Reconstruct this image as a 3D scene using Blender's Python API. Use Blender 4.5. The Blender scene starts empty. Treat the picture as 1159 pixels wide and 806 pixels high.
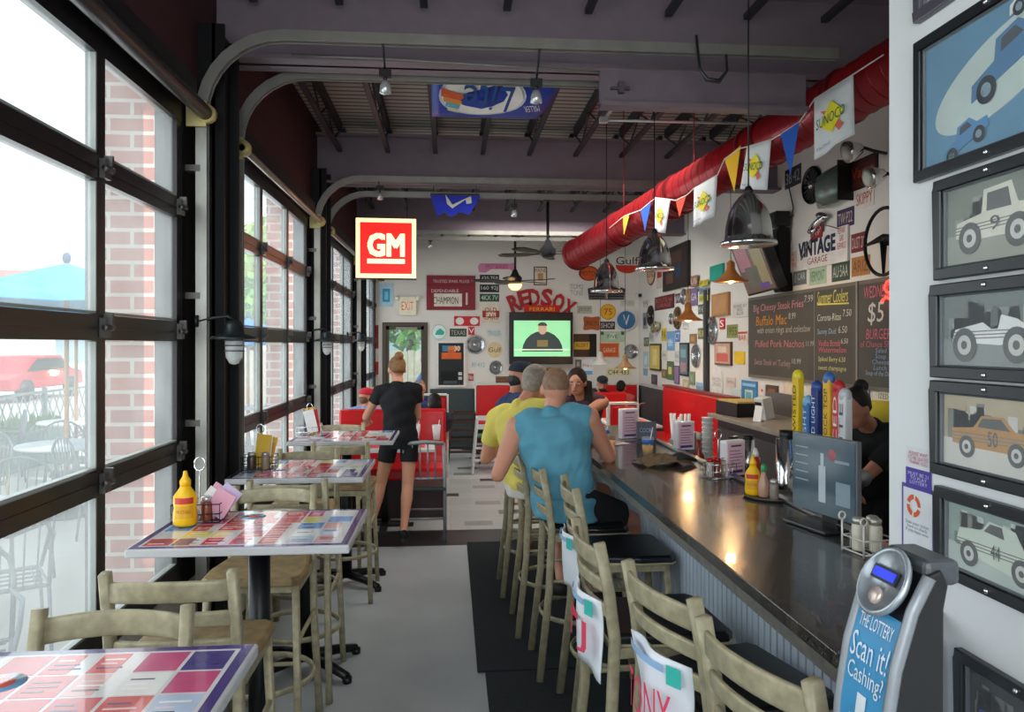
import bpy, bmesh, math, random
from mathutils import Vector, Matrix
S = bpy.context.scene
COL = S.collection
rnd = random.Random(7)
PI = math.pi
# ---------------------------------------------------------------- camera, sky, lights, exposure
EYE = 1.72; F = 850.0; YAW = math.atan(69.5/850)
cam_d = bpy.data.cameras.new('camera'); cam = bpy.data.objects.new('camera', cam_d); COL.objects.link(cam)
cam.location = (0, 0, EYE); cam.rotation_euler = (PI/2, 0, -YAW)
cam_d.sensor_width = 36; cam_d.lens = F/1159*36; cam_d.shift_y = -13/1159; cam_d.clip_start = .05
S.camera = cam
W = bpy.data.worlds.new('sky'); S.world = W; W.use_nodes = True
wn = W.node_tree; wn.nodes.clear()
wo = wn.nodes.new('ShaderNodeOutputWorld'); wb = wn.nodes.new('ShaderNodeBackground')
wt = wn.nodes.new('ShaderNodeTexCoord'); ws = wn.nodes.new('ShaderNodeSeparateXYZ'); wr = wn.nodes.new('ShaderNodeValToRGB')
wn.links.new(wt.outputs['Generated'], ws.inputs[0]); wn.links.new(ws.outputs['Z'], wr.inputs[0])
wr.color_ramp.elements[0].color = (.80, .88, .95, 1); wr.color_ramp.elements[0].position = 0
wr.color_ramp.elements[1].color = (.72, .86, 1, 1); wr.color_ramp.elements[1].position = .8
wn.links.new(wr.outputs[0], wb.inputs[0]); wn.links.new(wb.outputs[0], wo.inputs[0])
wb.inputs[1].default_value = 1.7
def area(name, loc, rot, sx, sy, power, color=(1, 1, 1)):
    l = bpy.data.lights.new(name, 'AREA'); l.shape = 'RECTANGLE'; l.size = sx; l.size_y = sy; l.energy = power; l.color = color
    o = bpy.data.objects.new(name, l); COL.objects.link(o); o.location = loc; o.rotation_euler = rot; o.visible_camera = False; o.visible_glossy = name.startswith('day')
    return o
# added unseen area lamps: daylight of the glazed doors, then fill from behind the camera
area('daylight_doors', (-1.42, 5.6, 1.75), (0, -PI/2, 0), 2.1, 13.0, 190, (.93, .97, 1))
area('day_fill_front', (1.0, -1.6, 2.3), (PI/2+.12, 0, 0), 4.0, 2.6, 125, (.95, .98, 1))
# unseen fill lamps added below the joists over bar and dining end, no fixtures
area('fill_light_bar', (1.1, 6.0, 3.12), (0, 0, 0), 1.6, 1.6, 62, (1, .95, .88))
sun = bpy.data.lights.new('sun', 'SUN'); sun.energy = 3.2; sun.angle = .03; sun_o = bpy.data.objects.new('sun', sun); COL.objects.link(sun_o); sun_o.rotation_euler = Vector((.62, -.35, .78)).to_track_quat('Z', 'Y').to_euler()
area('fill_light_dining', (1.1, 9.2, 3.12), (.3, 0, 0), 1.6, 1.2, 80, (1, .96, .90))  # second added ceiling fill, lamp itself unseen
S.view_settings.view_transform = 'Standard'; S.view_settings.look = 'None'
S.view_settings.gamma = 1; S.view_settings.use_curve_mapping = False
S.view_settings.exposure = 0.0

# ---------------------------------------------------------------- pixel rays onto real planes
cs, sn = math.cos(YAW), math.sin(YAW)
def ray(u, v):
    a = u-579.5
    return Vector((cs*a+sn*F, -sn*a+cs*F, 390-v))
def onX(u, v, X): d = ray(u, v); return Vector((0, 0, EYE))+d*(X/d.x)
def onY(u, v, Y): d = ray(u, v); return Vector((0, 0, EYE))+d*(Y/d.y)
def onZ(u, v, z): d = ray(u, v); return Vector((0, 0, EYE))+d*((z-EYE)/d.z)

# ---------------------------------------------------------------- materials
def lin(h):
    h = h.lstrip('#'); r = []
    if len(h) == 3: h = ''.join(c+c for c in h)
    for i in (0, 2, 4):
        c = int(h[i:i+2], 16)/255
        r.append(c/12.92 if c <= .04045 else ((c+.055)/1.055)**2.4)
    return (r[0], r[1], r[2], 1)
_mats = {}
def C(h, rough=.5, metal=0, var=.10, scale=9, emis=0, bump=0, coat=0, stretch=None, spec=.5):
    k = (h, rough, metal, var, scale, emis, bump, coat, stretch, spec)
    if k in _mats: return _mats[k]
    m = bpy.data.materials.new('mat_'+h.strip('#')); m.use_nodes = True
    nt = m.node_tree; b = nt.nodes['Principled BSDF']
    b.inputs['Roughness'].default_value = rough; b.inputs['Metallic'].default_value = metal
    b.inputs['Specular IOR Level'].default_value = spec
    b.inputs['Coat Weight'].default_value = coat
    tc = nt.nodes.new('ShaderNodeTexCoord'); no = nt.nodes.new('ShaderNodeTexNoise'); no.inputs['Scale'].default_value = scale
    no.inputs['Detail'].default_value = 4
    if stretch:
        mp = nt.nodes.new('ShaderNodeMapping'); mp.inputs['Scale'].default_value = stretch
        nt.links.new(tc.outputs['Object'], mp.inputs[0]); nt.links.new(mp.outputs[0], no.inputs['Vector'])
    else: nt.links.new(tc.outputs['Object'], no.inputs['Vector'])
    rp = nt.nodes.new('ShaderNodeValToRGB'); c = lin(h)
    rp.color_ramp.elements[0].position = .3; rp.color_ramp.elements[1].position = .7
    rp.color_ramp.elements[0].color = tuple(x*(1-var) for x in c[:3])+(1,)
    rp.color_ramp.elements[1].color = tuple(min(1, x*(1+var)) for x in c[:3])+(1,)
    nt.links.new(no.outputs['Fac'], rp.inputs[0]); nt.links.new(rp.outputs[0], b.inputs['Base Color'])
    if emis:
        nt.links.new(rp.outputs[0], b.inputs['Emission Color']); b.inputs['Emission Strength'].default_value = emis
    if bump:
        bp = nt.nodes.new('ShaderNodeBump'); bp.inputs['Strength'].default_value = bump; bp.inputs['Distance'].default_value = .01
        nt.links.new(no.outputs['Fac'], bp.inputs['Height']); nt.links.new(bp.outputs[0], b.inputs['Normal'])
    _mats[k] = m
    return m
def raw_mat(name):
    m = bpy.data.materials.new(name); m.use_nodes = True; return m, m.node_tree, m.node_tree.nodes['Principled BSDF']
def glass_mat():
    m = bpy.data.materials.new('window_glass'); m.use_nodes = True; nt = m.node_tree; nt.nodes.clear()
    o = nt.nodes.new('ShaderNodeOutputMaterial'); t = nt.nodes.new('ShaderNodeBsdfTransparent'); g = nt.nodes.new('ShaderNodeBsdfGlossy')
    d = nt.nodes.new('ShaderNodeBsdfTranslucent'); d.inputs[0].default_value = (.9, .93, .92, 1)
    t.inputs[0].default_value = (.95, .97, .96, 1); g.inputs['Roughness'].default_value = .03
    n = nt.nodes.new('ShaderNodeTexNoise'); n.inputs['Scale'].default_value = 3; tc = nt.nodes.new('ShaderNodeTexCoord')
    nt.links.new(tc.outputs['Object'], n.inputs['Vector'])
    mr = nt.nodes.new('ShaderNodeMapRange'); mr.inputs[3].default_value = .05; mr.inputs[4].default_value = .13
    nt.links.new(n.outputs['Fac'], mr.inputs[0])
    m1 = nt.nodes.new('ShaderNodeMixShader'); nt.links.new(mr.outputs[0], m1.inputs[0])
    nt.links.new(t.outputs[0], m1.inputs[1]); nt.links.new(d.outputs[0], m1.inputs[2])
    m2 = nt.nodes.new('ShaderNodeMixShader'); m2.inputs[0].default_value = .05
    nt.links.new(m1.outputs[0], m2.inputs[1]); nt.links.new(g.outputs[0], m2.inputs[2]); nt.links.new(m2.outputs[0], o.inputs[0])
    return m
def clear_mat(name, tint, amt=.25):
    m = bpy.data.materials.new(name); m.use_nodes = True; nt = m.node_tree; nt.nodes.clear()
    o = nt.nodes.new('ShaderNodeOutputMaterial'); t = nt.nodes.new('ShaderNodeBsdfTransparent'); g = nt.nodes.new('ShaderNodeBsdfPrincipled')
    g.inputs['Base Color'].default_value = tint; g.inputs['Roughness'].default_value = .08
    n = nt.nodes.new('ShaderNodeTexNoise'); n.inputs['Scale'].default_value = 8
    mr = nt.nodes.new('ShaderNodeMapRange'); mr.inputs[3].default_value = amt*.9; mr.inputs[4].default_value = amt*1.1
    nt.links.new(n.outputs['Fac'], mr.inputs[0])
    mx = nt.nodes.new('ShaderNodeMixShader'); nt.links.new(mr.outputs[0], mx.inputs[0])
    nt.links.new(t.outputs[0], mx.inputs[1]); nt.links.new(g.outputs[0], mx.inputs[2]); nt.links.new(mx.outputs[0], o.inputs[0])
    return m
def brick_mat(name, c1, c2, mortar, sc=1.0, row=.075, bw=.22, axis='XZ', ms=.012, rough=.9, off=.5, var=1):
    m, nt, b = raw_mat(name); b.inputs['Roughness'].default_value = rough
    tc = nt.nodes.new('ShaderNodeTexCoord'); sp = nt.nodes.new('ShaderNodeSeparateXYZ'); cb = nt.nodes.new('ShaderNodeCombineXYZ')
    nt.links.new(tc.outputs['Object'], sp.inputs[0])
    nt.links.new(sp.outputs[axis[0]], cb.inputs[0]); nt.links.new(sp.outputs[axis[1]], cb.inputs[1])
    br = nt.nodes.new('ShaderNodeTexBrick'); nt.links.new(cb.outputs[0], br.inputs['Vector'])
    br.inputs['Color1'].default_value = lin(c1); br.inputs['Color2'].default_value = lin(c2); br.inputs['Mortar'].default_value = lin(mortar)
    br.inputs['Scale'].default_value = sc; br.inputs['Mortar Size'].default_value = ms; br.inputs['Brick Width'].default_value = bw
    br.inputs['Row Height'].default_value = row; br.offset = off
    nt.links.new(br.outputs['Color'], b.inputs['Base Color'])
    return m
GLASS = glass_mat()
CHROME = C('#e6e8ea', .14, 1, .02)
STEEL = C('#a9adb0', .3, 1, .06)
BLACK = C('#141416', .4)
DBLACK = C('#0c0c0e', .55, spec=.3)
WHITE = C('#e9e8e4', .5, var=.03)
WALLW = C('#d9d6cf', .8, var=.03, scale=2)
DOORBLK = C('#1d1a1a', .35, .3, .12)
STOOLM = C('#a0977b', .45, .15, .24, 26)
RED = C('#c4141b', .35, var=.08)
TRACK = C('#8f8d86', .4, .6, .1)

# ---------------------------------------------------------------- mesh collector
class MB:
    def __init__(s): s.v = []; s.f = []; s.m = []; s.mats = []; s.sm = []
    def mi(s, mat):
        if mat is None: return 0
        if mat not in s.mats: s.mats.append(mat)
        return s.mats.index(mat)
    def add(s, vs, fs, mat=None, smooth=False, M=None):
        n = len(s.v); k = s.mi(mat)
        for p in vs: s.v.append(tuple(M @ Vector(p)) if M else tuple(p))
        for f in fs: s.f.append(tuple(i+n for i in f)); s.m.append(k); s.sm.append(smooth)
    def box(s, c, d, mat=None, rz=0, rx=0, ry=0, M=None):
        x, y, z = d[0]/2, d[1]/2, d[2]/2
        vs = [(-x, -y, -z), (x, -y, -z), (x, y, -z), (-x, y, -z), (-x, -y, z), (x, -y, z), (x, y, z), (-x, y, z)]
        T = Matrix.Translation(c) @ Matrix.Rotation(rz, 4, 'Z') @ Matrix.Rotation(ry, 4, 'Y') @ Matrix.Rotation(rx, 4, 'X')
        if M: T = M @ T
        s.add(vs, [(0, 3, 2, 1), (4, 5, 6, 7), (0, 1, 5, 4), (1, 2, 6, 5), (2, 3, 7, 6), (3, 0, 4, 7)], mat, False, T)
        return s
    def bb(s, a, b, mat=None): return s.box([(a[i]+b[i])/2 for i in range(3)], [abs(b[i]-a[i]) for i in range(3)], mat)
    def loft(s, secs, mat=None, n=14, smooth=True, cap=True, sq=1.0):
        # secs: (centre, U axis * radius, V axis * radius)
        vs = []; fs = []
        for c, U, V in secs:
            for i in range(n):
                a = 2*PI*(i+.5)/n; ca, sa = math.cos(a), math.sin(a); vs.append(Vector(c)+Vector(U)*math.copysign(abs(ca)**sq, ca)+Vector(V)*math.copysign(abs(sa)**sq, sa))
        for k in range(len(secs)-1):
            for i in range(n):
                j = (i+1) % n; fs.append((k*n+i, k*n+j, (k+1)*n+j, (k+1)*n+i))
        if cap:
            fs.append(tuple(range(n-1, -1, -1))); fs.append(tuple((len(secs)-1)*n+i for i in range(n)))
        s.add(vs, fs, mat, smooth); return s
    def tube(s, pts, r, mat=None, n=10, closed=False, smooth=True, flat=None, sq=1.0):
        pts = [Vector(p) for p in pts]; rs = r if isinstance(r, (list, tuple)) else [r]*len(pts)
        secs = []; ref = None; L = len(pts)
        for i, p in enumerate(pts):
            if closed: t = pts[(i+1) % L]-pts[(i-1) % L]
            else: t = pts[min(i+1, L-1)]-pts[max(i-1, 0)]
            t.normalize()
            if ref is None:
                ref = Vector((0, 0, 1)) if abs(t.z) < .9 else Vector((0, 1, 0))
            u = t.cross(ref)
            if u.length < 1e-4: u = t.orthogonal()
            u.normalize(); w = u.cross(t).normalized(); ref = w
            secs.append((p, u*rs[i]*(flat[0] if flat else 1), w*rs[i]*(flat[1] if flat else 1)))
        if closed: secs.append(secs[0])
        s.loft(secs, mat, n, smooth, not closed, sq); return s
    def cyl(s, a, b, r, mat=None, r2=None, n=14): return s.tube([a, b], [r, r if r2 is None else r2], mat, n)
    def lathe(s, prof, mat=None, c=(0, 0, 0), n=24, M=None, smooth=True):
        vs = []; fs = []
        for r, z in prof:
            for i in range(n):
                a = 2*PI*i/n; vs.append((c[0]+r*math.cos(a), c[1]+r*math.sin(a), c[2]+z))
        for k in range(len(prof)-1):
            for i in range(n):
                j = (i+1) % n; fs.append((k*n+i, k*n+j, (k+1)*n+j, (k+1)*n+i))
        if prof[0][0] > 1e-5: fs.append(tuple(range(n-1, -1, -1)))
        if prof[-1][0] > 1e-5: fs.append(tuple((len(prof)-1)*n+i for i in range(n)))
        s.add(vs, fs, mat, smooth, M); return s
    def ell(s, c, r, mat=None, M=None, n=16, m=10):
        vs = []; fs = []
        for k in range(m+1):
            t = PI*k/m
            for i in range(n):
                a = 2*PI*i/n; vs.append((r[0]*math.sin(t)*math.cos(a), r[1]*math.sin(t)*math.sin(a), -r[2]*math.cos(t)))
        for k in range(m):
            for i in range(n):
                j = (i+1) % n; fs.append((k*n+i, k*n+j, (k+1)*n+j, (k+1)*n+i))
        T = Matrix.Translation(c) @ (M if M else Matrix.Identity(4)); s.add(vs, fs, mat, True, T); return s
    def prism(s, poly, y0, y1, mat=None, M=None):
        # poly in x,z ; extruded along y
        n = len(poly); vs = [(p[0], y0, p[1]) for p in poly]+[(p[0], y1, p[1]) for p in poly]
        fs = [tuple(range(n)), tuple(range(2*n-1, n-1, -1))]+[(i, i+n, (i+1) % n+n, (i+1) % n) for i in range(n)]
        s.add(vs, fs, mat, False, M); return s
    def build(s, name, mat=None, parent=None, bevel=0, remesh=0, loc=None):
        me = bpy.data.meshes.new(name); me.from_pydata(s.v, [], s.f)
        if s.mats:
            for m_ in s.mats: me.materials.append(m_)
            if mat is not None and len(s.mats) == 0: me.materials.append(mat)
        elif mat is not None: me.materials.append(mat)
        for i, p in enumerate(me.polygons): p.material_index = s.m[i]; p.use_smooth = s.sm[i]
        b = bmesh.new(); b.from_mesh(me); bmesh.ops.remove_doubles(b, verts=b.verts, dist=1e-6) if remesh == 0 and len(s.v) < 4000 else None
        bmesh.ops.recalc_face_normals(b, faces=b.faces); b.to_mesh(me); b.free()
        o = bpy.data.objects.new(name, me); COL.objects.link(o)
        if loc is not None: o.location = loc
        if parent is not None: o.parent = parent
        if remesh:
            md = o.modifiers.new('r', 'REMESH'); md.mode = 'VOXEL'; md.voxel_size = remesh; md.use_smooth_shade = True
            sm = o.modifiers.new('s', 'SMOOTH'); sm.factor = .6; sm.iterations = 3
            bake(o)
            for p in o.data.polygons: p.use_smooth = True
        elif bevel:
            md = o.modifiers.new('b', 'BEVEL'); md.width = bevel; md.segments = 2; md.limit_method = 'ANGLE'; md.angle_limit = .7
        return o
def bake(o):
    p = o.parent; o.parent = None
    dg = bpy.context.evaluated_depsgraph_get(); dg.update()
    me = bpy.data.meshes.new_from_object(o.evaluated_get(dg)); mats = list(o.data.materials)
    o.modifiers.clear(); o.data = me
    if not me.materials:
        for m_ in mats: me.materials.append(m_)
    o.parent = p
def tag(o, label=None, cat=None, group=None, kind=None):
    if label: o['label'] = label
    if cat: o['category'] = cat
    if group: o['group'] = group
    if kind: o['kind'] = kind
    return o
def thing(name, label, cat, loc=(0, 0, 0), rz=0, group=None):
    o = bpy.data.objects.new(name, None); COL.objects.link(o); o.location = loc; o.rotation_euler = (0, 0, rz); o.empty_display_size = .1
    return tag(o, label, cat, group)
def struct(name, mb, mat=None, parent=None, bevel=0):
    o = mb.build(name, mat, parent, bevel)
    if parent is None: o['kind'] = 'structure'
    return o
def copy_tree(o, parent=None):
    c = o.copy(); COL.objects.link(c)
    if parent is not None: c.parent = parent
    for ch in list(o.children): copy_tree(ch, c)
    return c
def place(root, loc, rz, label, group=None):
    root.location = loc; root.rotation_euler = (0, 0, rz); root['label'] = label
    if group: root['group'] = group
_txt = {}
def extrude_flat(mb, pts, fs, dy, mat):
    n = len(pts); cnt = {}
    for f in fs:
        for i in range(len(f)): a, b = f[i], f[(i+1) % len(f)]; cnt[(min(a, b), max(a, b))] = cnt.get((min(a, b), max(a, b)), 0)+1
    side = [(a, b, b+n, a+n) for (a, b), c in cnt.items() if c == 1]
    mb.add(list(pts)+[(p[0], p[1]+dy, p[2]) for p in pts], [tuple(f) for f in fs]+[tuple(i+n for i in reversed(f)) for f in fs]+side, mat)
def text_mesh(s, depth=.001, off=0):
    if (s, off) in _txt: return _txt[(s, off)]
    cu = bpy.data.curves.new('t', 'FONT'); cu.body = s; cu.resolution_u = 2; cu.align_x = 'CENTER'; cu.align_y = 'CENTER'
    cu.space_line = .85; cu.offset = off
    o = bpy.data.objects.new('t', cu); COL.objects.link(o)
    dg = bpy.context.evaluated_depsgraph_get(); me = bpy.data.meshes.new_from_object(o.evaluated_get(dg))
    bpy.data.objects.remove(o); vs = [v.co.copy() for v in me.vertices]; fs = [tuple(p.vertices) for p in me.polygons]
    x0, x1 = min(v.x for v in vs), max(v.x for v in vs); y0, y1 = min(v.y for v in vs), max(v.y for v in vs)
    vs = [((v.x-(x0+x1)/2)/(x1-x0), (v.y-(y0+y1)/2)/(y1-y0)) for v in vs]
    _txt[(s, off)] = (vs, fs); bpy.data.meshes.remove(me); return _txt[(s, off)]
def add_text(mb, s, w, h, cx, cz, y, mat, rot=0, shear=0, bold=0):
    if bold:
        for q, (dx, dz) in enumerate(((-1, -1), (1, -1), (-1, 1), (1, 1))): add_text(mb, s, w-2*bold, h-2*bold, cx+dx*bold, cz+dz*bold, y+.00015*q, mat, rot, shear)
        return add_text(mb, s, w-2*bold, h-2*bold, cx, cz, y-.0001, mat, rot, shear)
    vs, fs = text_mesh(s); out = []
    for a, b in vs:
        px, pz = a*w+shear*b*h, b*h
        out.append((cx+px*math.cos(rot)-pz*math.sin(rot), y, cz+px*math.sin(rot)+pz*math.cos(rot)))
    mb.add(out, fs, mat); return mb
def lettering(parent, s, w, h, cx, cz, y, mat, rot=0, name='lettering', shear=0):
    return add_text(MB(), s, w, h, cx, cz, y, mat, rot, shear).build(name, None, parent)
# ================================================================ THE ROOM
XL, XR, YF, XP, YP = -1.24, 3.2, 12.6, 1.2, 1.97
ZT = 3.78
# floor: grey sealed slab near, white vinyl with dark dashes beyond a black band
def floor_mat():
    m, nt, b = raw_mat('floor_tiles'); b.inputs['Roughness'].default_value = .28
    tc = nt.nodes.new('ShaderNodeTexCoord'); sp = nt.nodes.new('ShaderNodeSeparateXYZ'); nt.links.new(tc.outputs['Object'], sp.inputs[0])
    br = nt.nodes.new('ShaderNodeTexBrick'); nt.links.new(tc.outputs['Object'], br.inputs['Vector'])
    br.inputs['Scale'].default_value = 1; br.inputs['Brick Width'].default_value = .9; br.inputs['Row Height'].default_value = .3
    br.inputs['Mortar Size'].default_value = .003; br.offset = .37
    br.inputs['Color1'].default_value = lin('#b3b5b3'); br.inputs['Color2'].default_value = lin('#a2a5a5'); br.inputs['Mortar'].default_value = lin('#8d9091')
    no = nt.nodes.new('ShaderNodeTexNoise'); no.inputs['Scale'].default_value = 2.2; no.inputs['Detail'].default_value = 6; nt.links.new(tc.outputs['Object'], no.inputs['Vector'])
    near = nt.nodes.new('ShaderNodeValToRGB'); near.color_ramp.elements[0].position = .3; near.color_ramp.elements[1].position = .7
    near.color_ramp.elements[0].color = lin('#8f9698'); near.color_ramp.elements[1].color = lin('#9ea4a5'); nt.links.new(no.outputs['Fac'], near.inputs[0])
    gt = nt.nodes.new('ShaderNodeMath'); gt.operation = 'GREATER_THAN'; gt.inputs[1].default_value = 6.98; nt.links.new(sp.outputs['Y'], gt.inputs[0])
    mx = nt.nodes.new('ShaderNodeMix'); mx.data_type = 'RGBA'; nt.links.new(gt.outputs[0], mx.inputs[0])
    nt.links.new(near.outputs[0], mx.inputs[6]); nt.links.new(br.outputs['Color'], mx.inputs[7])
    gt2 = nt.nodes.new('ShaderNodeMath'); gt2.operation = 'COMPARE'; gt2.inputs[1].default_value = 6.72; gt2.inputs[2].default_value = .27; nt.links.new(sp.outputs['Y'], gt2.inputs[0])
    m2 = nt.nodes.new('ShaderNodeMix'); m2.data_type = 'RGBA'; nt.links.new(gt2.outputs[0], m2.inputs[0])
    nt.links.new(mx.outputs[2], m2.inputs[6]); m2.inputs[7].default_value = lin('#2c2c2e')
    nt.links.new(m2.outputs[2], b.inputs['Base Color'])
    return m
struct('floor', MB().bb((XL-.05, -2.2, -.12), (3.4, 12.75, 0)), floor_mat())
FL = bpy.data.objects['floor']; Rf = random.Random(2); m = MB(); y = 7.15
while y < 12.4:
    x = -1.1+Rf.random()*.5
    while x < 3.0:
        m.bb((x, y, -.01), (x+.27, y+.17, .0015), C(Rf.choice(['#2d2b2b', '#3a3838', '#8f8c8a', '#6f6c6a']), .35)); x += Rf.uniform(.7, 1.3)
    y += .46
m.build('tile_inlay', None, FL)
# far wall with door opening
dL = onY(437, 500, YF).x; dR = onY(480, 500, YF).x; dT = onY(460, 369, YF).z
w = MB(); w.bb((XL-.1, YF, 0), (dL-.06, YF+.15, ZT)).bb((dR+.06, YF, 0), (3.4, YF+.15, ZT)).bb((dL-.06, YF, dT+.06), (dR+.06, YF+.15, ZT))
struct('wall_back', w, WALLW)
WAINS = C('#3a4446', .6, var=.12, stretch=(22, 1, 1))
w = MB()
w.bb((dR+.1, YF-.03, 0), (3.2, YF, .98)); 
for i in range(26):
    x = dR+.16+i*.135
    if x < 3.1: w.bb((x, YF-.036, 0), (x+.012, YF-.03, .98))
struct('baseboard_back', w, WAINS)
struct('wall_right', MB().bb((XR, YP-.02, 0), (XR+.15, YF, ZT)), WALLW)
w = MB(); w.bb((XR-.03, 4, 0), (XR, YF, .98)); w.bb((XR-.045, 4, .98), (XR, YF, 1.03))
struct('baseboard_right', w, C('#4b4f52', .6))
struct('wall_near', MB().bb((XP, -2.2, 0), (3.35, YP, ZT)), C('#e4e6e8', .7, var=.02, scale=2))
# left wall: knee wall, dark red above header
DR0, DW, PIT = 1.19, 2.40, 3.02
doors = [(-1.83, .57), (1.19, 3.59), (4.27, 6.67), (7.28, 9.68), (10.2, 12.46)]
REDW = C('#3c1519', .75, var=.15, scale=2)
w = MB()
KW = C('#b9b4a8', .7); w.bb((XL-.12, -2.2, 0), (XL, 12.6, .60), KW)
w.bb((XL-.12, -2.2, 2.84), (XL, 12.6, ZT), REDW)
prev = -2.2
for a, b in doors+[(12.6, 99)]:
    if a > prev: w.bb((XL-.12, prev, .6), (XL, a, 2.84), DBLACK)
    prev = b
struct('wall_left', w)
struct('baseboard_left', MB().bb((XL, -2.2, 0), (XL+.015, 12.6, .12)), BLACK)
# ceiling deck
def deck_mat():
    m, nt, b = raw_mat('deck'); b.inputs['Roughness'].default_value = .7
    tc = nt.nodes.new('ShaderNodeTexCoord'); wv = nt.nodes.new('ShaderNodeTexWave'); wv.bands_direction = 'Y'; wv.inputs['Scale'].default_value = 3.3
    nt.links.new(tc.outputs['Object'], wv.inputs['Vector'])
    rp = nt.nodes.new('ShaderNodeValToRGB'); rp.color_ramp.elements[0].color = lin('#454543'); rp.color_ramp.elements[1].color = lin('#aaa79f'); rp.color_ramp.elements[0].position = .1; rp.color_ramp.elements[1].position = .3
    nt.links.new(wv.outputs['Color'], rp.inputs[0]); nt.links.new(rp.outputs[0], b.inputs['Base Color']); return m
struct('ceiling', MB().bb((XL-.1, -2.2, ZT), (3.4, 12.75, ZT+.1)), deck_mat())
# deep painted steel beams (I sections) across the room
BEAM = C('#7d7079', .5, var=.06)
t = None
for i, (Y, lb) in enumerate([(1.2, 'grey purple steel ceiling beam at the camera end, above the first tables'), (4.12, 'nearest whole grey purple ceiling beam, over the pair of curved tracks by the bar stools'),
                 (7.15, 'middle grey purple ceiling beam, just beyond the blue oval beer banner'), (10.1, 'grey purple ceiling beam furthest down the room, above the ceiling fans')]):
    b = MB(); zb = 3.22
    b.bb((XL, Y-.012, zb), (XR, Y+.012, zb+.46)); b.bb((XL, Y-.10, zb), (XR, Y+.10, zb+.02)); b.bb((XL, Y-.10, zb+.44), (XR, Y+.10, zb+.46))
    o = b.build('ceiling_beam', BEAM); tag(o, lb, 'beam', 'steel beams across the ceiling')
JM = C('#2a2a30', .6)
for bi, (ya, yb) in enumerate([(1.3, 4.0), (4.22, 7.05), (7.25, 10.0), (10.2, 12.58)]):
    for k in range(10):
        x = XL+.22+k*.44
        b = MB(); b.bb((x-.02, ya, 3.70), (x+.02, yb, 3.775)); b.bb((x-.02, ya, 3.5), (x+.02, yb, 3.53))
        n = 8
        for q in range(n):
            y0 = ya+(yb-ya)*q/n; y1 = ya+(yb-ya)*(q+1)/n
            za, zb = (3.53, 3.70) if q % 2 else (3.70, 3.53)
            b.tube([(x, y0, za), (x, y1, zb)], .009, n=6)
        o = b.build('ceiling_joist', JM)
        NTH = ['first', 'second', 'third', 'fourth', 'fifth', 'sixth', 'seventh', 'eighth', 'ninth', 'tenth'][k]
        tag(o, NTH+' dark joist from the glazed wall, '+['in the bay over the first tables', 'in the bay above the blue oval banner', 'in the bay above the first ceiling fan', 'in the bay next to the back wall'][bi], 'joist', ['joists of the first bay', 'joists of the second bay', 'joists of the third bay', 'joists of the last bay'][bi])
# ---------------------------------------------------------------- glazed overhead doors
rails = [.665, 1.228, 1.78, 2.345, 2.80]
def overhead_door(n, a, b, npan=3, rcol=None):
    r = bpy.data.objects.new('door_%d' % n, None); COL.objects.link(r); r.location = (XL, a, .6); r['kind'] = 'structure'
    L = b-a
    fr = MB()
    for i, z in enumerate(rails):
        h = .09 if 0 < i < 4 else .1
        fr.bb((-.045, 0, z-h/2-.6), (.0, L, z+h/2-.6))
        if 0 < i < 4: fr.bb((0, 0, z-.6-.004), (.004, L, z-.6+.004))
    for k in range(npan+1):
        y = L*k/npan; wd = .03
        y = min(max(y, wd), L-wd)
        fr.bb((-.044, y-wd, .02), (-.002, y+wd, 2.2))
    FR = fr.build('frame', rcol or DOORBLK, r)
    # paler glazing beads
    gb = MB()
    for k in range(npan):
        y0 = L*k/npan+.03; y1 = L*(k+1)/npan-.03
        for i in range(4):
            z0 = rails[i]+.05-.6; z1 = rails[i+1]-.05-.6
            gb.bb((-.03, y1-.008, z0), (-.004, y1, z1)); gb.bb((-.03, y0, z0), (-.004, y1, z0+.008))
    gb.build('glazing_bead', C('#8b908c', .5), FR)
    for i in range(4):
        for k in range(npan):
            y0 = L*k/npan+.028; y1 = L*(k+1)/npan-.028
            MB().bb((-.026, y0, rails[i]+.04-.6), (-.02, y1, rails[i+1]-.04-.6)).build('pane', GLASS, r)
    for i in range(1, 4):
        for k in range(npan+1):
            y = min(max(L*k/npan, .05), L-.05)
            h = MB(); h.box((.012, y, rails[i]-.6), (.02, .05, .07)); h.cyl((.024, y-.03, rails[i]-.6), (.024, y+.03, rails[i]-.6), .012, n=8)
            h.box((.02, y+.01, rails[i]-.57), (.03, .014, .04))
            h.build('hinge', C('#5c5a58', .35, .8), FR)
    return r
for i, (a, b) in enumerate(doors):
    overhead_door(i+1, a, b, 3)
# header rolls (weather seal and spring shaft)
for i, (a, b) in enumerate(doors):
    m = MB(); m.bb((XL-.02, a-.02, 2.84), (XL+.06, b+.02, 2.96))
    o = struct('trim_%d' % (i+1), m, DBLACK)
    sh = thing('torsion_shaft', ['spring shaft of the glazed door behind the camera', 'dark spring shaft over the nearest glazed door', 'pale steel spring shaft over the second glazed door, beside the first wall lamp', 'pale steel spring shaft over the third glazed door', 'pale steel spring shaft over the glazed door beside the back wall'][i], 'shaft', (XL+.10, (a+b)/2, 2.80), 0, 'spring shafts over the glazed doors')
    m = MB(); m.cyl((0, -(b-a)/2-.05, 0), (0, (b-a)/2+.05, 0), .02 if i > 1 else .035); m.build('shaft', C('#9c958c', .35, .8) if i > 1 else BLACK, sh)
    for sgn in (-1, 1):
        m = MB(); y = sgn*((b-a)/2+.03); m.cyl((0, y-.02, 0), (0, y+.02, 0), .045); m.box((-.045, y, .0), (.09, .012, .12))
        m.build('bracket', C('#c2b27a', .45, .4), sh)
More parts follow.
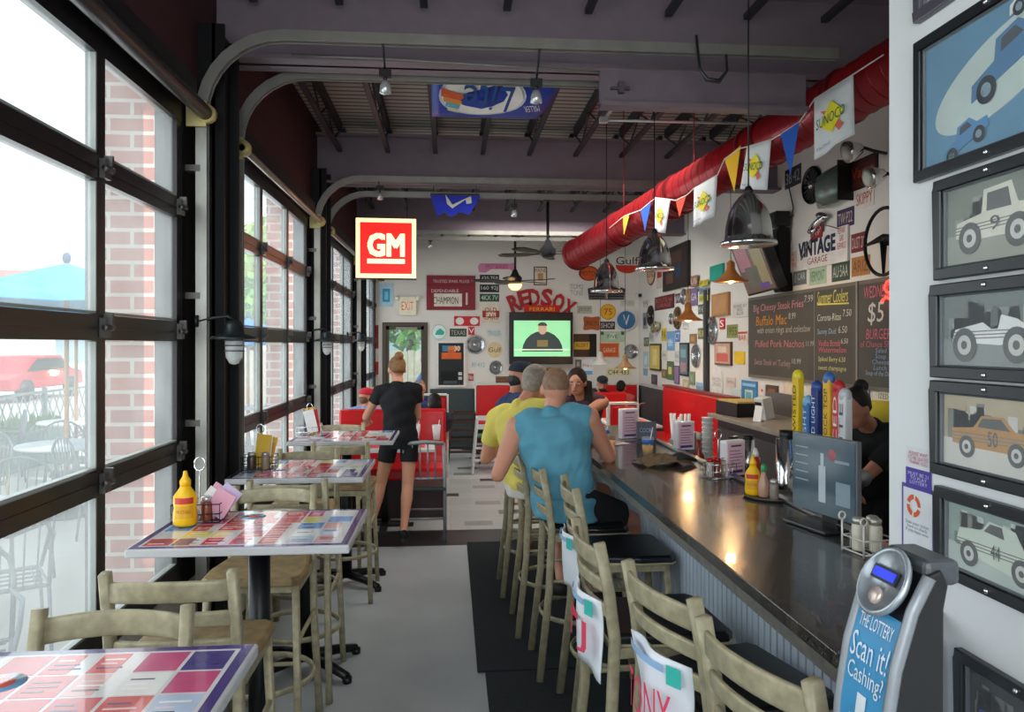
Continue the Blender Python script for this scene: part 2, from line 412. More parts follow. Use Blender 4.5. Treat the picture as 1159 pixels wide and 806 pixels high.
# posts and curved tracks
posts = [(.57, 1.19), (3.59, 4.27), (6.67, 7.28), (9.68, 10.2)]
pl = ['black steel column by the camera', 'black steel column between first and second glazed doors', 'black steel column between second and third glazed doors', 'black steel column between third and fourth glazed doors']
for i, (a, b) in enumerate(posts):
    y = (a+b)/2
    c = thing('steel_column', pl[i], 'column', (XL+.1, y, 0), 0, 'steel columns along the glazed wall')
    m = MB(); m.bb((-.10, -.13, 0), (.03, -.115, 3.3)); m.bb((-.10, .115, 0), (.03, .13, 3.3)); m.bb((-.03, -.13, 0), (-.015, .13, 3.3)); m.build('column_section', DBLACK, c)
    m = MB(); m.bb((-.10, -.17, 0), (.04, .17, .015))
    for sx in (-.07, .01):
        for sy in (-.14, .14): m.cyl((sx, sy, .015), (sx, sy, .04), .012, n=6)
    m.build('base_plate', DBLACK, c)
def track(y, label, end=1.88, zt=3.19):
    t = thing('door_track', label, 'track', (XL+.07, y, .6), 0, 'curved steel tracks of the overhead doors')
    pts = []
    r = .38
    pts.append((0, 0, 0)); pts.append((0, 0, zt-.6-r))
    for k in range(1, 9):
        a = PI/2*k/8; pts.append((r-r*math.cos(a), 0, zt-.6-r+r*math.sin(a)))
    pts.append((end-XL, 0, zt-.6))
    # C channel: web plus two lips, swept
    m = MB()
    for dy, wd in ((-.018, .004), (.018, .004)):
        secs = []
        for k, p in enumerate(pts):
            p = Vector(p); tt = (Vector(pts[min(k+1, len(pts)-1)])-Vector(pts[max(k-1, 0)])).normalized(); nrm = Vector((-tt.z, 0, tt.x))
            secs.append((p+Vector((0, dy, 0)), nrm*.036, Vector((0, wd, 0))))
        m.loft(secs, n=4, smooth=False)
    secs = []
    for k, p in enumerate(pts):
        p = Vector(p); tt = (Vector(pts[min(k+1, len(pts)-1)])-Vector(pts[max(k-1, 0)])).normalized(); nrm = Vector((-tt.z, 0, tt.x))
        secs.append((p+nrm*.02, nrm*.006, Vector((0, .026, 0))))
    m.loft(secs, n=4, smooth=False)
    m.build('rail', TRACK, t)
    for z in (.15, .75, 1.35, 1.95): MB().box((-.04, 0, z), (.07, .05, .03)).build('wall_bracket', C('#55524f', .4, .6), t)
    return t
track(3.66, 'outer curved steel track in front of the nearest whole beam, tallest bend')
track(4.27, 'inner curved steel track just behind the first, its bend lower over the second glazed door', zt=3.225)
track(6.74, 'first of the two small curved tracks left of the blue jagged pennant')
track(7.22, 'second of the two small curved tracks left of the blue jagged pennant', zt=3.15)
track(9.75, 'curved track nearer the camera at the far fan', zt=3.17)
track(10.15, 'curved track nearest the back wall', zt=3.15)
track(1.12, 'curved track above the first table beside the camera end', zt=3.19)
# flat channel plate bolted under the near beam
pa, pb = onY(680, 70, 3.9), onY(912, 120, 3.9)
t = thing('steel_channel', 'flat purple grey steel channel with a small hook fixed under the near beam', 'channel', (0, 0, 0))
MB().bb((pa.x, 3.9, 2.98), (pb.x, 3.95, 3.17)).bb((pa.x, 3.86, 2.97), (pb.x, 3.96, 2.99)).build('channel_plate', C('#6d6069', .5), t)
m = MB(); m.bb((pa.x+.09, 3.87, 3.04), (pa.x+.12, 3.9, 3.1)); m.bb((pa.x+.05, 3.88, 3.06), (pa.x+.15, 3.9, 3.075)); m.build('hook', C('#4b4048', .5), t)
# small cable conduit behind tracks and white pipe
m = MB(); m.tube([onY(330, 62, 4.0), onY(430, 66, 4.0), onY(560, 74, 4.0), onY(690, 82, 4.0)], .006, n=6)
tag(m.build('conduit', C('#8c8a84', .5, .4)), 'thin grey conduit running behind the nearest curved track', 'conduit')
a, b, c_ = onY(710, 104, 5.6), onY(683, 136, 5.6), onY(850, 140, 5.6)
m = MB(); m.tube([a, b], .014, n=8); m.tube([b, c_], .01, n=8); m.box(b, (.06, .05, .04))
tag(m.build('pipe', C('#c4c6c6', .4, .3)), 'bent pale pipe under the joists, right of the blue oval banner', 'pipe')
m = MB(); p = [onY(788, 40, 3.6), onY(792, 78, 3.6), onY(800, 90, 3.6), onY(814, 92, 3.6), onY(823, 80, 3.6), onY(822, 62, 3.6)]
m.tube(p, [.006, .007, .012, .012, .007, .006], n=8)
tag(m.build('hanging_hose', C('#1e1b1d', .4)), 'short black hose looped like a hook from the near beam', 'hose')
# floor mats
MATM = C('#1b2124', .9, var=.25, scale=60, bump=.4)
o = MB().bb((.14, 3.93, 0), (1.0, 6.5, .014)).build('floor_mat', MATM, None, .004); tag(o, 'black rubber floor mat under the further bar stools', 'mat', 'black mats along the bar')
o = MB().bb((.18, .9, 0), (1.0, 3.91, .014)).build('floor_mat', MATM, None, .004); tag(o, 'black rubber floor mat under the nearer bar stools', 'mat', 'black mats along the bar')

# ---------------------------------------------------------------- outside the glass
PAVE = C('#b8b2a6', .9, var=.06, scale=1.2)
struct('ground', MB().bb((-26, -8, -.14), (XL-.05, 30, -.02)), PAVE)
struct('ground', MB().bb((XL-.04, 12.76, -.14), (26, 34, -.02)), C('#7f9a58', .95, var=.2))
BRK = brick_mat('brick', '#b5644c', '#a3563f', '#cbb9a9', axis='XZ', row=.075, bw=.21, ms=.009)
for i, (a, b) in enumerate(posts):
    y0, y1 = a+.02, b-.02
    m = MB(); m.bb((XL-.36, y0, -.02), (XL-.13, y1, 3.8))
    for k in range(0): pass
    o = m.build('brick_pier', BRK)
    tag(o, ['brick pier outside the glass beside the camera', 'nearest red brick pier seen through the first glazed door', 'red brick pier outside the second glazed door', 'red brick pier outside the third glazed door'][i], 'pier', 'brick piers outside')
def umbrella(x, y, col, label, zc=2.05, r=1.35, pole='#c98a4e', tilt=0, n=8):
    t = thing('patio_umbrella', label, 'umbrella', (x, y, -.02), 0, 'patio umbrellas outside')
    m = MB(); vs = [(0, 0, zc+.42)]; fs = []
    for i in range(n):
        a = 2*PI*i/n; vs.append((r*math.cos(a), r*math.sin(a), zc))
    for i in range(n):
        a = 2*PI*(i+.5)/n; vs.append((r*.9*math.cos(a), r*.9*math.sin(a), zc-.02))
    for i in range(n):
        fs.append((0, 1+i, 1+n+i)); fs.append((0, 1+n+i, 1+(i+1) % n))
    m.add(vs, fs); cn = m.build('canopy', C(col, .8, var=.06), t)
    md = cn.modifiers.new('s', 'SOLIDIFY'); md.thickness = .01
    MB().cyl((0, 0, .05), (0, 0, zc+.5), .022).build('pole', C(pole, .5), t)
    MB().lathe([(.26, 0), (.26, .05), (.05, .09), (.03, .2)]).build('base', C('#55585a', .7), t)
    MB().ell((0, 0, zc+.47), (.04, .04, .06)).build('finial', C('#3f5a77', .6), t)
pt = onX(95, 520, -3.6)
umbrella(-3.9, 8.0, '#3f9fd0', 'open blue patio umbrella with wooden pole seen through the nearest door', zc=2.15)
umbrella(-4.95, 10.4, '#3a96cc', 'second blue patio umbrella, behind the first one outside', zc=2.15, r=1.2)
umbrella(-3.3, 12.6, '#2f7fd6', 'blue patio umbrella seen through the second glazed door', zc=1.75, r=1.1)
umbrella(-2.7, 16.8, '#2f7fd6', 'blue patio umbrella seen through the third glazed door', zc=1.75, r=1.1)
PIR = C('#6e7678', .5, .3)
def patio_chair():
    t = thing('patio_chair', 'x', 'chair')
    m = MB()
    m.tube([(-.22, -.22, .43), (.22, -.22, .43), (.24, .22, .43), (-.24, .22, .43)], .011, n=6, closed=True)
    for i in range(5): m.tube([(-.18+i*.09, -.22, .43), (-.18+i*.09, .22, .43)], .006, n=5)
    for i in range(5): m.tube([(-.22, -.18+i*.09, .43), (.22, -.18+i*.09, .43)], .006, n=5)
    m.build('seat', PIR, t)
    m = MB(); arc = [(-.24+.0*k, 0, 0) for k in range(1)]
    pts = [(-.24, .22, .43), (-.25, .26, .7)]+[(-.25*math.cos(PI*k/8), .28, .7+.2*math.sin(PI*k/8)) for k in range(1, 8)]+[(.25, .26, .7), (.24, .22, .43)]
    m.tube(pts, .012, n=6)
    for k in range(-3, 4):
        x = k*.06; m.tube([(x, .225, .43), (x*1.1, .275, .7+.2*math.sqrt(max(0, 1-(x/.25)**2)))], .005, n=5)
    m.build('backrest', PIR, t)
    for sx in (-1, 1):
        MB().tube([(sx*.24, .26, .64), (sx*.28, .0, .66), (sx*.27, -.2, .62), (sx*.23, -.22, .43)], .011, n=6).build('armrest', PIR, t)
        MB().tube([(sx*.22, -.22, .43), (sx*.25, -.25, 0)], .011, n=6).build('leg', PIR, t)
        MB().tube([(sx*.24, .22, .43), (sx*.25, .27, 0)], .011, n=6).build('leg', PIR, t)
    return t
pc = patio_chair()
pcs = [(-2.05, 3.2, .5, 'grey wrought iron patio chair close to the glass, lower corner of the nearest door'), (-2.5, 4.35, -2.6, 'grey wrought iron patio chair just outside the nearest door, its back to the brick pier'),
       (-2.55, 3.35, 1.6, 'iron patio chair facing away behind the chair at the glass'), (-3.3, 7.3, 2.4, 'iron patio chair under the first blue umbrella, near side'), (-4.5, 7.4, -.6, 'iron patio chair under the first blue umbrella, street side'),
       (-4.2, 8.9, 3.0, 'iron patio chair between the two blue umbrellas'), (-5.7, 10.0, -1.0, 'iron patio chair below the second blue umbrella'), (-3.2, 5.6, 0, 'iron patio chair at the pale table beyond the nearest outdoor chairs'), (-2.6, 12.3, 1.5, 'iron patio chair outside the second glazed door')]
for i, (x, y, a, lb) in enumerate(pcs):
    o = pc if i == 0 else copy_tree(pc); place(o, (x, y, -.02), a, lb, 'iron patio chairs')
def patio_table(x, y, label):
    t = thing('patio_table', label, 'table', (x, y, -.02), 0, 'patio tables')
    MB().lathe([(.45, .70), (.46, .715), (.45, .73)], n=28).build('table_top', C('#d5d8d6', .5), t)
    for k in range(4):
        a = PI/2*k+.4; MB().tube([(.1*math.cos(a), .1*math.sin(a), .70), (.07*math.cos(a), .07*math.sin(a), .35), (.3*math.cos(a), .3*math.sin(a), 0)], .013, n=6).build('leg', PIR, t)
patio_table(-3.2, 4.9, 'round patio table close outside the nearest glazed door')
patio_table(-3.9, 8.0, 'round patio table under the first blue umbrella')
patio_table(-4.95, 10.4, 'round patio table under the second blue umbrella')
patio_table(-3.3, 12.6, 'round patio table outside the second glazed door')
# lattice fence along the patio
t = thing('patio_fence', 'pale iron lattice fence along the street edge of the patio', 'fence', (-6.6, 0, 0))
m = MB()
for k in range(60):
    y = 1+k*.22
    m.tube([(0, y, .12), (0, y+.44, .92)], .010, n=4); m.tube([(0, y+.44, .12), (0, y, .92)], .010, n=4)
m.build('lattice', C('#7d8683', .6), t)
for z in (.1, .95): MB().bb((-.02, .8, z-.02), (.02, 15, z+.02)).build('rail', C('#6f7876', .6), t)
for k in range(8): MB().bb((-.03, .8+k*2, -.02), (.03, .86+k*2, 1.02)).build('post', C('#6f7876', .6), t)
# across the street: pale building, red awning, parked car, planter box
t = thing('street_building', 'pale building with a salmon red wall band across the street', 'building', (-10, 36, 0), -PI/2)
MB().bb((-3, -16, 0), (0, 24, 3.1), C('#e3ddd2', .9)).bb((-3, -16, 3.1), (.1, 24, 5.1), C('#c98f80', .9)).bb((-3, -16, 5.1), (0, 24, 7.0), C('#e8e4dc', .9)).build('wall', None, t)
for k in range(7): MB().bb((0, -13+k*5, .9), (.04, -10.5+k*5, 2.5)).build('window', C('#9fb0b8', .3), t)
t = thing('parked_car', 'red car parked beyond the patio fence', 'car', (-13.5, 25, 0), 0)
prof = [(-2.1, .35), (-2.15, .7), (-1.5, .85), (-.8, 1.35), (.7, 1.38), (1.4, .95), (2.1, .85), (2.2, .4)]
MB().prism([(a, b) for a, b in prof], -.8, .8, M=Matrix.Rotation(PI/2, 4, 'Z')).build('body', C('#c21d24', .3), t, .05)
MB().prism([(-1.3, .9), (-.75, 1.28), (.62, 1.3), (1.2, .95)], -.82, .82, M=Matrix.Rotation(PI/2, 4, 'Z')).build('window', BLACK, t)
for sy in (-1.35, 1.35):
    for sx in (-.78, .78): MB().cyl((sx-.1, sy, .33), (sx+.1, sy, .33), .33, n=20).build('wheel', BLACK, t)
t = thing('planter_box', 'dark green planter box against the patio fence', 'planter', (-6.1, 11.2, -.02))
MB().bb((-.25, -.9, 0), (.25, .9, .5)).build('box', C('#6f8a80', .7), t)
mm = MB()
for k in range(160):
    x, y = rnd.uniform(-.2, .2), rnd.uniform(-.85, .85); a = rnd.uniform(0, 6.3)
    mm.add([(x, y, .48), (x+.05*math.cos(a), y+.05*math.sin(a), .62+rnd.random()*.15), (x+.09*math.cos(a), y+.09*math.sin(a), .56+rnd.random()*.1)], [(0, 1, 2)])
mm.build('foliage', C('#6f9448', .8), t)
def tree(x, y, h, r, label, seed, col='#86c24e'):
    R = random.Random(seed); t = thing('tree', label, 'tree', (x, y, -.02), 0, 'trees outside')
    MB().tube([(0, 0, 0), (.1, .05, h*.45), (0, 0, h*.7)], [.16, .12, .06]).build('trunk', C('#5c4a3a', .9), t)
    m = MB()
    for k in range(2200):
        while True:
            p = Vector((R.uniform(-1, 1), R.uniform(-1, 1), R.uniform(-1, 1)))
            if p.length < 1: break
        p = Vector((p.x*r, p.y*r, h*.68+p.z*h*.36)); s = .16
        a = Vector((R.uniform(-1, 1), R.uniform(-1, 1), R.uniform(-1, 1))).normalized()*s; b = a.orthogonal().normalized()*s*.7
        m.add([p-a, p+b, p+a, p-b], [(0, 1, 2, 3)])
    m.build('crown', C(col, .8, var=.35, scale=2), t)
tree(-1.2, 21.5, 5.0, 2.2, 'bright green tree seen through the back door glass, nearest the hinge side', 1)
tree(1.6, 22.5, 5.4, 2.4, 'green tree behind the fence seen through the back door', 2)
tree(-4.6, 22, 5.2, 2.3, 'green tree beyond the last glazed door', 3)
tree(-6.3, 24, 5, 2.0, 'green tree by the street seen through the second and third doors', 4, '#7fae5a')
t = thing('wooden_fence', 'pale wooden board fence behind the back door', 'fence', (-1, 18.5, 0))
m = MB()
for k in range(56): m.bb((-5+k*.16, 0, 0), (-5+k*.16+.15, .03, 1.55+.03*(k % 2)))
m.build('boards', C('#c7bda9', .85), t); MB().bb((-5, .03, 1.3), (4, .08, 1.4)).build('rail', C('#a79c86', .85), t)
# folded blue umbrella leaning outside back door
t = thing('leaning_umbrella', 'blue patio umbrella leaning at a slant outside the back door', 'umbrella', (-.62, 13.6, -.02))
m = MB(); m.loft([(Vector((.42, 0, 1.62)), Vector((.03, 0, .02)), Vector((0, .03, 0))), (Vector((.35, 0, 1.45)), Vector((.2, 0, .1)), Vector((0, .1, 0))), (Vector((.15, 0, .95)), Vector((.38, 0, .2)), Vector((0, .2, 0))), (Vector((-.2, 0, .35)), Vector((.42, 0, .2)), Vector((0, .2, 0)))], n=12)
m.build('canopy', C('#2a7fd8', .7), t); MB().cyl((-.3, 0, .05), (.5, 0, 1.75), .018).build('pole', C('#dcdcd8', .5), t)
# ---------------------------------------------------------------- back door
r = bpy.data.objects.new('door_6', None); COL.objects.link(r); r.location = ((dL+dR)/2, YF, 0); r['kind'] = 'structure'
hw = (dR-dL)/2
m = MB(); m.bb((-hw-.06, -.03, 0), (-hw, .05, dT+.06)).bb((hw, -.03, 0), (hw+.06, .05, dT+.06)).bb((-hw, -.03, dT), (hw, .05, dT+.06)); m.bb((-hw, 0, 0), (-hw+.05, .04, dT)).bb((hw-.05, 0, 0), (hw, .04, dT)).bb((-hw, 0, dT-.06), (hw, .04, dT)).bb((-hw, 0, 0), (hw, .04, .25))
m.build('door_frame', C('#4a3f33', .5), r)
MB().bb((-hw+.05, .015, .25), (hw-.05, .022, dT-.06)).build('pane', GLASS, r)
MB().bb((-hw+.04, -.05, .98), (hw-.04, -.02, 1.01)).build('push_bar', C('#c9c8c4', .4, .5), r)
MB().bb((-.15, -.05, dT-.06), (.2, -.01, dT-.02)).build('door_closer', C('#8a857c', .4, .5), r)
# ================================================================ FURNITURE
WOODSEAT = C('#8a7350', .55, var=.35, scale=18, bump=.2)
PAD = C('#101315', .28, var=.2)
def make_stool(pad):
    t = thing('bar_stool', 'x', 'stool')
    for sx in (-1, 1):
        m = MB()   # rear post: slight splay and rearward rake, oval section
        m.tube([(sx*.20, -.25, 0), (sx*.185, -.20, .45), (sx*.18, -.185, .76), (sx*.178, -.205, .92), (sx*.176, -.235, 1.07)], .0155, n=12, flat=(1, 1.2), sq=.45)
        m.build('rear_post', STOOLM, t)
        m = MB(); m.tube([(sx*.175, .17, .74), (sx*.20, .23, 0)], .0145, n=12, flat=(1, 1.1), sq=.45); m.build('leg', STOOLM, t)
    for z, h in ((1.015, .062), (.93, .045), (.845, .045)):
        secs = []
        for k in range(9):
            a = -1+k/4; x = a*.172; y = -.185-.045*(z-.76)/.31*1.2-.035*(1-a*a)
            secs.append((Vector((x, y, z+(.006*(1-a*a)))), Vector((0, .008, 0)), Vector((0, -.003, h/2))))
        MB().loft(secs, n=12, sq=.4).build('back_slat', STOOLM, t)
    m = MB(); m.bb((-.18, -.185, .70), (.18, -.165, .735)).bb((-.185, .155, .70), (.185, .175, .735)).bb((-.19, -.18, .70), (-.172, .17, .735)).bb((.172, -.18, .70), (.19, .17, .735))
    m.build('seat_frame', STOOLM, t, .003)
    pr = [(-.17, -.19), (.17, -.19), (.205, .05), (.20, .19), (.17, .215), (-.17, .215), (-.20, .19), (-.205, .05)]
    m = MB(); n = len(pr)
    zs = ((.735, .97), (.742, 1.0), (.762, 1.0), (.772, .95))
    vs = [(p[0]*s, p[1]*s, z) for z, s in zs for p in pr]; fs = [tuple(range(n-1, -1, -1)), tuple(3*n+i for i in range(n))]
    for k in range(3):
        for i in range(n): j = (i+1) % n; fs.append((k*n+i, k*n+j, (k+1)*n+j, (k+1)*n+i))
    m.add(vs, fs); SEAT = m.build('seat', PAD if pad else WOODSEAT, t, .004)
    if pad:
        m = MB(); m.tube([(p[0]*1.01, p[1]*1.01, .738) for p in pr], .005, n=6, closed=True); m.build('seat_trim', C('#b3a88a', .4, .2), SEAT)
    # hoop foot ring
    m = MB(); pts = []
    for k in range(24):
        a = 2*PI*k/24; pts.append((.215*math.cos(a), .215*math.sin(a)-.01, .29))
    m.tube(pts, .0105, n=8, closed=True, flat=(.7, 1.3)); m.build('foot_ring', STOOLM, t)
    m = MB()
    for z, y0, y1 in ((.50, -.205, .19),): 
        for sx in (-1, 1): m.tube([(sx*.188, y0, z), (sx*.185, y1, z)], .009, n=6)
    m.tube([(-.19, .2, .42), (.19, .2, .42)], .009, n=6); m.build('stretcher', STOOLM, t)
    return t
sp = make_stool(True)
bar_st = [(.86, 1.60, -1.30, 'bar stool nearest the camera, cut off by the bottom of the photo beside the kiosk'),
          (.79, 2.06, -1.32, 'bar stool with a white name cloth reading TONY over its back'),
          (.70, 2.56, -1.52, 'bar stool with a pale printed cloth, next along from the TONY stool'),
          (.785, 3.45, -1.57, 'empty bar stool with pale cloth, next to the man in the blue sleeveless shirt'),
          (.70, 3.98, -1.57, 'bar stool under the man in the blue sleeveless shirt'),
          (.64, 4.55, -1.57, 'bar stool under the man in the yellow shirt'),
          (.60, 5.25, -1.57, 'bar stool under the man in the navy shirt and dark cap'),
          (.66, 5.85, -1.57, 'furthest bar stool of the row, past the man in the navy shirt')]
for i, (x, y, a, lb) in enumerate(bar_st):
    o = sp if i == 0 else copy_tree(sp); place(o, (x, y, .014), a, lb, 'ladder back bar stools along the bar')
ws = make_stool(False)
win_st = [(-.83, 1.70, PI, 'ladder back stool with worn wood seat on the far side of the nearest table'),
          (-.80, 2.45, 0, 'ladder back stool tucked behind the nearest stool, facing the table with the mustard bottle'),
          (-.81, 3.32, PI, 'ladder back stool with worn brown seat beyond the table with the mustard bottle'),
          (-.78, 3.91, 0, 'ladder back stool facing the second table from its near side'),
          (-.88, 4.53, PI, 'ladder back stool on the far side of the second table'),
          (-.73, 5.30, 0, 'ladder back stool at the near side of the third table'),
          (-.90, 6.10, PI, 'ladder back stool on the far side of the third table, near the red booth')]
for i, (x, y, a, lb) in enumerate(win_st):
    o = ws if i == 0 else copy_tree(ws); place(o, (x, y, 0), a, lb, 'ladder back stools at the window tables')
#o = copy_tree(ws); place(o, (-.42, 3.30, 0), PI-.05, 'worn wooden seat stool between the mustard table and the aisle, back hidden below the table', 'ladder back stools at the window tables')
#o = copy_tree(ws); place(o, (-.36, 4.22, 0), .0, 'ladder back stool at the aisle side of the second table', 'ladder back stools at the window tables')
# cloths over stool backs (plates of cloth with writing)
def back_cloth(x, y, a, label, txt, col='#dfe3ea', low=0):
    t = thing('name_cloth', label, 'cloth', (x, y, 0), a)
    m = MB(); secs = []
    for side, off in ((0, 0),):
        n = 12; rows = 9; vs = []; fs = []
        for r_ in range(rows+1):
            z = 1.0-low-.27*r_/rows
            for k in range(n+1):
                q = -1+2*k/n; vs.append((q*.145*(1-.04*r_/rows), -.232-.035*(1-q*q)-.012*math.sin(q*4+r_*.4)+.02*(r_/rows), z-.015*q*q))
        for r_ in range(rows):
            for k in range(n): i = r_*(n+1)+k; fs.append((i, i+1, i+n+2, i+n+1))
        m.add(vs, fs, C(col, .8, var=.03), True)
    c = m.build('cloth', None, t); md = c.modifiers.new('s', 'SOLIDIFY'); md.thickness = .004
    # printed stripe, patch and letters hugging the curve
    def hug(mb, name, dy=.007):
        o = mb.build(name, None, t)
        for v in o.data.vertices:
            q = v.co.x/.145; v.co.y = -.232-.035*(1-q*q)-dy-.004
        return o
    def strip(x0, x1, z0, z1, mat):
        mb = MB(); vs = []; fs = []
        for k in range(9):
            x = x0+(x1-x0)*k/8; vs += [(x, 0, z0), (x, 0, z1)]
        for k in range(8): fs.append((2*k, 2*k+2, 2*k+3, 2*k+1))
        mb.add(vs, fs, mat); return mb
    hug(strip(-.12, .08, .955-low, .975-low, C('#8fb3d9', .7)), 'blue_stripe')
    hug(strip(.09, .135, .93-low, .98-low, C('#34b3a6', .7)), 'teal_patch')
    if txt: hug(add_text(MB(), txt, .22, .11, 0, .85-low, 0, C('#d8405f', .7)), 'lettering', .012)
back_cloth(.79, 2.06, -1.32, 'white cloth with pink TONY lettering hung on a bar stool back', 'TONY', low=.09)
back_cloth(.70, 2.56, -1.52, 'pale cloth with blue stripe hung on the bar stool before the TONY one', 'TJ', low=.10)
back_cloth(.785, 3.45, -1.57, 'pale cloth hanging on the bar stool next to the man in the blue sleeveless shirt', None, low=.13)

# window tables with printed adverts
PR = ['#c83a3c', '#d8d4cf', '#4c3a7e', '#b9c7dd', '#d9cf6a', '#e2a7a0', '#5b93cf', '#e9e6e0', '#8c3a52', '#d23a35', '#cfe0c9', '#c94d7a']
def bar_table(label, x0, x1, y0, y1, seed, red=(.28, .72)):
    R = random.Random(seed); cx, cy = (x0+x1)/2, (y0+y1)/2; w, d = x1-x0, y1-y0
    t = thing('bar_table', label, 'table', (cx, cy, 0), 0)
    m = MB(); m.bb((-w/2, -d/2, 1.035), (w/2, d/2, 1.064)); m.build('table_top', C('#b9b9ba', .25, var=.05), t, .006)
    m = MB(); z = 1.0646
    m.bb((-w/2+.008, -d/2+.008, 1.062), (w/2-.008, d/2-.008, z), C('#4a3878', .22, coat=.6))
    m.bb((-w/2+.03, -d/2+.03, 1.0625), (w/2-.03, d/2-.03, z+.0003), C('#d9d4d2', .22, coat=.6))
    nx, ny = 7, 5
    for i in range(nx):
        for j in range(ny):
            a = -w/2+.035+(w-.07)*i/nx; b = -d/2+.035+(d-.07)*j/ny; cw = (w-.07)/nx; ch = (d-.07)/ny
            fx = (i+.5)/nx
            if red[0] < fx < red[1] and R.random() < .8: c = '#cf2f33'
            else: c = R.choice(PR)
            m.bb((a+.004, b+.004, 1.0626), (a+cw*(1 if R.random() < .6 else .7)-.004, b+ch-.004, z+.0006+.00002*i), C(c, .22, coat=.6))
            if R.random() < .75:
                for q in range(3): m.bb((a+.015, b+ch*(.25+.2*q), z), (a+cw*R.uniform(.5, .85), b+ch*(.31+.2*q), z+.0009), C(R.choice(['#f2eeea', '#5a5a6a', '#e7c9c6', '#3a3f70']), .22, coat=.6))
    # a few round emblems
    for q in range(1):
        px_, py_ = R.uniform(-w/2+.1, w/2-.1), R.uniform(-d/2+.1, d/2-.1)
        m.lathe([(.045, z), (.045, z+.001)], C('#6fa3c9', .25, coat=.6), (px_, py_, 0)); m.lathe([(.026, z), (.026, z+.0013)], C('#d65a50', .25, coat=.6), (px_, py_, 0))
    m.build('advert_print', None, t)
    MB().cyl((0, 0, .05), (0, 0, 1.02), .038).build('column', C('#15171a', .35, .3), t)
    m = MB(); m.bb((-.2, -.16, 1.02), (.2, .16, 1.035)); m.build('top_bracket', BLACK, t)
    for k in range(4):
        a = PI/4+PI/2*k; dx, dy = .34*math.cos(a), .26*math.sin(a)
        m = MB(); m.tube([(dx*.1, dy*.1, .07), (dx*.6, dy*.6, .055), (dx, dy, .03)], [.03, .026, .022], n=8); m.cyl((dx, dy, 0), (dx, dy, .03), .024)
        m.build('foot', C('#15171a', .4, .3), t)
bar_table('nearest bar height table with a printed advert top, cut off by the photo corner', -1.13, -.42, 1.12, 1.69, 11)
bar_table('bar height table with printed red advert top, carrying the mustard bottle', -1.04, -.33, 2.49, 3.04, 5)
bar_table('second bar height table with red printed top, wire caddy at its window end', -1.10, -.43, 3.76, 4.36, 8)
bar_table('third bar height table with printed top, beside the waitress', -1.10, -.39, 5.16, 5.80, 9)

# caddies, bottles
def mustard(x, y, z, label, rz=0, s=1, wide=1.12):
    t = thing('mustard_bottle', label, 'bottle', (x, y, z), rz); t.scale = (wide, wide, 1)
    Y = C('#f0b90c', .35, var=.03)
    MB().lathe([(.030*s, 0), (.034*s, .01*s), (.034*s, .045*s), (.031*s, .065*s), (.034*s, .085*s), (.033*s, .105*s), (.016*s, .135*s), (.013*s, .145*s)]).build('bottle_body', Y, t)
    MB().lathe([(.015*s, .143*s), (.016*s, .16*s), (.008*s, .175*s), (.005*s, .195*s)]).build('nozzle_cap', Y, t)
    m = MB()
    for k in range(8):
        a0, a1 = -PI/2-.8+k*.2, -PI/2-.8+(k+1)*.2; r = .0348*s
        for (z0, z1, c) in ((.03, .075, '#d8a40c'), (.082, .104, '#c23228')):
            m.add([(r*math.cos(a0), r*math.sin(a0), z0*s), (r*math.cos(a1), r*math.sin(a1), z0*s), (r*math.cos(a1), r*math.sin(a1), z1*s), (r*math.cos(a0), r*math.sin(a0), z1*s)], [(0, 1, 2, 3)], C(c, .4))
    m.build('printed_label', None, t)
    lettering(t, "MUSTARD", .04*s, .012*s, 0, .055*s, -.0362*s, C('#c23228', .5))
    return t
def wire_basket(t, w, d, h, name='wire_basket', mat=None):
    m = MB(); r = .0022
    for z in (.004, h*.5, h):
        m.tube([(-w/2, -d/2, z), (w/2, -d/2, z), (w/2, d/2, z), (-w/2, d/2, z)], r, n=5, closed=True)
    n = 6
    for k in range(n+1):
        x = -w/2+w*k/n; m.tube([(x, -d/2, h), (x, -d/2, .004), (x, d/2, .004), (x, d/2, h)], r*.8, n=4)
    for k in range(4):
        y = -d/2+d*k/3; m.tube([(-w/2, y, h), (-w/2, y, .004), (w/2, y, .004), (w/2, y, h)], r*.8, n=4)
    return m.build(name, mat or C('#2b2b2b', .4, .7), t)
def caddy(x, y, z, label, rz=0, handle=True, mat=None, h=.07, w=.17, d=.12):
    t = thing('condiment_caddy', label, 'caddy', (x, y, z), rz)
    wire_basket(t, w, d, h, mat=mat)
    if handle:
        m = MB(); m.tube([(0, 0, .0), (0, 0, .18)]+[(.02*math.sin(PI*2*k/12), 0, .21-.025*math.cos(PI*2*k/12)) for k in range(13)], .003, n=6)
        m.build('handle', CHROME, t)
    return t
def jar(x, y, z, label, body='#b5502f', lid='#c8c8c6', r=.022, h=.09, glass=True):
    t = thing('shaker_jar', label, 'jar', (x, y, z))
    MB().lathe([(r*.9, 0), (r, .006), (r, h*.7), (r*.85, h*.8)], n=14).build('jar_body', C(body, .2, var=.08), t)
    MB().lathe([(r*.9, h*.79), (r*.92, h*.95), (r*.5, h)], n=14).build('lid', C(lid, .25, .6), t); return t
def sheet_stack(x, y, z, label, cols, rz=0, h=.12, tilt=.25, n=4):
    t = thing('paper_packets', label, 'packets', (x, y, z), rz); R = random.Random(int(x*100))
    for k in range(n):
        m = MB(); m.box((R.uniform(-.02, .03), -.02+k*.014, h*.55), (.075, .004, h*R.uniform(.8, 1.05)), C(cols[k % len(cols)], .7), rx=R.uniform(-.2, .2), ry=R.uniform(-.1, .1)+tilt)
        m.build('packet', None, t, .001)
    return t
z1 = 1.0655
caddy(-.93, 2.88, z1, 'black wire condiment caddy on the table with the mustard bottle', .05)
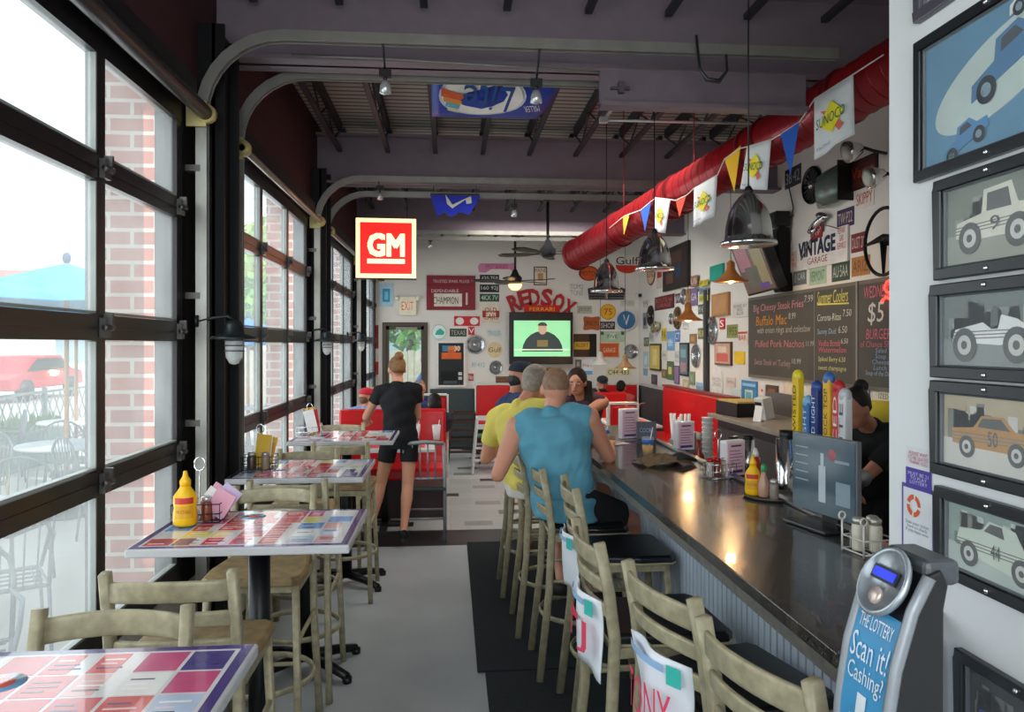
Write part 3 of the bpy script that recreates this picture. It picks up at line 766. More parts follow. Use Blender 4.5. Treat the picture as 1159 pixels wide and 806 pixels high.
mustard(-.955, 2.80, z1+.003, 'yellow mustard bottle in the caddy on the table by the window', .2, 1.0, 1.22)
jar(-.90, 2.86, z1+.006, 'jar with brown sauce in the caddy behind the yellow mustard bottle', '#8d4a33')
jar(-.90, 2.915, z1+.006, 'small pale shaker at the back of the mustard caddy', '#cfc6ba')
sheet_stack(-.865, 2.875, z1+.004, 'pink and white sugar packets fanned out in the mustard caddy', ['#d9a2b6', '#e8e4e6', '#c9b9d9'], tilt=.6)
caddy(-1.0, 4.05, z1, 'wire condiment caddy on the second window table', .1)
sheet_stack(-.98, 4.05, z1+.004, 'yellow and white packets in the second table caddy', ['#d9b13a', '#e6e1d6', '#c98d3a'], tilt=.2, h=.17)
jar(-1.03, 4.0, z1+.006, 'dark pepper shaker in the second table caddy', '#4b3c34'); jar(-.96, 4.0, z1+.006, 'brown sauce jar in the second table caddy', '#8c7a66')
caddy(-1.0, 5.45, z1, 'wire condiment caddy on the third window table', 0, mat=CHROME)
sheet_stack(-.99, 5.45, z1+.004, 'white, red and yellow packets standing in the third table caddy', ['#e8e6e4', '#c9272d', '#e2a92c'], tilt=-.2, h=.19)

# ---------------------------------------------------------------- the bar
BX0, BX1, BY0, BY1 = .81, 1.40, 1.52, 5.95
def granite():
    m, nt, b = raw_mat('bar_top'); b.inputs['Roughness'].default_value = .16; b.inputs['Coat Weight'].default_value = .3
    tc = nt.nodes.new('ShaderNodeTexCoord'); v = nt.nodes.new('ShaderNodeTexNoise'); v.inputs['Scale'].default_value = 160; v.inputs['Detail'].default_value = 3
    nt.links.new(tc.outputs['Object'], v.inputs['Vector']); rp = nt.nodes.new('ShaderNodeValToRGB')
    rp.color_ramp.elements[0].position = .42; rp.color_ramp.elements[0].color = lin('#1b1a1a'); rp.color_ramp.elements[1].position = .75; rp.color_ramp.elements[1].color = lin('#5c5650')
    nt.links.new(v.outputs['Fac'], rp.inputs[0]); nt.links.new(rp.outputs[0], b.inputs['Base Color'])
    r2 = nt.nodes.new('ShaderNodeMapRange'); r2.inputs[3].default_value = .14; r2.inputs[4].default_value = .26; nt.links.new(v.outputs['Fac'], r2.inputs[0]); nt.links.new(r2.outputs[0], b.inputs['Roughness'])
    return m
t = thing('bar_counter', 'long bar counter with glossy dark speckled top and pale blue panelled front', 'counter', (0, 0, 0))
def flat_poly(m, poly, z0, z1, mat=None):
    n = len(poly); vs = [(p[0], p[1], z0) for p in poly]+[(p[0], p[1], z1) for p in poly]
    m.add(vs, [tuple(range(n-1, -1, -1)), tuple(range(n, 2*n))]+[(i, (i+1) % n, (i+1) % n+n, i+n) for i in range(n)], mat); return m
poly = [(BX0, BY0), (XP-.005, BY0+.22), (XP-.005, YP+.005), (BX1, YP+.005), (BX1, BY1), (BX0, BY1)]
flat_poly(MB(), poly, 1.035, 1.07).build('counter_top', granite(), t, .003)
poly2 = [(BX0+.006, BY0+.006), (XP-.006, BY0+.226), (XP-.006, YP+.01), (BX1-.01, YP+.01), (BX1-.01, BY1-.006), (BX0+.006, BY1-.006)]
flat_poly(MB(), poly2, 1.0, 1.035).build('counter_edge', C('#6e6b66', .45, var=.2, scale=30), t)
PAN = C('#b8c3cf', .4, var=.03)
m = MB(); m.bb((1.03, BY0+.14, 0), (1.10, BY1-.05, 1.0))
y = BY0+.15
while y < BY1-.08:
    m.bb((1.024, y, .1), (1.031, y+.036, 1.0)); y += .048
m.bb((1.015, BY0+.14, 0), (1.04, BY1-.05, .11)); m.build('front_panel', PAN, t)
MB().bb((1.10, BY0+.21, 0), (XP-.01, BY0+.25, 1.0)).build('end_panel', PAN, t); MB().bb((1.10, BY1-.06, 0), (BX1-.02, BY1-.02, 1.0)).build('end_panel', PAN, t)
MB().bb((1.36, YP+.02, 1.07), (1.40, 5.9, 1.085)).build('rear_lip', STEEL, t, .004)
# work counter behind bar
t = thing('work_counter', 'stainless under bar work counter behind the bar top', 'counter', (0, 0, 0))
m = MB(); m.bb((1.44, 2.3, .84), (1.86, 5.7, .87)); m.bb((1.46, 2.35, .1), (1.84, 5.65, .84)); m.build('cabinet', C('#4d5153', .4, .6), t)
for k in range(5): MB().bb((1.86, 2.4+k*.66, .16), (1.875, 3.02+k*.66, .80)).build('door', STEEL, t, .004)
# back counter along right wall
t = thing('back_counter', 'back counter with a beige top along the sign covered wall', 'counter', (0, 0, 0))
MB().bb((2.55, 3.6, 1.0), (3.19, 7.3, 1.04)).build('counter_top', C('#8d877c', .4), t, .004)
MB().bb((2.62, 3.65, 0), (3.15, 7.2, 1.0)).build('cabinet', C('#2b2a2a', .5), t)
for k in range(5): MB().bb((2.60, 3.7+k*.7, .08), (2.62, 4.34+k*.7, .92)).build('door', C('#3d3b3a', .5), t, .004)
MB().bb((3.155, 3.6, 1.04), (3.195, 7.3, 1.25)).build('splash', C('#55585a', .5), t)

def on_bar(u, v, z=1.07): return onZ(u, v, z)
# menu holders
def menu(u, v, h, w, label, rz, z=1.071, d=.045):
    p = on_bar(u, v, z); t = thing('menu_stand', label, 'menu', (p.x, p.y, z), rz)
    MB().bb((-w/2, -d/2, 0), (w/2, d/2, h)).build('stand', C('#f4eff2', .35, var=.02), t, .004)
    m = MB(); m.bb((-w/2+.008, -d/2-.002, .012), (w/2-.008, -d/2-.0005, h-.012), C('#f0c6d6', .5, var=.03)); m.bb((-w/2+.03, -d/2-.003, h-.03), (w/2-.03, -d/2-.002, h-.022), C('#5a3d4c', .6)); m.bb((-w/2+.02, -d/2-.003, .016), (w/2-.02, -d/2-.002, .03), C('#4a3a8a', .6))
    for k in range(6): m.bb((-w/2+.02, -d/2-.003, h*.25+k*h*.09), (w/2-.02-.01*(k % 3), -d/2-.002, h*.25+k*h*.09+.004), C('#9a6f84', .6))
    m.build('menu_card', None, t)
    m = MB(); m.bb((-w/2-.0025, -d/2+.006, .012), (-w/2-.0005, d/2-.006, h-.012), C('#e6dfe2', .5)); m.build('side_card', None, t)
menu(711, 496, .205, .135, 'pink menu stand furthest along the bar, by the woman', .35)
menu(774, 509, .175, .13, 'pink menu stand in the middle of the bar, behind the crumpled bag', .35)
menu(829, 538, .175, .13, 'pink menu stand nearest on the bar, before the mustard bottle', .45)
# mustard group by the inner edge
p = on_bar(849, 560); 
t = thing('condiment_tray', 'oval black tray holding a mustard bottle and sauce jars on the bar', 'tray', (p.x+.07, p.y-.06, 1.071), .3)
MB().lathe([(.11, 0), (.12, .012), (.114, .012), (.105, .004)], n=28).build('tray', C('#4b4640', .4), t)
mustard(p.x, p.y-.03, 1.076, 'yellow mustard bottle on the bar counter', -.5, .88)
q = on_bar(862, 563); t = thing('sauce_bottle', 'clear sauce bottle with green cap beside the bar mustard', 'bottle', (q.x, q.y-.02, 1.076))
MB().lathe([(.020, 0), (.023, .01), (.023, .06), (.012, .09), (.010, .11)]).build('bottle_body', C('#b98f78', .15, var=.2), t); MB().lathe([(.012, .108), (.012, .13), (.006, .14)]).build('cap', C('#2f9a5a', .4), t)
q = on_bar(874, 566); jar(q.x, q.y-.02, 1.076, 'glass pepper shaker with steel lid on the bar tray', '#8a7c70', r=.018, h=.085)
q = on_bar(853, 548); t = thing('ketchup_bottle', 'red topped ketchup bottle behind the bar mustard', 'bottle', (q.x+.03, q.y+.05, 1.071)); MB().lathe([(.024, 0), (.026, .01), (.026, .08), (.014, .12)]).build('bottle_body', C('#b01f22', .3), t); MB().lathe([(.015, .12), (.015, .135), (.006, .16)]).build('cap', C('#e2e0dc', .4), t)
# glasses
def cup(u, v, label, r=.036, h=.11, liq='#e2a21a', fill=.55, straw=True, z=1.071, band=None):
    p = on_bar(u, v, z); t = thing('plastic_cup', label, 'cup', (p.x, p.y, z))
    MB().lathe([(r*.78, 0), (r*.8, .003), (r, h), (r*.95, h), (r*.76, .006)], n=18).build('cup_wall', clear_mat('clear_plastic', (.9, .93, .95, 1), .15), t)
    if liq: MB().lathe([(0, .006), (r*.74, .006), (r*.9, h*fill), (0, h*fill)], n=18).build('drink', C(liq, .15), t)
    if band: MB().lathe([(r*.955, h*.66), (r*.99, h*.86)], n=18).build('printed_band', C(band, .4), t)
    if straw: MB().cyl((0, 0, .01), (.03, 0, h*1.5), .003, n=6).build('straw', C('#e8e6e2', .4), t)
cup(733, 516, 'plastic cup with yellow drink beside the crumpled bag on the bar', band='#3b6fc2')
cup(684, 503, 'plastic cup with yellow drink and straw in front of the blue sleeveless shirt man', band='#4b6fc9')
cup(667, 490, 'clear plastic cup with ice by the woman', liq='#cfd6d9')
# crumpled paper bag / dark napkins
p = on_bar(750, 525)
t = thing('crumpled_bag', 'crumpled brown paper bag and dark cloth on the bar beside the yellow drink', 'bag', (p.x, p.y, 1.071), .2)
m = MB(); R = random.Random(3); n = 14; vs = []; fs = []
for i in range(n):
    for j in range(n):
        a, b = i/(n-1)*2-1, j/(n-1)*2-1; e = max(0, 1-(a*a+b*b)*.55); vs.append((a*.14, b*.10, .005+e*(.035+.022*R.random())))
for i in range(n-1):
    for j in range(n-1): q = i*n+j; fs.append((q, q+1, q+n+1, q+n))
m.add(vs, fs); o = m.build('paper_bag', C('#6f5a42', .8), t); o.modifiers.new('s', 'SOLIDIFY').thickness = .003
m = MB(); m.loft([(Vector((.02, -.02, .02)), Vector((.0, .05, 0)), Vector((0, 0, .01))), (Vector((.09, -.04, .045)), Vector((0, .06, 0)), Vector((0, 0, .02))), (Vector((.17, -.03, .02)), Vector((0, .045, 0)), Vector((0, 0, .012)))], n=10); m.build('dark_cloth', C('#242121', .8), t)
p = on_bar(700, 502); t = thing('menu_sheet', 'folded paper menu lying on the bar beside the first pink menu stand', 'paper', (p.x-.05, p.y-.03, 1.0715), .5); MB().box((0, 0, .002), (.2, .13, .004)).build('paper', C('#c9bdb6', .6), t); MB().box((.01, .02, .006), (.12, .10, .004), rz=.3).build('folded_page', C('#a99d98', .6), t)
# straw holder, cup stack, small card, napkin box
p = on_bar(740, 475); 
t = thing('straw_holder', 'white cup bundle of wrapped straws on the bar', 'straws', (1.66, 5.35, .871))
MB().lathe([(.06, 0), (.075, .16), (.07, .16)]).build('holder', C('#9fa3a4', .3, .7), t)
for k in range(16):
    a = k*2.4; r_ = .05*math.sqrt(k/16); MB().cyl((r_*math.cos(a), r_*math.sin(a), .01), (1.6*r_*math.cos(a), 1.6*r_*math.sin(a), .32+.03*math.sin(k*5)), .011, n=6).build('straw', C('#eceae6', .6), t)
t = thing('cup_stack', 'tall stack of white paper cups beside the straws', 'cups', (1.80, 5.15, .871))
for k in range(9): MB().lathe([(.03, .01+k*.034), (.04, .06+k*.034), (.043, .064+k*.034)]).build('cup', C('#e9e7e2', .6), t)
t = thing('paper_roll', 'upright shiny napkin dispenser beside the paper cups', 'dispenser', (1.73, 5.25, .871)); MB().bb((-.05, -.06, 0), (.05, .06, .22)).build('case', STEEL, t, .006); MB().bb((-.052, -.03, .05), (-.05, .03, .18)).build('slot', BLACK, t)
q = on_bar(736, 490); t = thing('table_sign', 'small navy card sign in a black holder on the bar', 'sign', (1.31, 4.95, 1.071), -.25); m = MB(); m.box((0, .01, .07), (.13, .012, .12), C('#101a33', .4), rx=-.2); m.box((0, .01, .005), (.12, .07, .01), BLACK); m.build('card', None, t); lettering(t, 'COORS', .09, .03, 0, .075, -.016, C('#9fb6dd', .5))
# tap tower and tall handles behind the monitor
px_ = onX(930, 497, 1.62); ty = px_.y
t = thing('beer_tap_tower', 'steel beer tap tower with a row of tall coloured handles behind the monitor', 'beer tap', (1.64, ty, .871))
t.location.z -= .085
MB().cyl((0, .05, .085), (0, .05, .40), .038).build('column', STEEL, t)
MB().cyl((0, -.30, .40), (0, .42, .40), .035).build('crossbar', STEEL, t)
taps = [(906, 925, '#f0c80f', '#15140f', 'TWISTED', '#f2dc2a'), (918, 926, '#2f6fb0', '#e8eef2', 'LIGHT', '#7fb2d8'), (928, 930, '#16357f', '#e8eef6', 'BUD LIGHT', '#2a4c9a'), (942, 938, '#e9b92a', '#3a2a14', 'SHOCK TOP', '#3f6fb5'), (953, 944, '#d33a3c', '#f1efec', 'ICED', '#c9272d'), (960, 950, '#e3e3e6', '#4f5a72', 'LITE', '#c3c8cf')]
for k, (u, _, c, tc_, s, cap) in enumerate(taps):
    pp = onX(u+2, 480, 1.60); y = pp.y-ty; hgt = [.33, .22, .29, .33, .30, .27][k]
    h = MB(); h.cyl((-.04, y, .40), (-.10, y, .42), .012); h.cyl((-.06, y, .42), (-.06, y, .47), .012); h.build('faucet', CHROME, t)
    h = MB(); h.box((-.06, y, .46+hgt/2), (.034, .056, hgt), C(c, .35)); h.ell((-.06, y, .46+hgt), (.022, .034, .03), C(cap, .35)); hh = h.build('tap_handle', None, t, .006)
    tx = add_text(MB(), s, hgt*.75, .03, 0, 0, 0, C(tc_, .4), rot=PI/2)
    o = tx.build('lettering', None, hh)
    for v in o.data.vertices: x_, y_, z_ = v.co; v.co = (-.0785, y-x_, .46+hgt/2+z_)
# monitor
p0 = onX(897, 572, 1.29); p1 = onX(970, 592, 1.36)
mid = (p0+p1)/2; ang = math.atan2(p1.y-p0.y, p1.x-p0.x); wd = (p1-p0).length*1.0
zt_ = onX(897, 488, 1.29).z; hgt = zt_-p0.z
t = thing('monitor', 'black flat screen monitor on a square base on the bar, facing the stools', 'monitor', (mid.x, mid.y, 1.071), ang)
zc_ = (zt_+p0.z)/2-1.071; wd = math.hypot(p1.x-p0.x, p1.y-p0.y)
m = MB(); m.box((0, .01, zc_), (wd, .02, hgt)); m.box((0, .03, zc_), (wd*.7, .03, hgt*.7)); m.build('casing', C('#6c7174', .4), t, .003)
m = MB(); m.box((0, -.0015, zc_), (wd-.012, .003, hgt-.012), C('#3a4a54', .12, var=.15, scale=3, emis=.35))
for k in range(5): m.box((-.11, -.0035, zc_+.09-k*.03), (.07, .001, .004), C('#7d8d94', .3, emis=.3))
m.box((.105, -.0035, zc_-.05), (.07, .001, .08), C('#6f808a', .3, emis=.3)); m.box((.10, -.0035, zc_+.06), (.07, .001, .01), C('#6f808a', .3, emis=.3)); m.ell((.05, -.003, zc_+.08), (.02, .001, .02), C('#8a4a50', .3, emis=.3))
m.box((0, -.0035, zc_-.03), (.035, .001, .13), C('#9aa6ad', .3, emis=.3)); m.box((0, -.0035, zc_+.055), (.016, .001, .05), C('#9aa6ad', .3, emis=.3)); m.build('screen', None, t)
MB().bb((-.04, .03, .01), (.04, .055, zc_)).build('neck', BLACK, t); MB().bb((-.11, -.09, 0), (.12, .12, .012)).build('base', C('#17191b', .2), t, .003)
# coffee urn, shaker and steel column items behind the bar
t = thing('drink_dispenser', 'tall shiny steel dispenser column behind the bar, left of the monitor', 'dispenser', (1.52, 3.3, .871)); MB().cyl((0, 0, 0), (0, 0, .42), .045, n=24).build('cylinder', CHROME, t); MB().cyl((0, 0, .42), (0, 0, .46), .03).build('lid', BLACK, t); MB().bb((-.09, -.06, 0), (.09, .06, .02)).build('base', BLACK, t)
for dx_, dy_, lb in ((0, 0, 'short steel cylinder behind the nearest pink menu stand'), (.11, .06, 'second short steel cylinder, right of the first behind the nearest menu stand')):
    t = thing('drink_dispenser', lb, 'dispenser', (1.6+dx_, 4.15+dy_, .871)); MB().cyl((0, 0, 0), (0, 0, .30), .04, n=24).build('cylinder', CHROME, t); MB().cyl((0, 0, .3), (0, 0, .325), .03).build('lid', BLACK, t)
for k, (x, y, c, lb) in enumerate([(1.52, 3.62, '#b01f22', 'dark red bottle standing behind the bar between steel dispensers'), (1.58, 3.78, '#2f2b2a', 'black liquor bottle behind the bar'), (1.5, 3.95, '#9aa0a2', 'clear liquor bottle behind the bar near the menu stand'), (1.62, 3.5, '#5a3a20', 'brown bottle behind the bar next to the tall steel dispenser'), (1.75, 4.5, '#c8c8c4', 'white squeeze bottle behind the bar'), (1.55, 4.6, '#a8302a', 'red squeeze bottle behind the bar')]):
    b = thing('bottle', lb, 'bottle', (x, y, .871), 0, 'bottles behind the bar'); MB().lathe([(.03, 0), (.034, .01), (.034, .15), (.012, .2), (.012, .26)]).build('glass', C(c, .12), b); MB().lathe([(.014, .255), (.014, .285), (.01, .288)]).build('cap', C('#d4d2cc', .4), b)
# red topped caddy near menu 3
q = on_bar(812, 545); caddy(q.x+.04, q.y+.10, 1.071, 'chrome wire caddy with red tops beside the nearest pink menu stand', .3, mat=CHROME, w=.14, d=.1)
for k in range(3): jar(q.x+.0+k*.04, q.y+.10+.012*k, 1.076, ['red lidded jar in the chrome caddy on the bar', 'middle jar in the chrome caddy on the bar', 'jar at the wall side of the chrome caddy on the bar'][k], ['#b8b4ae', '#8a4038', '#b9a48e'][k], ['#c3262a', '#c3262a', '#c9c9c7'][k], r=.018)
# black till tray with yellow pads, papers on back counter
q = onX(835, 489, 2.75)
t = thing('order_box', 'black box with yellow order pads on the back counter', 'box', (2.80, q.y, 1.041), .1); m = MB(); m.bb((-.17, -.22, 0), (-.16, .22, .13)).bb((.16, -.22, 0), (.17, .22, .13)).bb((-.17, -.22, 0), (.17, -.21, .13)).bb((-.17, .21, 0), (.17, .22, .13)).bb((-.17, -.22, 0), (.17, .22, .01)); m.build('box', BLACK, t); MB().bb((-.155, -.2, .01), (.155, .2, .145)).build('pads', C('#c9b06a', .7), t)
q = onX(877, 470, 2.95)
t = thing('card_reader', 'white receipt printer standing tilted on the back counter', 'printer', (2.85, q.y, 1.041), .2); m = MB(); m.box((0, 0, .1), (.1, .14, .2), ry=-.2); m.build('body', C('#d2d4d4', .5), t, .006); MB().box((-.06, 0, .11), (.01, .09, .09), ry=-.2).build('display', BLACK, t)
q = onX(858, 482, 2.7); t = thing('paper_sheet', 'white paper sheet propped on the back counter beside the order box', 'paper', (2.7, q.y, 1.041), .3); MB().box((0, 0, .07), (.004, .10, .14), ry=.2).build('sheet', C('#e4e4e4', .6), t); MB().bb((0, -.02, 0), (.05, .02, .012)).build('foot', C('#bdbdbd', .6), t)
for k, (u, lb) in enumerate([(793, 'small white bottle on the back counter near the red booth'), (800, 'second small white bottle on the back counter'), (806, 'white squeeze bottle at the back counter end'), (811, 'small pink bottle on the back counter')]):
    q = onX(u, 484, 2.66); jar(2.66, min(q.y, 7.2), 1.041, lb, ['#dadbd9', '#e2e0db', '#cfd5d9', '#c65a72'][k], '#e8e8e8', r=.025, h=.13)
# salt and pepper rack on the bar near the partition
q = onZ(1000, 622, 1.07)
t = thing('shaker_rack', 'white wire rack holding shakers at the near end of the bar', 'rack', (1.30, 2.24, 1.071), .15)
m = MB()
for k in range(2):
    y = -.05+.10*k; m.tube([(-.06, y, 0), (-.06, y, .10)]+[(-.06+.012*math.sin(2*PI*j/8), y, .11-.012*math.cos(2*PI*j/8)) for j in range(9)], .003, n=6)
for z in (.008, .05): m.tube([(-.06, -.05, z), (.06, -.05, z), (.06, .05, z), (-.06, .05, z)], .003, n=5, closed=True)
for j in range(5): m.tube([(-.06+.03*j, -.05, .05), (-.06+.03*j, -.05, .008), (-.06+.03*j, .05, .008), (-.06+.03*j, .05, .05)], .002, n=4)
m.build('wire_frame', C('#dcd8d0', .4, .2), t)
for k, (dx, dy, c, lb) in enumerate([(-.025, .02, '#ddd6c6', 'salt shaker at the back of the white wire rack'), (.02, .0, '#e3dccb', 'salt shaker in front in the white wire rack'), (.03, .035, '#cfc7b7', 'third shaker in the white wire rack')]):
    jar(1.30+dx, 2.24+dy, 1.075, lb, c, '#bdbab2', r=.02, h=.105)
# ---------------------------------------------------------------- kiosk
t = thing('lottery_kiosk', 'grey and black ticket checking kiosk with blue front at the end of the bar', 'kiosk', (.765, 1.215, 0), -PI/2+.04); t.scale = (.70, .85, 1)
K = C('#8c9196', .35, .3, .05)
pr = [(-.085, .30), (-.10, .80), (-.098, .98), (-.088, 1.10), (-.068, 1.20), (-.035, 1.29), (.0, 1.345)]
poly = [(y, z) for y, z in pr]+[(.03, 1.355), (.045, 1.33), (.035, 1.29), (.03, .30)]
Mx = Matrix(((0, 1, 0, 0), (1, 0, 0, 0), (0, 0, 1, 0), (0, 0, 0, 1)))
MB().prism(poly, -.088, .088, M=Mx).build('body', C('#17181a', .4), t, .006)
for sx in (-1, 1):
    m = MB(); m.loft([(Vector((sx*.094, y, z)), Vector((.012, 0, 0)), Vector((0, -.012, .005))) for y, z in pr], n=8); m.build('side_rim', K, t)
def ksurf(z):
    for k in range(len(pr)-1):
        if pr[k][1] <= z <= pr[k+1][1]:
            f = (z-pr[k][1])/(pr[k+1][1]-pr[k][1]); return pr[k][0]+f*(pr[k+1][0]-pr[k][0])
    return pr[-1][0]
vs = []; fs = []; m = MB(); zz = [1.03+.02*k for k in range(13)]
for z in zz: vs += [(-.085, ksurf(z)-.004, z), (.085, ksurf(z)-.004, z)]
for k in range(len(zz)-1): fs.append((2*k, 2*k+1, 2*k+3, 2*k+2))
m.add(vs, fs, C('#3f93c4', .3)); LB = m.build('front_label', None, t)
def kput(mb, name, d=.0065):
    o = mb.build(name, None, LB)
    for v in o.data.vertices: v.co.y = ksurf(min(1.34, max(.31, v.co.z)))-d
    return o
mb = add_text(MB(), 'THE LOTTERY', .13, .022, 0, 1.245, 0, C('#eef3f6', .4)); kput(mb, 'lettering')
mb = add_text(MB(), 'Scan it!', .145, .042, 0, 1.202, 0, C('#dfeaf2', .4)); add_text(mb, 'Cashing?', .14, .038, 0, 1.155, 0, C('#dfeaf2', .4)); kput(mb, 'lettering')
mb = MB(); mb.add([(-.018, 0, 1.13), (.018, 0, 1.13), (.018, 0, 1.09), (.04, 0, 1.09), (0, 0, 1.05), (-.04, 0, 1.09), (-.018, 0, 1.09)], [tuple(range(7))], C('#dfe6ea', .4)); kput(mb, 'arrow')
bz = MB(); Mr = Matrix.Translation((0, -.035, 1.315)) @ Matrix.Rotation(1.0, 4, 'X') @ Matrix.Scale(.62, 4) @ Matrix.Scale(1.3, 4, (1, 0, 0))
bz.lathe([(.0, .0), (.085, .0), (.100, .004), (.104, .016), (.098, .026), (.088, .022), (.085, .012), (0, .012)], n=36, M=Mr); BZ = bz.build('round_bezel', C('#a9b1b8', .25, .6), t)
d = MB(); d.box((0, .018, .016), (.115, .04, .012), C('#17192a', .3), M=Mr); d.box((0, .018, .023), (.10, .026, .003), C('#2233c8', .3, emis=.8), M=Mr); d.build('blue_display', None, BZ)
d = MB(); d.lathe([(.0, .028), (.022, .026), (.026, .02), (.026, .012)], C('#c9b9b0', .15, .4), c=(0, -.045, 0), M=Mr); d.build('scanner_window', None, BZ)
MB().bb((-.08, .0, 1.325), (.08, .075, 1.368)).build('printer_top', C('#44484c', .35), t, .012)
MB().bb((-.06, -.06, .0), (.06, .02, .32)).bb((-.10, -.10, 0), (.10, .06, .025)).build('pedestal', BLACK, t, .008)
# ---------------------------------------------------------------- booths beyond
REDV = C('#c3161c', .3, var=.06, coat=.3); BASE = C('#2a1416', .5)
def bench(x0, x1, y, label, facing=-1, zt=1.05, group='red booth benches', trim=True, rz=0):
    w = x1-x0; t = thing('booth_bench', label, 'bench', ((x0+x1)/2, y, 0), (0 if facing < 0 else PI)+rz, group)
    MB().box((0, .05, .76), (w, .09, zt-.48), rx=0).build('backrest', REDV, t, .025)
    MB().box((0, -.20, .44), (w, .46, .12)).build('seat', REDV, t, .03)
    MB().box((0, -.16, .19), (w-.04, .40, .37)).build('base', BASE, t)
    if trim:
        m = MB()
        for sx in (-1, 1): m.box((sx*(w/2+.012), .05, .54), (.024, .11, 1.06))
        m.box((0, .05, zt+.02), (w, .11, .025)); m.build('trim', C('#cfcac2', .4), t, .004)
    return t
def booth_table(x, y, w, d, label):
    t = thing('booth_table', label, 'table', (x, y, 0)); MB().box((0, 0, .745), (w, d, .03)).build('table_top', C('#d9dbdc', .25), t, .006)
    MB().cyl((0, 0, .04), (0, 0, .73), .035).build('column', BLACK, t); MB().box((0, 0, .02), (.45, .07, .04)).box((0, 0, .02), (.07, .45, .04)).build('foot', BLACK, t, .006)
    MB().box((0, 0, .762), (w*.8, d*.6, .002)).build('placemat_print', C('#cf5a5c', .3), t)
bench(-1.15, -.05, 7.85, 'red booth bench facing the camera behind the waitress', trim=False)
bench(-1.15, -.05, 8.02, 'red booth bench back to back behind the waitress, under the seated pair seen from behind', 1, trim=False)
booth_table(-.62, 7.22, .95, .60, 'white topped booth table at the waitress, with plastic cups')
booth_table(-.62, 8.85, .95, .60, 'booth table of the seated family by the window')
bench(-1.02, -.05, 9.75, 'red booth bench under the grey haired man')
for k, (u, v, lb) in enumerate([(471, 497, 'clear plastic cup on the booth table right beside the waitress'), (494, 498, 'clear plastic cup with straw at the aisle end of the booth table')]):
    q = onZ(u, v, .762); t = thing('plastic_cup', lb, 'cup', (q.x, max(6.98, q.y), .763)); MB().lathe([(.032, 0), (.045, .15), (.042, .15), (.03, .006)], n=16).build('cup_wall', clear_mat('clear_plastic', (.9, .93, .95, 1), .45), t); MB().cyl((0, 0, .01), (.03, 0, .2), .004, n=6).build('straw', C('#e6e6e6', .4), t)
# grey slat back chair
def slat_chair(x, y, rz, label):
    t = thing('dining_chair', label, 'chair', (x, y, 0), rz); G = C('#8f9396', .4, .3)
    for sx in (-1, 1):
        MB().tube([(sx*.18, -.2, 0), (sx*.18, -.18, .45), (sx*.17, -.23, .86)], .016, n=8).build('rear_post', G, t); MB().tube([(sx*.18, .2, 0), (sx*.18, .18, .44)], .015, n=8).build('leg', G, t)
    m = MB(); m.tube([(-.17, -.23, .86), (0, -.24, .875), (.17, -.23, .86)], .018, n=8); m.tube([(-.17, -.195, .55), (.17, -.195, .55)], .012, n=6)
    m.build('back_rail', G, t)
    for k in range(4): MB().tube([(-.10+.066*k, -.195, .55), (-.10+.066*k, -.235, .86)], .008, n=6).build('back_spindle', G, t)
    MB().box((0, 0, .46), (.38, .40, .035)).build('seat', C('#22332f', .4), t, .01)
    m = MB()
    for z in (.2,): m.tube([(-.18, -.19, z), (.18, -.19, z)], .01, n=6); m.tube([(-.18, .19, z), (.18, .19, z)], .01, n=6); m.tube([(-.18, -.19, .27), (-.18, .19, .27)], .01, n=6); m.tube([(.18, -.19, .27), (.18, .19, .27)], .01, n=6)
    m.build('stretcher', G, t); return t
slat_chair(-.23, 6.78, 0, 'grey metal chair with upright slats pulled up to the booth table beside the waitress')
# high chairs at the end
def high_chair(x, y, label, col, rz=0):
    t = thing('high_chair', label, 'high chair', (x, y, 0), rz); G = C(col, .5)
    for sx in (-1, 1):
        for sy in (-1, 1): MB().tube([(sx*.23, sy*.22, 0), (sx*.16, sy*.15, .72)], .017, n=6, smooth=False).build('leg', G, t)
    m = MB()
    for z in (.18, .34):
        e = .23-.07*z/.72
        for sy in (-1, 1): m.box((0, sy*e, z), (e*2, .02, .03))
        for sx in (-1, 1): m.box((sx*e, 0, z), (.02, e*2, .03))
    m.build('stretcher', G, t)
    MB().box((0, 0, .48), (.34, .32, .025)).build('seat', C('#2f6b55' if col != '#3a2a22' else col, .5), t)
    m = MB(); 
    for z in (.60, .72):
        m.box((0, .16, z), (.34, .02, .035)); m.box((-.165, 0, z), (.02, .32, .03)); m.box((.165, 0, z), (.02, .32, .03)); m.box((0, -.16, z), (.34, .02, .03))
    m.build('guard_rail', G, t)
high_chair(.19, 11.0, 'dark brown wooden high chair against the panelled back wall', '#3a2a22')
high_chair(.52, 10.2, 'pale grey high chair frame in front of the red bench at the back wall', '#c9cccd')
bench(.42, .98, 12.35, 'red bench against the back wall behind the pale high chair')
bench(1.15, 2.05, 12.35, 'red bench against the back wall behind the bar customers')
bench(2.02, 2.48, 10.55, 'bright red booth back in front of the bearded man with a cap', trim=False, facing=1)
bench(2.45, 3.1, 12.3, 'dark red bench in the far corner under the last wall board')
bench(1.75, 2.05, 8.15, 'narrow red booth end with pale trim right of the woman at the bar')
t = thing('booth_bench', 'long red wall bench below the white sign board on the side wall', 'bench', (2.95, 9.1, 0), -PI/2, 'red booth benches')
MB().box((0, .08, .80), (2.6, .09, .66)).build('backrest', REDV, t, .025); MB().box((0, -.16, .44), (2.6, .42, .12)).build('seat', REDV, t, .03); MB().box((0, -.12, .19), (2.5, .38, .37)).build('base', BASE, t); MB().box((0, .08, 1.145), (2.6, .11, .025)).build('trim', C('#8a2a2c', .4), t)
booth_table(1.55, 11.2, .7, .6, 'booth table far behind the bar customers')
booth_table(2.2, 9.2, .6, 1.0, 'booth table beside the long red wall bench')
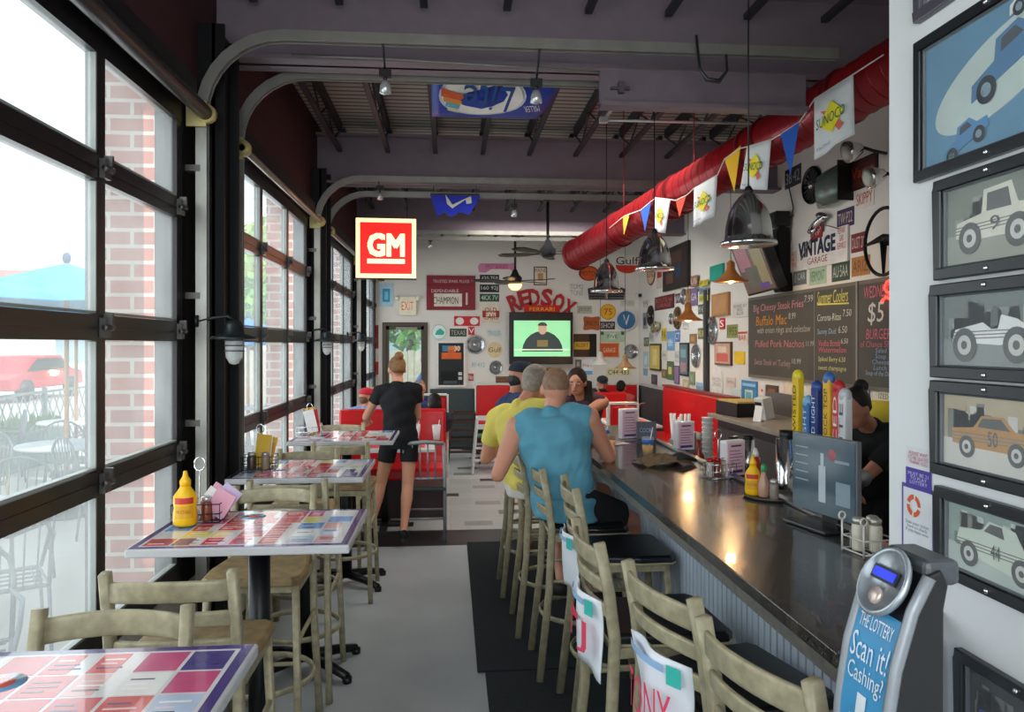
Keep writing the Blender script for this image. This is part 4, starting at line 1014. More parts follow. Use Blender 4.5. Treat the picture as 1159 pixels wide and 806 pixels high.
# ================================================================ OVERHEAD THINGS
# red spiral duct
A = Vector((2.366, 3.30, 3.185)); B = Vector((1.26, 7.48, 2.62)); ax = (B-A).normalized(); RD = .148; LEN = (B-A).length
t = thing('air_duct', 'big round glossy red air duct slanting down across the bar', 'duct', A)
qd = ax.to_track_quat('Z', 'Y').to_matrix().to_4x4()
m = MB(); m.lathe([(RD, 0), (RD, LEN), (RD-.012, LEN), (RD-.012, .0), (RD, 0)], n=36, M=qd); m.build('duct_pipe', C('#9c1a22', .3, .25, .10, coat=.3), t)
m = MB(); n = int(LEN/.085)
for k in range(n): m.lathe([(RD+.0, k*.085), (RD+.004, k*.085+.004), (RD, k*.085+.008)], n=32, M=qd)
m.build('spiral_seam', C('#7f161d', .3, .3), t)
for z in (.7, 1.35, 1.50, 2.4, 2.54, 3.4, LEN-.04): MB().lathe([(RD, z), (RD+.013, z+.004), (RD+.013, z+.03), (RD, z+.034)], n=32, M=qd).build('joint_band', C('#6c1218', .35, .3), t)
for z in (.25, 1.15, 2.2, 3.3):
    p = qd @ Vector((0, 0, z)); m = MB(); m.tube([p+Vector((-.02, 0, RD)), p+Vector((-.02, 0, ZT-(A.z+p.z)))], .005, n=6); m.build('hanger_rod', C('#77262b', .5), t)
m = MB(); R = random.Random(4)
for z in (.8, 1.62, 2.05): m.box(qd @ Vector((-RD*.2, -RD*.0, z))+Vector((0, 0, RD+.004)), (.12, .05, .012))
m.build('patch_plate', C('#50141a', .4), t)

# chrome dome pendants above the bar
def make_dome():
    t = thing('dome_pendant', 'x', 'lamp')
    prof = [(.128, 0), (.134, .004), (.132, .018), (.118, .024), (.112, .045), (.109, .08), (.103, .12), (.092, .16), (.073, .20), (.045, .235), (.018, .255), (.012, .262)]
    MB().lathe(prof, n=40).build('shade', CHROME, t); t.children[-1].modifiers.new('s', 'SOLIDIFY').thickness = .002
    MB().lathe([(.0, .012), (.118, .012), (.120, .018)], n=32).build('lens', clear_mat('ribbed_glass', (.8, .82, .82, 1), .55), t)
    MB().lathe([(.02, .25), (.024, .262), (.012, .285), (0, .29)]).build('cap', BLACK, t)
    return t
dm = make_dome()
for i, (u, v, Z, lb) in enumerate([(846, 278, 3.62, 'largest chrome dome pendant lamp, nearest over the bar'), (740, 306, 5.17, 'middle chrome dome pendant lamp over the bar'), (686, 331, 6.35, 'smallest chrome dome pendant lamp, furthest over the bar')]):
    X = (u-510)*Z/850; Y = Z-.12 if 0 else (Z-sn*X)/cs; p = Vector((X, Y, EYE+(390-v)*Z/850))
    o = dm if i == 0 else copy_tree(dm); place(o, p, 0, lb, 'chrome dome pendants over the bar')
    MB().cyl((0, 0, .28), (0, 0, ZT-p.z), .0035, n=6).build('cord', BLACK, o)
# warm metal cone pendants
def cone(u, v, Z, label, col, lit=True, s=1.0, top=3.78):
    X = (u-510)*Z/850; Y = (Z-sn*X)/cs; z = EYE+(390-v)*Z/850
    t = thing('cone_pendant', label, 'lamp', (X, Y, z), 0, 'small cone pendants')
    m = MB(); m.lathe([(.145*s, 0), (.147*s, .005), (.09*s, .035), (.05*s, .08), (.035*s, .11), (.034*s, .16), (.012, .18)], n=28); o = m.build('shade', C(col, .35, .5), t); o.modifiers.new('s', 'SOLIDIFY').thickness = .002
    MB().ell((0, 0, .025), (.033, .033, .038), C('#ffb255', .4, emis=14 if lit else 0, var=0) if lit else C('#e9e6de', .3)).build('bulb', None, t)
    MB().cyl((0, 0, .17), (0, 0, top-z), .003, n=6).build('cord', BLACK, t)
    if lit:
        l = bpy.data.lights.new('lamp_light', 'POINT'); l.energy = 9; l.color = (1, .62, .28); l.shadow_soft_size = .04
        lo = bpy.data.objects.new('lamp_light', l); COL.objects.link(lo); lo.parent = t; lo.location = (0, 0, -.03)
cone(826, 319, 6.3, 'lit copper cone pendant beside the tilted wall television', '#b8763f')
cone(778, 363, 7.4, 'lit copper cone pendant in front of the white sign board', '#b8763f')
cone(707, 417, 9.6, 'small lit cone pendant low over the far booths', '#a98460')
cone(679, 413, 10.3, 'unlit grey cone pendant low over the far booths', '#b9bab8', False)
# ceiling fans
def make_fan():
    t = thing('ceiling_fan', 'x', 'fan')
    MB().cyl((0, 0, .09), (0, 0, .62), .018).build('rod', BLACK, t)
    MB().lathe([(.02, .62), (.06, .64), (.065, .69), (0, .70)]).build('canopy', BLACK, t)
    MB().lathe([(0, -.05), (.06, -.045), (.10, -.01), (.10, .05), (.06, .09), (.03, .16), (.02, .17)]).build('motor', C('#0e0e10', .4), t)
    for k in range(5):
        a = 2*PI*k/5+.15; M = Matrix.Rotation(a, 4, 'Z') @ Matrix.Rotation(.18, 4, 'X')
        m = MB(); m.loft([(Vector((.09, 0, .0)), Vector((0, .025, 0)), Vector((0, 0, .006))), (Vector((.18, 0, .0)), Vector((0, .035, 0)), Vector((0, 0, .005))), (Vector((.30, 0, 0)), Vector((0, .078, 0)), Vector((0, 0, .004))), (Vector((.55, .01, 0)), Vector((0, .085, 0)), Vector((0, 0, .004))), (Vector((.64, .01, 0)), Vector((0, .045, 0)), Vector((0, 0, .003)))], n=10)
        o = m.build('blade', C('#18181a', .4), t)
        for v in o.data.vertices: v.co = M @ v.co
    return t
fn = make_fan()
p = onY(620, 287, 9.0); place(fn, p, 0, 'black ceiling fan nearest, hanging left of the red duct end', 'black ceiling fans')
o = copy_tree(fn); p2 = onY(583, 318, 10.9); place(o, p2, .5, 'black ceiling fan further away with a lit glass lamp under it', 'black ceiling fans')
MB().cyl((0, 0, .6), (0, 0, 3.70-p2.z), .018).build('rod', BLACK, o)
m = MB(); m.lathe([(0, -.14), (.05, -.13), (.09, -.09), (.10, -.05), (.04, -.045)]); m.build('lamp_bowl', C('#ffc37a', .4, emis=3, var=0), o)
# jelly jar wall lamps
def make_wlamp():
    t = thing('wall_lamp', 'x', 'lamp')
    m = MB(); m.tube([(-.16, 0, .06), (-.10, 0, .075), (-.03, 0, .085), (0, 0, .06)], .008, n=8); m.cyl((-.175, 0, .06), (-.16, 0, .06), .03); m.build('arm', C('#1c1f20', .4, .4), t)
    MB().lathe([(0, .065), (.03, .062), (.045, .04), (.05, .0), (.10, -.012), (.112, -.022), (.108, -.026), (.05, -.012)], n=28).build('shade', C('#22292b', .35, .3), t)
    MB().lathe([(.04, -.01), (.042, -.05), (.038, -.11), (.02, -.14), (0, -.147)], n=20).build('glass_jar', clear_mat('jar_glass', (.85, .88, .86, 1), .4), t)
    m = MB()
    for z in (-.03, -.055, -.08): m.tube([(.047*math.cos(a*PI/8), .047*math.sin(a*PI/8), z) for a in range(16)], .003, n=5, closed=True)
    m.build('cage', C('#3a3f40', .4, .5), t); return t
wl = make_wlamp()
for i, (u, v, X, lb) in enumerate([(265, 378, -1.02, 'grey barn style wall lamp with glass jar, nearest on the column'), (370, 383, -1.08, 'second wall lamp with glass jar along the glazed wall'), (409, 384, -1.08, 'third and smallest wall lamp along the glazed wall')]):
    q = onX(u, v, X); o = wl if i == 0 else copy_tree(wl); place(o, q, 0, lb, 'jar lamps on the columns')
# spot heads on tracks
for i, (u, v, Y, lb) in enumerate([(436, 92, 3.8, 'small chrome spotlight clipped to the nearest curved track'), (607, 103, 3.8, 'small chrome spotlight on the near track below the blue oval banner'), (430, 218, 6.9, 'small spotlight on the second pair of tracks'), (582, 238, 7.3, 'white bulb spotlight under the middle beam'), (487, 275, 10.4, 'tiny spotlight near the back wall above the red tool sign')]):
    q = onY(u, v, Y); t = thing('spotlight', lb, 'spotlight', q, 0, 'small spotlights on the tracks'); ta = [(3.66, 3.17), (3.66, 3.17), (6.74, 3.17), (7.22, 3.13), (10.15, 3.13)][i]; MB().bb((-.03, -.015, .02), (.03, .015, .06)).cyl((0, 0, .0), (0, 0, .03), .01).cyl((0, 0, .05), (0, ta[0]-Y, ta[1]-q.z), .006, n=6).build('clamp', BLACK, t); MB().lathe([(.02, .0), (.028, -.03), (.03, -.06), (.0, -.07)], n=16).build('head', C('#cfd0d0', .25, .6), t)
# lit red sign box
q = onY(437, 281, 7.35); t = thing('lightbox_sign', 'lit square red and cream GM sign hanging by the glazed wall', 'sign', q, .05)
s = .585/2
MB().bb((-s, 0, -s), (s, .16, s)).bb((-.08, .03, -s-.02), (-.02, .1, -s)).build('housing', C('#2c2620', .5), t)
MB().bb((-s+.004, -.006, -s+.004), (s-.004, 0, s-.004)).build('cream_face', C('#ffe3b0', .4, emis=1.1, var=0), t)
MB().bb((-s+.045, -.009, -s+.045), (s-.045, -.006, s-.045)).build('red_panel', C('#ff1408', .4, emis=.9, var=0), t)
m = MB(); add_text(m, 'GM', .36, .23, 0, .03, -.0105, C('#ffe8bd', .4, emis=1.1, var=0), bold=.011); m.bb((-.18, -.011, -.15), (.18, -.0095, -.105), C('#ffe8bd', .4, emis=1.1, var=0)); m.build('lettering', None, t)
for sx in (-.2, .2): MB().cyl((sx, .08, s), (sx, .08, ZT-q.z), .003, n=6).build('hanging_wire', BLACK, t)
# blue oval beer banner: quarter-rolled sheet
def grid_sheet(p00, p10, p11, p01, nu, nv, sag=0, axis=Vector((0, 0, 1))):
    vs = []; fs = []
    for j in range(nv+1):
        for i in range(nu+1):
            a, b = i/nu, j/nv; p = (p00*(1-a)+p10*a)*(1-b)+(p01*(1-a)+p11*a)*b; vs.append(p+axis*sag*math.sin(PI*b))
    for j in range(nv):
        for i in range(nu): q = j*(nu+1)+i; fs.append((q, q+1, q+nu+2, q+nu+1))
    return vs, fs
Yb = 4.95
P00, P10, P11, P01 = onY(488, 70, Yb-.3), onY(640, 84, Yb-.3), onY(607, 134, Yb+.2), onY(489, 131, Yb+.2)
t = thing('beer_banner', 'curved blue beer banner with white oval hanging under the joists', 'banner', (0, 0, 0))
vs, fs = grid_sheet(P00, P10, P11, P01, 12, 8, -.04); m = MB(); m.add(vs, fs, C('#17399a', .4), True); o = m.build('banner_sheet', None, t); o.modifiers.new('s', 'SOLIDIFY').thickness = .006
def onsheet(mb, name, off=.012):
    o = mb.build(name, None, t)
    for v in o.data.vertices:
        a, b = v.co.x, v.co.z; p = (P00*(1-a)+P10*a)*(1-b)+(P01*(1-a)+P11*a)*b; nrm = ((P10-P00).cross(P01-P00)).normalized()
        if nrm.y > 0: nrm = -nrm
        v.co = p+Vector((0, 0, -.04*math.sin(PI*b)))+nrm*(off)
    return o
def oval(cx, cz, rx, rz, mat, n=28): 
    mb = MB(); mb.add([(cx+rx*math.cos(2*PI*k/n), 0, cz+rz*math.sin(2*PI*k/n)) for k in range(n)], [tuple(range(n))], mat); return mb
onsheet(oval(.42, .45, .36, .42, C('#c8ccd2', .4)), 'silver_oval', .012); onsheet(oval(.42, .44, .335, .38, C('#e8e3da', .4)), 'white_oval', .016)
mb = MB()
for k, c in enumerate(['#d0542c', '#d98a3a', '#4fa3c0', '#c8d0a0']): mb.add([(.08+.02*k, 0, .30+.1*k), (.28-.02*k, 0, .42+.1*k), (.24, 0, .50+.1*k), (.08+.02*k, 0, .44+.1*k)], [(0, 1, 2, 3)], C(c, .5))
onsheet(mb, 'colour_swirl', .019)
onsheet(add_text(MB(), 'Lite', -.40, .5, .46, .46, 0, C('#24508e', .4), rot=.0), 'lettering', .021)
onsheet(add_text(MB(), 'MILLER', -.13, .16, .87, .62, 0, C('#e6e3dd', .4), rot=-.3), 'lettering', .014)
for P in (P00, P10): MB().cyl(P, (P.x, P.y, 3.70), .003, n=5).build('wire', BLACK, t)
# jagged blue pennant
Yj = 7.1; pts = [(487, 221), (544, 222), (538, 233), (531, 242), (527, 238), (519, 240), (511, 245), (504, 240), (499, 244), (494, 243), (491, 234)]
pts = [(487, 221), (544, 222), (531, 243), (519, 240), (511, 246), (503, 240), (495, 245)]
t = thing('blue_pennant', 'jagged bright blue hanging pennant with a white outlined emblem', 'pennant', (0, 0, 0)); q = [onY(u, v, Yj) for u, v in pts]
m = MB(); m.prism([(a.x, a.z) for a in q], Yj-.004, Yj+.004); m.build('cloth', C('#1a2cb4', .6, emis=0), t)
q = [onY(u, v, Yj) for u, v in [(504, 220), (512, 232), (533, 222), (534, 230), (528, 231), (527, 226), (512, 236), (506, 231)]]
m = MB(); m.prism([(a.x, a.z) for a in q], Yj-.008, Yj-.004); m.build('emblem', C('#cfd0b8', .6), t)
q0 = onY(515, 221, Yj); MB().bb((q0.x-.23, Yj-.006, q0.z), (q0.x+.23, Yj+.006, q0.z+.015)).cyl((q0.x-.2, Yj, q0.z), (q0.x-.2, Yj, 3.23), .003, n=5).cyl((q0.x+.2, Yj, q0.z), (q0.x+.2, Yj, 3.23), .003, n=5).build('rod', BLACK, t)
# bunting along the duct
t = thing('bunting', 'string of white, yellow, blue and orange pennant flags in front of the red duct', 'bunting', (0, 0, 0))
def ductZ(u):  # stays just in front of the duct
    k = (u-510)/850.0; a, b = A, B
    s = (k*(a.y)-a.x)/((b.x-a.x)-k*(b.y-a.y)); return a.y+s*(b.y-a.y)-.37
cord = []
for u, v in [(1000, 62), (966, 84), (922, 112), (905, 138), (884, 152), (873, 158), (846, 166), (838, 168), (820, 180), (812, 198), (786, 213), (777, 221), (765, 227), (759, 226), (742, 224), (725, 238), (706, 245), (690, 258)]: cord.append(onY(u, v, ductZ(u)))
MB().tube(cord, .004, n=5).build('cord', C('#d8d2cc', .7), t)
def flag(pts, col, emblem=False, name='flag'):
    q = [onY(u, v, ductZ(u)+((i % 2)*.0)) for i, (u, v) in enumerate(pts)]
    m = MB(); n = len(q)
    if n == 4:
        vs, fs = grid_sheet(q[0], q[1], q[2], q[3], 8, 8)
        d = (q[1]-q[0]).cross(q[3]-q[0]).normalized()
        vs = [v+d*.012*math.sin(k % 9*.9)*(k//9)/8 for k, v in enumerate(vs)]
        m.add(vs, fs, None, True)
    else: m.add(q, [tuple(range(n))])
    f = m.build(name, C(col, .7, var=.03), t); f.modifiers.new('s', 'SOLIDIFY').thickness = .003
    if emblem:
        nn = (q[1]-q[0]).cross(q[3]-q[0]).normalized(); nn = -nn if nn.y > 0 else nn
        def put(mb, nm, off):
            o = mb.build(nm, None, f)
            for v in o.data.vertices:
                a, b = v.co.x, v.co.z; k = (q[0]*(1-a)+q[1]*a)*(1-b)+(q[3]*(1-a)+q[2]*a)*b; v.co = k+nn*off
        mb = MB(); mb.add([(.22, 0, .30), (.36, 0, .34), (.80, 0, .72), (.70, 0, .80)], [(0, 1, 2, 3)], C('#e06a50', .6)); put(mb, 'red_arrow', .015)
        mb = MB(); mb.add([(.5, 0, .22), (.82, 0, .50), (.52, 0, .76), (.20, 0, .54)], [(0, 1, 2, 3)], C('#e9dc2c', .6)); put(mb, 'yellow_diamond', .018)
        mb = add_text(MB(), 'SUNOCO', .74, -.17, .5, .50, 0, C('#1d5f54', .6), rot=.0); put(mb, 'lettering', .021)
        mb = add_text(MB(), 'RACING', .35, -.05, .3, .9, 0, C('#5a6fb0', .6)); put(mb, 'lettering', .016)
flag([(922, 112), (966, 84), (966, 152), (922, 181)], '#d9dcdd', True)
flag([(884, 152), (905, 138), (895, 198)], '#1c56b4')
flag([(846, 166), (873, 158), (867, 215), (838, 214)], '#d9dcdd', True)
flag([(820, 180), (838, 165), (831, 217)], '#e6b41c')
flag([(786, 213), (812, 198), (808, 245), (785, 257)], '#d9dcdd', True)
flag([(765, 228), (777, 220), (769, 246)], '#d8442a')
flag([(742, 224), (759, 226), (752, 264), (741, 262)], '#d9dcdd', True)
flag([(725, 238), (737, 228), (730, 262)], '#1c56b4')
flag([(705, 246), (713, 241), (706, 266)], '#d9a92a')

# ================================================================ WALL THINGS
WALLS = {'F': ('y', YF), 'R': ('x', XR), 'P': ('x', XP)}
def spot(w, u0, v0, u1, v1, th=.02):
    k, c = WALLS[w]; um, vm = (u0+u1)/2, (v0+v1)/2
    if k == 'y':
        a, b = onY(u0, v0, c), onY(u1, v1, c); return Vector(((a.x+b.x)/2, c, (a.z+b.z)/2)), b.x-a.x, a.z-b.z, 0
    a, b = onX(u0, vm, c), onX(u1, vm, c); p, q = onX(um, v0, c), onX(um, v1, c)
    return Vector((c, (a.y+b.y)/2, (p.z+q.z)/2)), abs(a.y-b.y), p.z-q.z, -PI/2
def sign(w, u0, v0, u1, v1, name, cat, label, bg='#ddd', fg='#333', txt=None, border=None, shape='rect', th=.012, rot=0, extra=None, group=None, tw=.85, thh=.62, tz=0, off=0):
    p, W_, H_, rz = spot(w, u0, v0, u1, v1)
    t = thing(name, label, cat, p, rz, group)
    y0, y1 = -th-.001-off, -.001-off; kids = []
    if shape == 'rect':
        n0 = MB()
        if border: n0.bb((-W_/2, y0, -H_/2), (W_/2, y1, H_/2)); kids.append(n0.build('frame' if name.startswith('framed') else 'border', C(border, .45), t)); bd = min(W_, H_)*.07; kids.append(MB().bb((-W_/2+bd, y0-.002, -H_/2+bd), (W_/2-bd, y0, H_/2-bd)).build('panel', C(bg, .5), kids[0])); y0 -= .002
        else: n0.bb((-W_/2, y0, -H_/2), (W_/2, y1, H_/2)); kids.append(n0.build('panel', C(bg, .5), t))
    elif shape == 'round':
        m = MB(); n = 28
        for (f, ya, yb, c) in ([(1, y0, y1, border or bg)]+([(.86, y0-.002, y0, bg)] if border else [])):
            m.prism([(W_/2*f*math.cos(2*PI*k/n), H_/2*f*math.sin(2*PI*k/n)) for k in range(n)], ya, yb, C(c, .45))
        kids.append(m.build('disc', None, t)); y0 -= .002 if border else 0
    elif shape == 'poly':
        m = MB(); m.prism([(a*W_/2, b*H_/2) for a, b in extra], y0, y1); kids.append(m.build('panel', C(bg, .5), t)); extra = None
    if extra:
        for (a0, b0, a1, b1, c) in extra:
            y0 -= .0012
            m = MB(); m.bb((a0*W_/2, y0, b0*H_/2), (a1*W_/2, y0+.0012, b1*H_/2)); kids.append(m.build('printed_area', C(c, .55), kids[0]))
    if txt:
        kids.append(lettering(kids[0], txt, W_*tw, H_*thh, 0, tz*H_, y0-.0012, C(fg, .5)))
    if rot:
        for k in kids:
            for v in k.data.vertices: v.co = Matrix.Rotation(rot, 3, 'Y') @ v.co
    return t
def plate(w, u0, v0, u1, v1, txt, bg, fg, label, rot=0): return sign(w, u0, v0, u1, v1, 'license_plate', 'license plate', label, bg, fg, txt, rot=rot, thh=.6, th=.004)
def wheel(w, u, v, r, label, name='hubcap', cat='hubcap', rim='#c9ccce', mid='#8d9092', spokes=0, ru=None, col2=None):
    ru = ru or r; p, W_, H_, rz = spot(w, u-ru, v-r, u+ru, v+r); R_ = H_/2
    t = thing(name, label, cat, p, rz); M = Matrix.Rotation(PI/2, 4, 'X')
    MB().lathe([(R_, .002), (R_, .02), (R_*.93, .035), (R_*.84, .02), (R_*.8, .012), (R_*.2, .012), (0, .012)], C(rim, .2, .9), n=32, M=M).build('rim', None, t)
    m = MB()
    if spokes:
        for k in range(spokes):
            a = 2*PI*k/spokes; m.box((R_*.5*math.cos(a), -.02, R_*.5*math.sin(a)), (R_*.62, .008, R_*.05), C(mid, .3, .7), ry=-a)
    else: m.lathe([(R_*.62, .012), (R_*.55, .028), (R_*.42, .03), (R_*.36, .02)], C(mid, .3, .7), n=28, M=M)
    m.build('spokes' if spokes else 'inner_ring', None, t)
    MB().lathe([(R_*.25, .012), (R_*.22, .035), (R_*.1, .045), (0, .046)], C(col2 or rim, .2, .8), n=20, M=M).build('hub', None, t)
    return t
# ---- far wall
sign('F', 429, 321, 445, 347, 'poster', 'poster', 'light blue paper poster left of the EXIT sign', '#a9cbd9', '#2f86ad', None, extra=[(-.5, -.6, .55, .55, '#2f8fb5'), (-.2, -.4, .3, .3, '#6fbfd6')])
t = sign('F', 452, 336, 471, 357, 'exit_sign', 'exit sign', 'EXIT sign with emergency lamp heads above the back door', '#e6dfc4', '#e8603a', 'EXIT', th=.06, thh=.45, tw=.7)
for sx in (-1, 1): MB().ell((sx*.17, -.05, .13), (.045, .05, .045), C('#e9e4cf', .4)).bb((min(sx*.1, sx*.17), -.05, .11), (max(sx*.1, sx*.17), -.03, .13), C('#e9e4cf', .4)).build('lamp_head', None, t)
t = sign('F', 483, 312, 538, 351, 'tin_sign', 'sign', 'dark red tool box shaped sign reading CHAMPION', '#7f1d2b', '#d7c9c9', None, extra=[(-1, .42, 1, .46, '#5a121d'), (-.7, -.80, .45, -.05, '#d9d2c4'), (.6, -.7, .68, .0, '#c9b9b4')], th=.04)
lettering(t, 'CHAMPION', .42, .12, -.09, -.13, -.047, C('#2a2222', .5)); lettering(t, 'TRUSTED SPARK PLUGS', .6, .05, 0, .19, -.047, C('#d8b9b9', .5)); lettering(t, 'DEPENDABLE', .45, .05, -.1, .03, -.047, C('#e0c9c9', .5))
t = sign('F', 541, 297, 584, 309, 'tin_sign', 'sign', 'pink wrench shaped sign with a small pink car near the ceiling', '#c77fa3', '#b02a52', 'FIRST BARBER', shape='poly', extra=[(-1, .2), (-.9, .8), (.72, .8), (.85, 1), (1, .5), (1, -.4), (.85, -.9), (.7, -.3), (-.3, -.3), (-.6, -1), (-.95, -.9)], thh=.4, tz=.1, tw=.6)
plate('F', 543, 311, 565, 320, '430·750', '#15191d', '#c9ccca', 'black plate reading 430 750, topmost of the three stacked plates')
plate('F', 543, 322, 565, 331, '160 92J', '#15181c', '#d2d0ca', 'black plate reading 160 92J, middle of the three stacked plates')
plate('F', 543, 332.5, 565, 341.5, '4KX 7V', '#234a33', '#c9d6c9', 'dark green plate, lowest of the three stacked plates')
sign('F', 546, 344, 565, 366, 'poster', 'poster', 'red and cream poster with text under the three stacked plates', '#d9cfb9', '#8f1d20', 'OLD\nCARS', extra=[(-1, -.4, 1, .3, '#a52a2c'), (-.6, -.3, .6, .2, '#e2d3b9')])
t = sign('F', 514, 358, 543, 369, 'tin_sign', 'sign', 'red sign with two white circles', '#c4232b', '#fff'); 
for sx in (-.12, .12): MB().prism([(sx+.07*math.cos(2*PI*k/20), .06*math.sin(2*PI*k/20)) for k in range(20)], -.016, -.012, C('#e2ddda', .5)).build('white_circle', None, t)
sign('F', 530, 370, 537, 379, 'small_tag', 'sign', 'small red tag below the red sign with two circles', '#b81f28', '#eee', 'V')
plate('F', 509, 372, 528, 381, 'TEXAS', '#2c3a30', '#a9ad9c', 'dark green plate right of the round white and teal sign')
t = sign('F', 488.5, 367, 505.5, 384.5, 'round_sign', 'sign', 'round white sign with a teal shape beside the back door', '#dfe6e2', '#2aa08a', None, shape='round', border='#a8cfc4'); MB().prism([(-.07, -.05), (.07, -.05), (.09, .0), (.02, .06), (-.04, .02)], -.02, -.015, C('#2fa48f', .5)).build('teal_shape', None, t)
wheel('F', 538, 390, 11, 'large chrome hubcap between the display case and the Gulf disc')
plate('F', 551, 373, 568, 382, 'TRAILER', '#c9d2cf', '#8fa49c', 'pale plate above the beige Gulf disc')
sign('F', 551.5, 387, 568.5, 405, 'round_sign', 'sign', 'beige round Gulf sign', '#d6c096', '#3c2f22', 'Gulf', shape='round', thh=.3)
plate('F', 533, 409, 550, 417, 'RI·412', '#cfd4d2', '#8f9c9a', 'pale plate below the large chrome hubcap')
wheel('F', 561, 416, 8, 'small chrome hubcap below the beige Gulf disc')
plate('F', 561, 426, 580, 435, 'DODGE', '#7d5d45', '#3f2c20', 'rusty brown plate low on the wall left of the navy shirt man')
sign('F', 530, 423, 536, 431, 'small_tag', 'sign', 'small red tag low beside the display case', '#a8433c', '#ddd', 'No')
t = sign('F', 494, 386, 527, 438, 'display_case', 'display case', 'black display case with an orange race car picture right of the back door', '#1d2024', '#eee', None, border='#d9d5d2', th=.05, extra=[(-.6, .55, .2, .8, '#3f7fa0'), (-.2, .62, .65, .78, '#d07a35'), (-.65, .22, .7, .5, '#d4622a'), (-.2, .48, .3, .62, '#c9571f'), (-.7, -.75, .45, -.3, '#08090a'), (.5, -.68, .75, -.55, '#b8bcb8'), (.5, -.48, .75, -.35, '#c9ccc8'), (-.5, -.85, .4, -.72, '#4a4f55')]); lettering(t, '30', .09, .09, .1, .26, -.064, C('#f2ede4', .5))
sign('F', 423.5, 368, 428.5, 427, 'strip_sign', 'sign', 'tall narrow red and white strip sign at the wall corner', '#d8cfc8', '#fff', None, extra=[(-1, .1, 1, 1, '#8f2f2c'), (-1, -.9, 1, -.4, '#c2262c')])
sign('F', 604, 302, 619, 323, 'framed_picture', 'picture', 'small dark framed crest picture under the near ceiling fan', '#d8cdb4', '#7a4a2a', 'MAINE', border='#2a1a14', extra=[(-.4, -.5, .4, .3, '#b98a55')], thh=.2, tz=.3)
# arched red letters
t = thing('sign_letters', 'arched red wooden letters RED SOX above the television', 'letters', Vector((onY(612, 340, YF).x, YF, onY(612, 340, YF).z)))
for ch, u, v, s in [('R', 582, 343, .30), ('E', 593, 338, .28), ('D', 604.5, 337, .30), ('S', 618.5, 337, .30), ('O', 632, 342, .29), ('X', 643.5, 349, .29)]:
    q = onY(u, v, YF)-t.location; a = -(u-612)/31*.42
    vs, fs = text_mesh(ch, off=.035); m = MB(); w_ = .19
    m2 = [Matrix.Rotation(-a, 3, 'Y') @ Vector((x*w_, 0, z*s)) for x, z in vs]
    extrude_flat(m, [(q.x+p_.x, -.05, q.z+p_.z) for p_ in m2], fs, .045, None); o = m.build('letter', C('#a51c22', .5, var=.2), t)
sign('F', 593, 345.5, 633, 355, 'tin_sign', 'sign', 'red FERRARI sign just above the television', '#d01f12', '#f2c24a', 'FERRARI', th=.05, thh=.45, tw=.7, off=.02)
t = thing('wall_television', 'black framed wall television showing a man on a green screen', 'television', (onY(610.5, 383, YF).x, YF, onY(610.5, 383, YF).z))
a, b = onY(575, 354, YF-.25), onY(647, 413, YF-.25); tw_, th_ = b.x-a.x, a.z-b.z
MB().bb((-tw_/2, -.26, -th_/2), (tw_/2, -.18, th_/2)).build('casing', C('#0f1012', .3), t, .01); MB().bb((-.2, -.18, -.15), (.2, -.001, .15)).build('wall_mount', BLACK, t)
MB().bb((-tw_/2+.075, -.263, -th_/2+.13), (tw_/2-.045, -.26, th_/2-.14)).build('screen', C('#8fd79f', .2, emis=.75, var=.05), t)
m = MB(); sk = C('#c9a58c', .4, emis=.5, var=0); dk = C('#3a4444', .4, emis=.45, var=0)
m.prism([(.02+.34*math.cos(PI*k/10), -.22+.34*math.sin(PI*k/10)) for k in range(11)], -.266, -.263, dk); m.prism([(.02+.075*math.cos(2*PI*k/14), .16+.10*math.sin(2*PI*k/14)) for k in range(14)], -.268, -.266, sk)
m.prism([(.02+.08*math.cos(PI*k/8), .205+.06*math.sin(PI*k/8)) for k in range(9)], -.27, -.268, dk); m.bb((-tw_/2+.08, -.272, -.20), (tw_/2-.06, -.2705, -.18), C('#d8e8c8', .4, emis=.6)); m.bb((-.07, -.268, -.14), (.11, -.2665, -.03), C('#8a7a4a', .4, emis=.4)); m.build('screen_image', None, t)
sign('F', 644, 320, 661, 336, 'license_plate', 'license plate', 'pair of white plates, upper one reading TOM2', '#d6d4d0', '#8a8886', 'TOM2\nTONE', thh=.8)
t = thing('car_grille', 'black and chrome car grille behind the furthest dome pendant', 'grille', spot('F', 664, 322, 708, 340)[0])
m = MB(); 
for sx in (-1, 1):
    m.prism([(sx*.03, -.12), (sx*.30, -.12), (sx*.32, .06), (sx*.10, .12), (sx*.03, .1)], -.04, -.002, C('#1a1c1e', .3))
    for k in range(4): m.bb((min(sx*.04, sx*.3), -.05, -.10+k*.045), (max(sx*.04, sx*.3), -.04, -.085+k*.045), C('#8f9496', .25, .8))
m.bb((-.015, -.05, -.13), (.015, -.002, .1), CHROME); m.build('grille', None, t)
plate('F', 653, 346, 670, 355, 'JEEP', '#a9ab9c', '#6c7468', 'grey green plate under the pair of white plates')
t = sign('F', 679, 344, 697, 362, 'round_sign', 'sign', 'round yellow and orange sign above the SHOP plate', '#d9a62a', '#8a3a1a', '75', shape='round', border='#c98a2a', thh=.4, tw=.5)
t = sign('F', 696, 350.5, 720, 374.5, 'round_sign', 'clock', 'round blue clock with chrome rim on the back wall', '#3a6a94', '#c9d6df', 'V', shape='round', border='#c9ced2', thh=.5, tw=.3, th=.05)
sign('F', 660, 358, 679, 374, 'tin_sign', 'sign', 'brown orange notched shield sign', '#a5562a', '#3a1d12', 'UNION', shape='poly', extra=[(-1, .8), (-.8, 1), (0, .85), (.8, 1), (1, .8), (.9, 0), (1, -.8), (.8, -1), (0, -.85), (-.8, -1), (-1, -.8), (-.9, 0)], thh=.35)
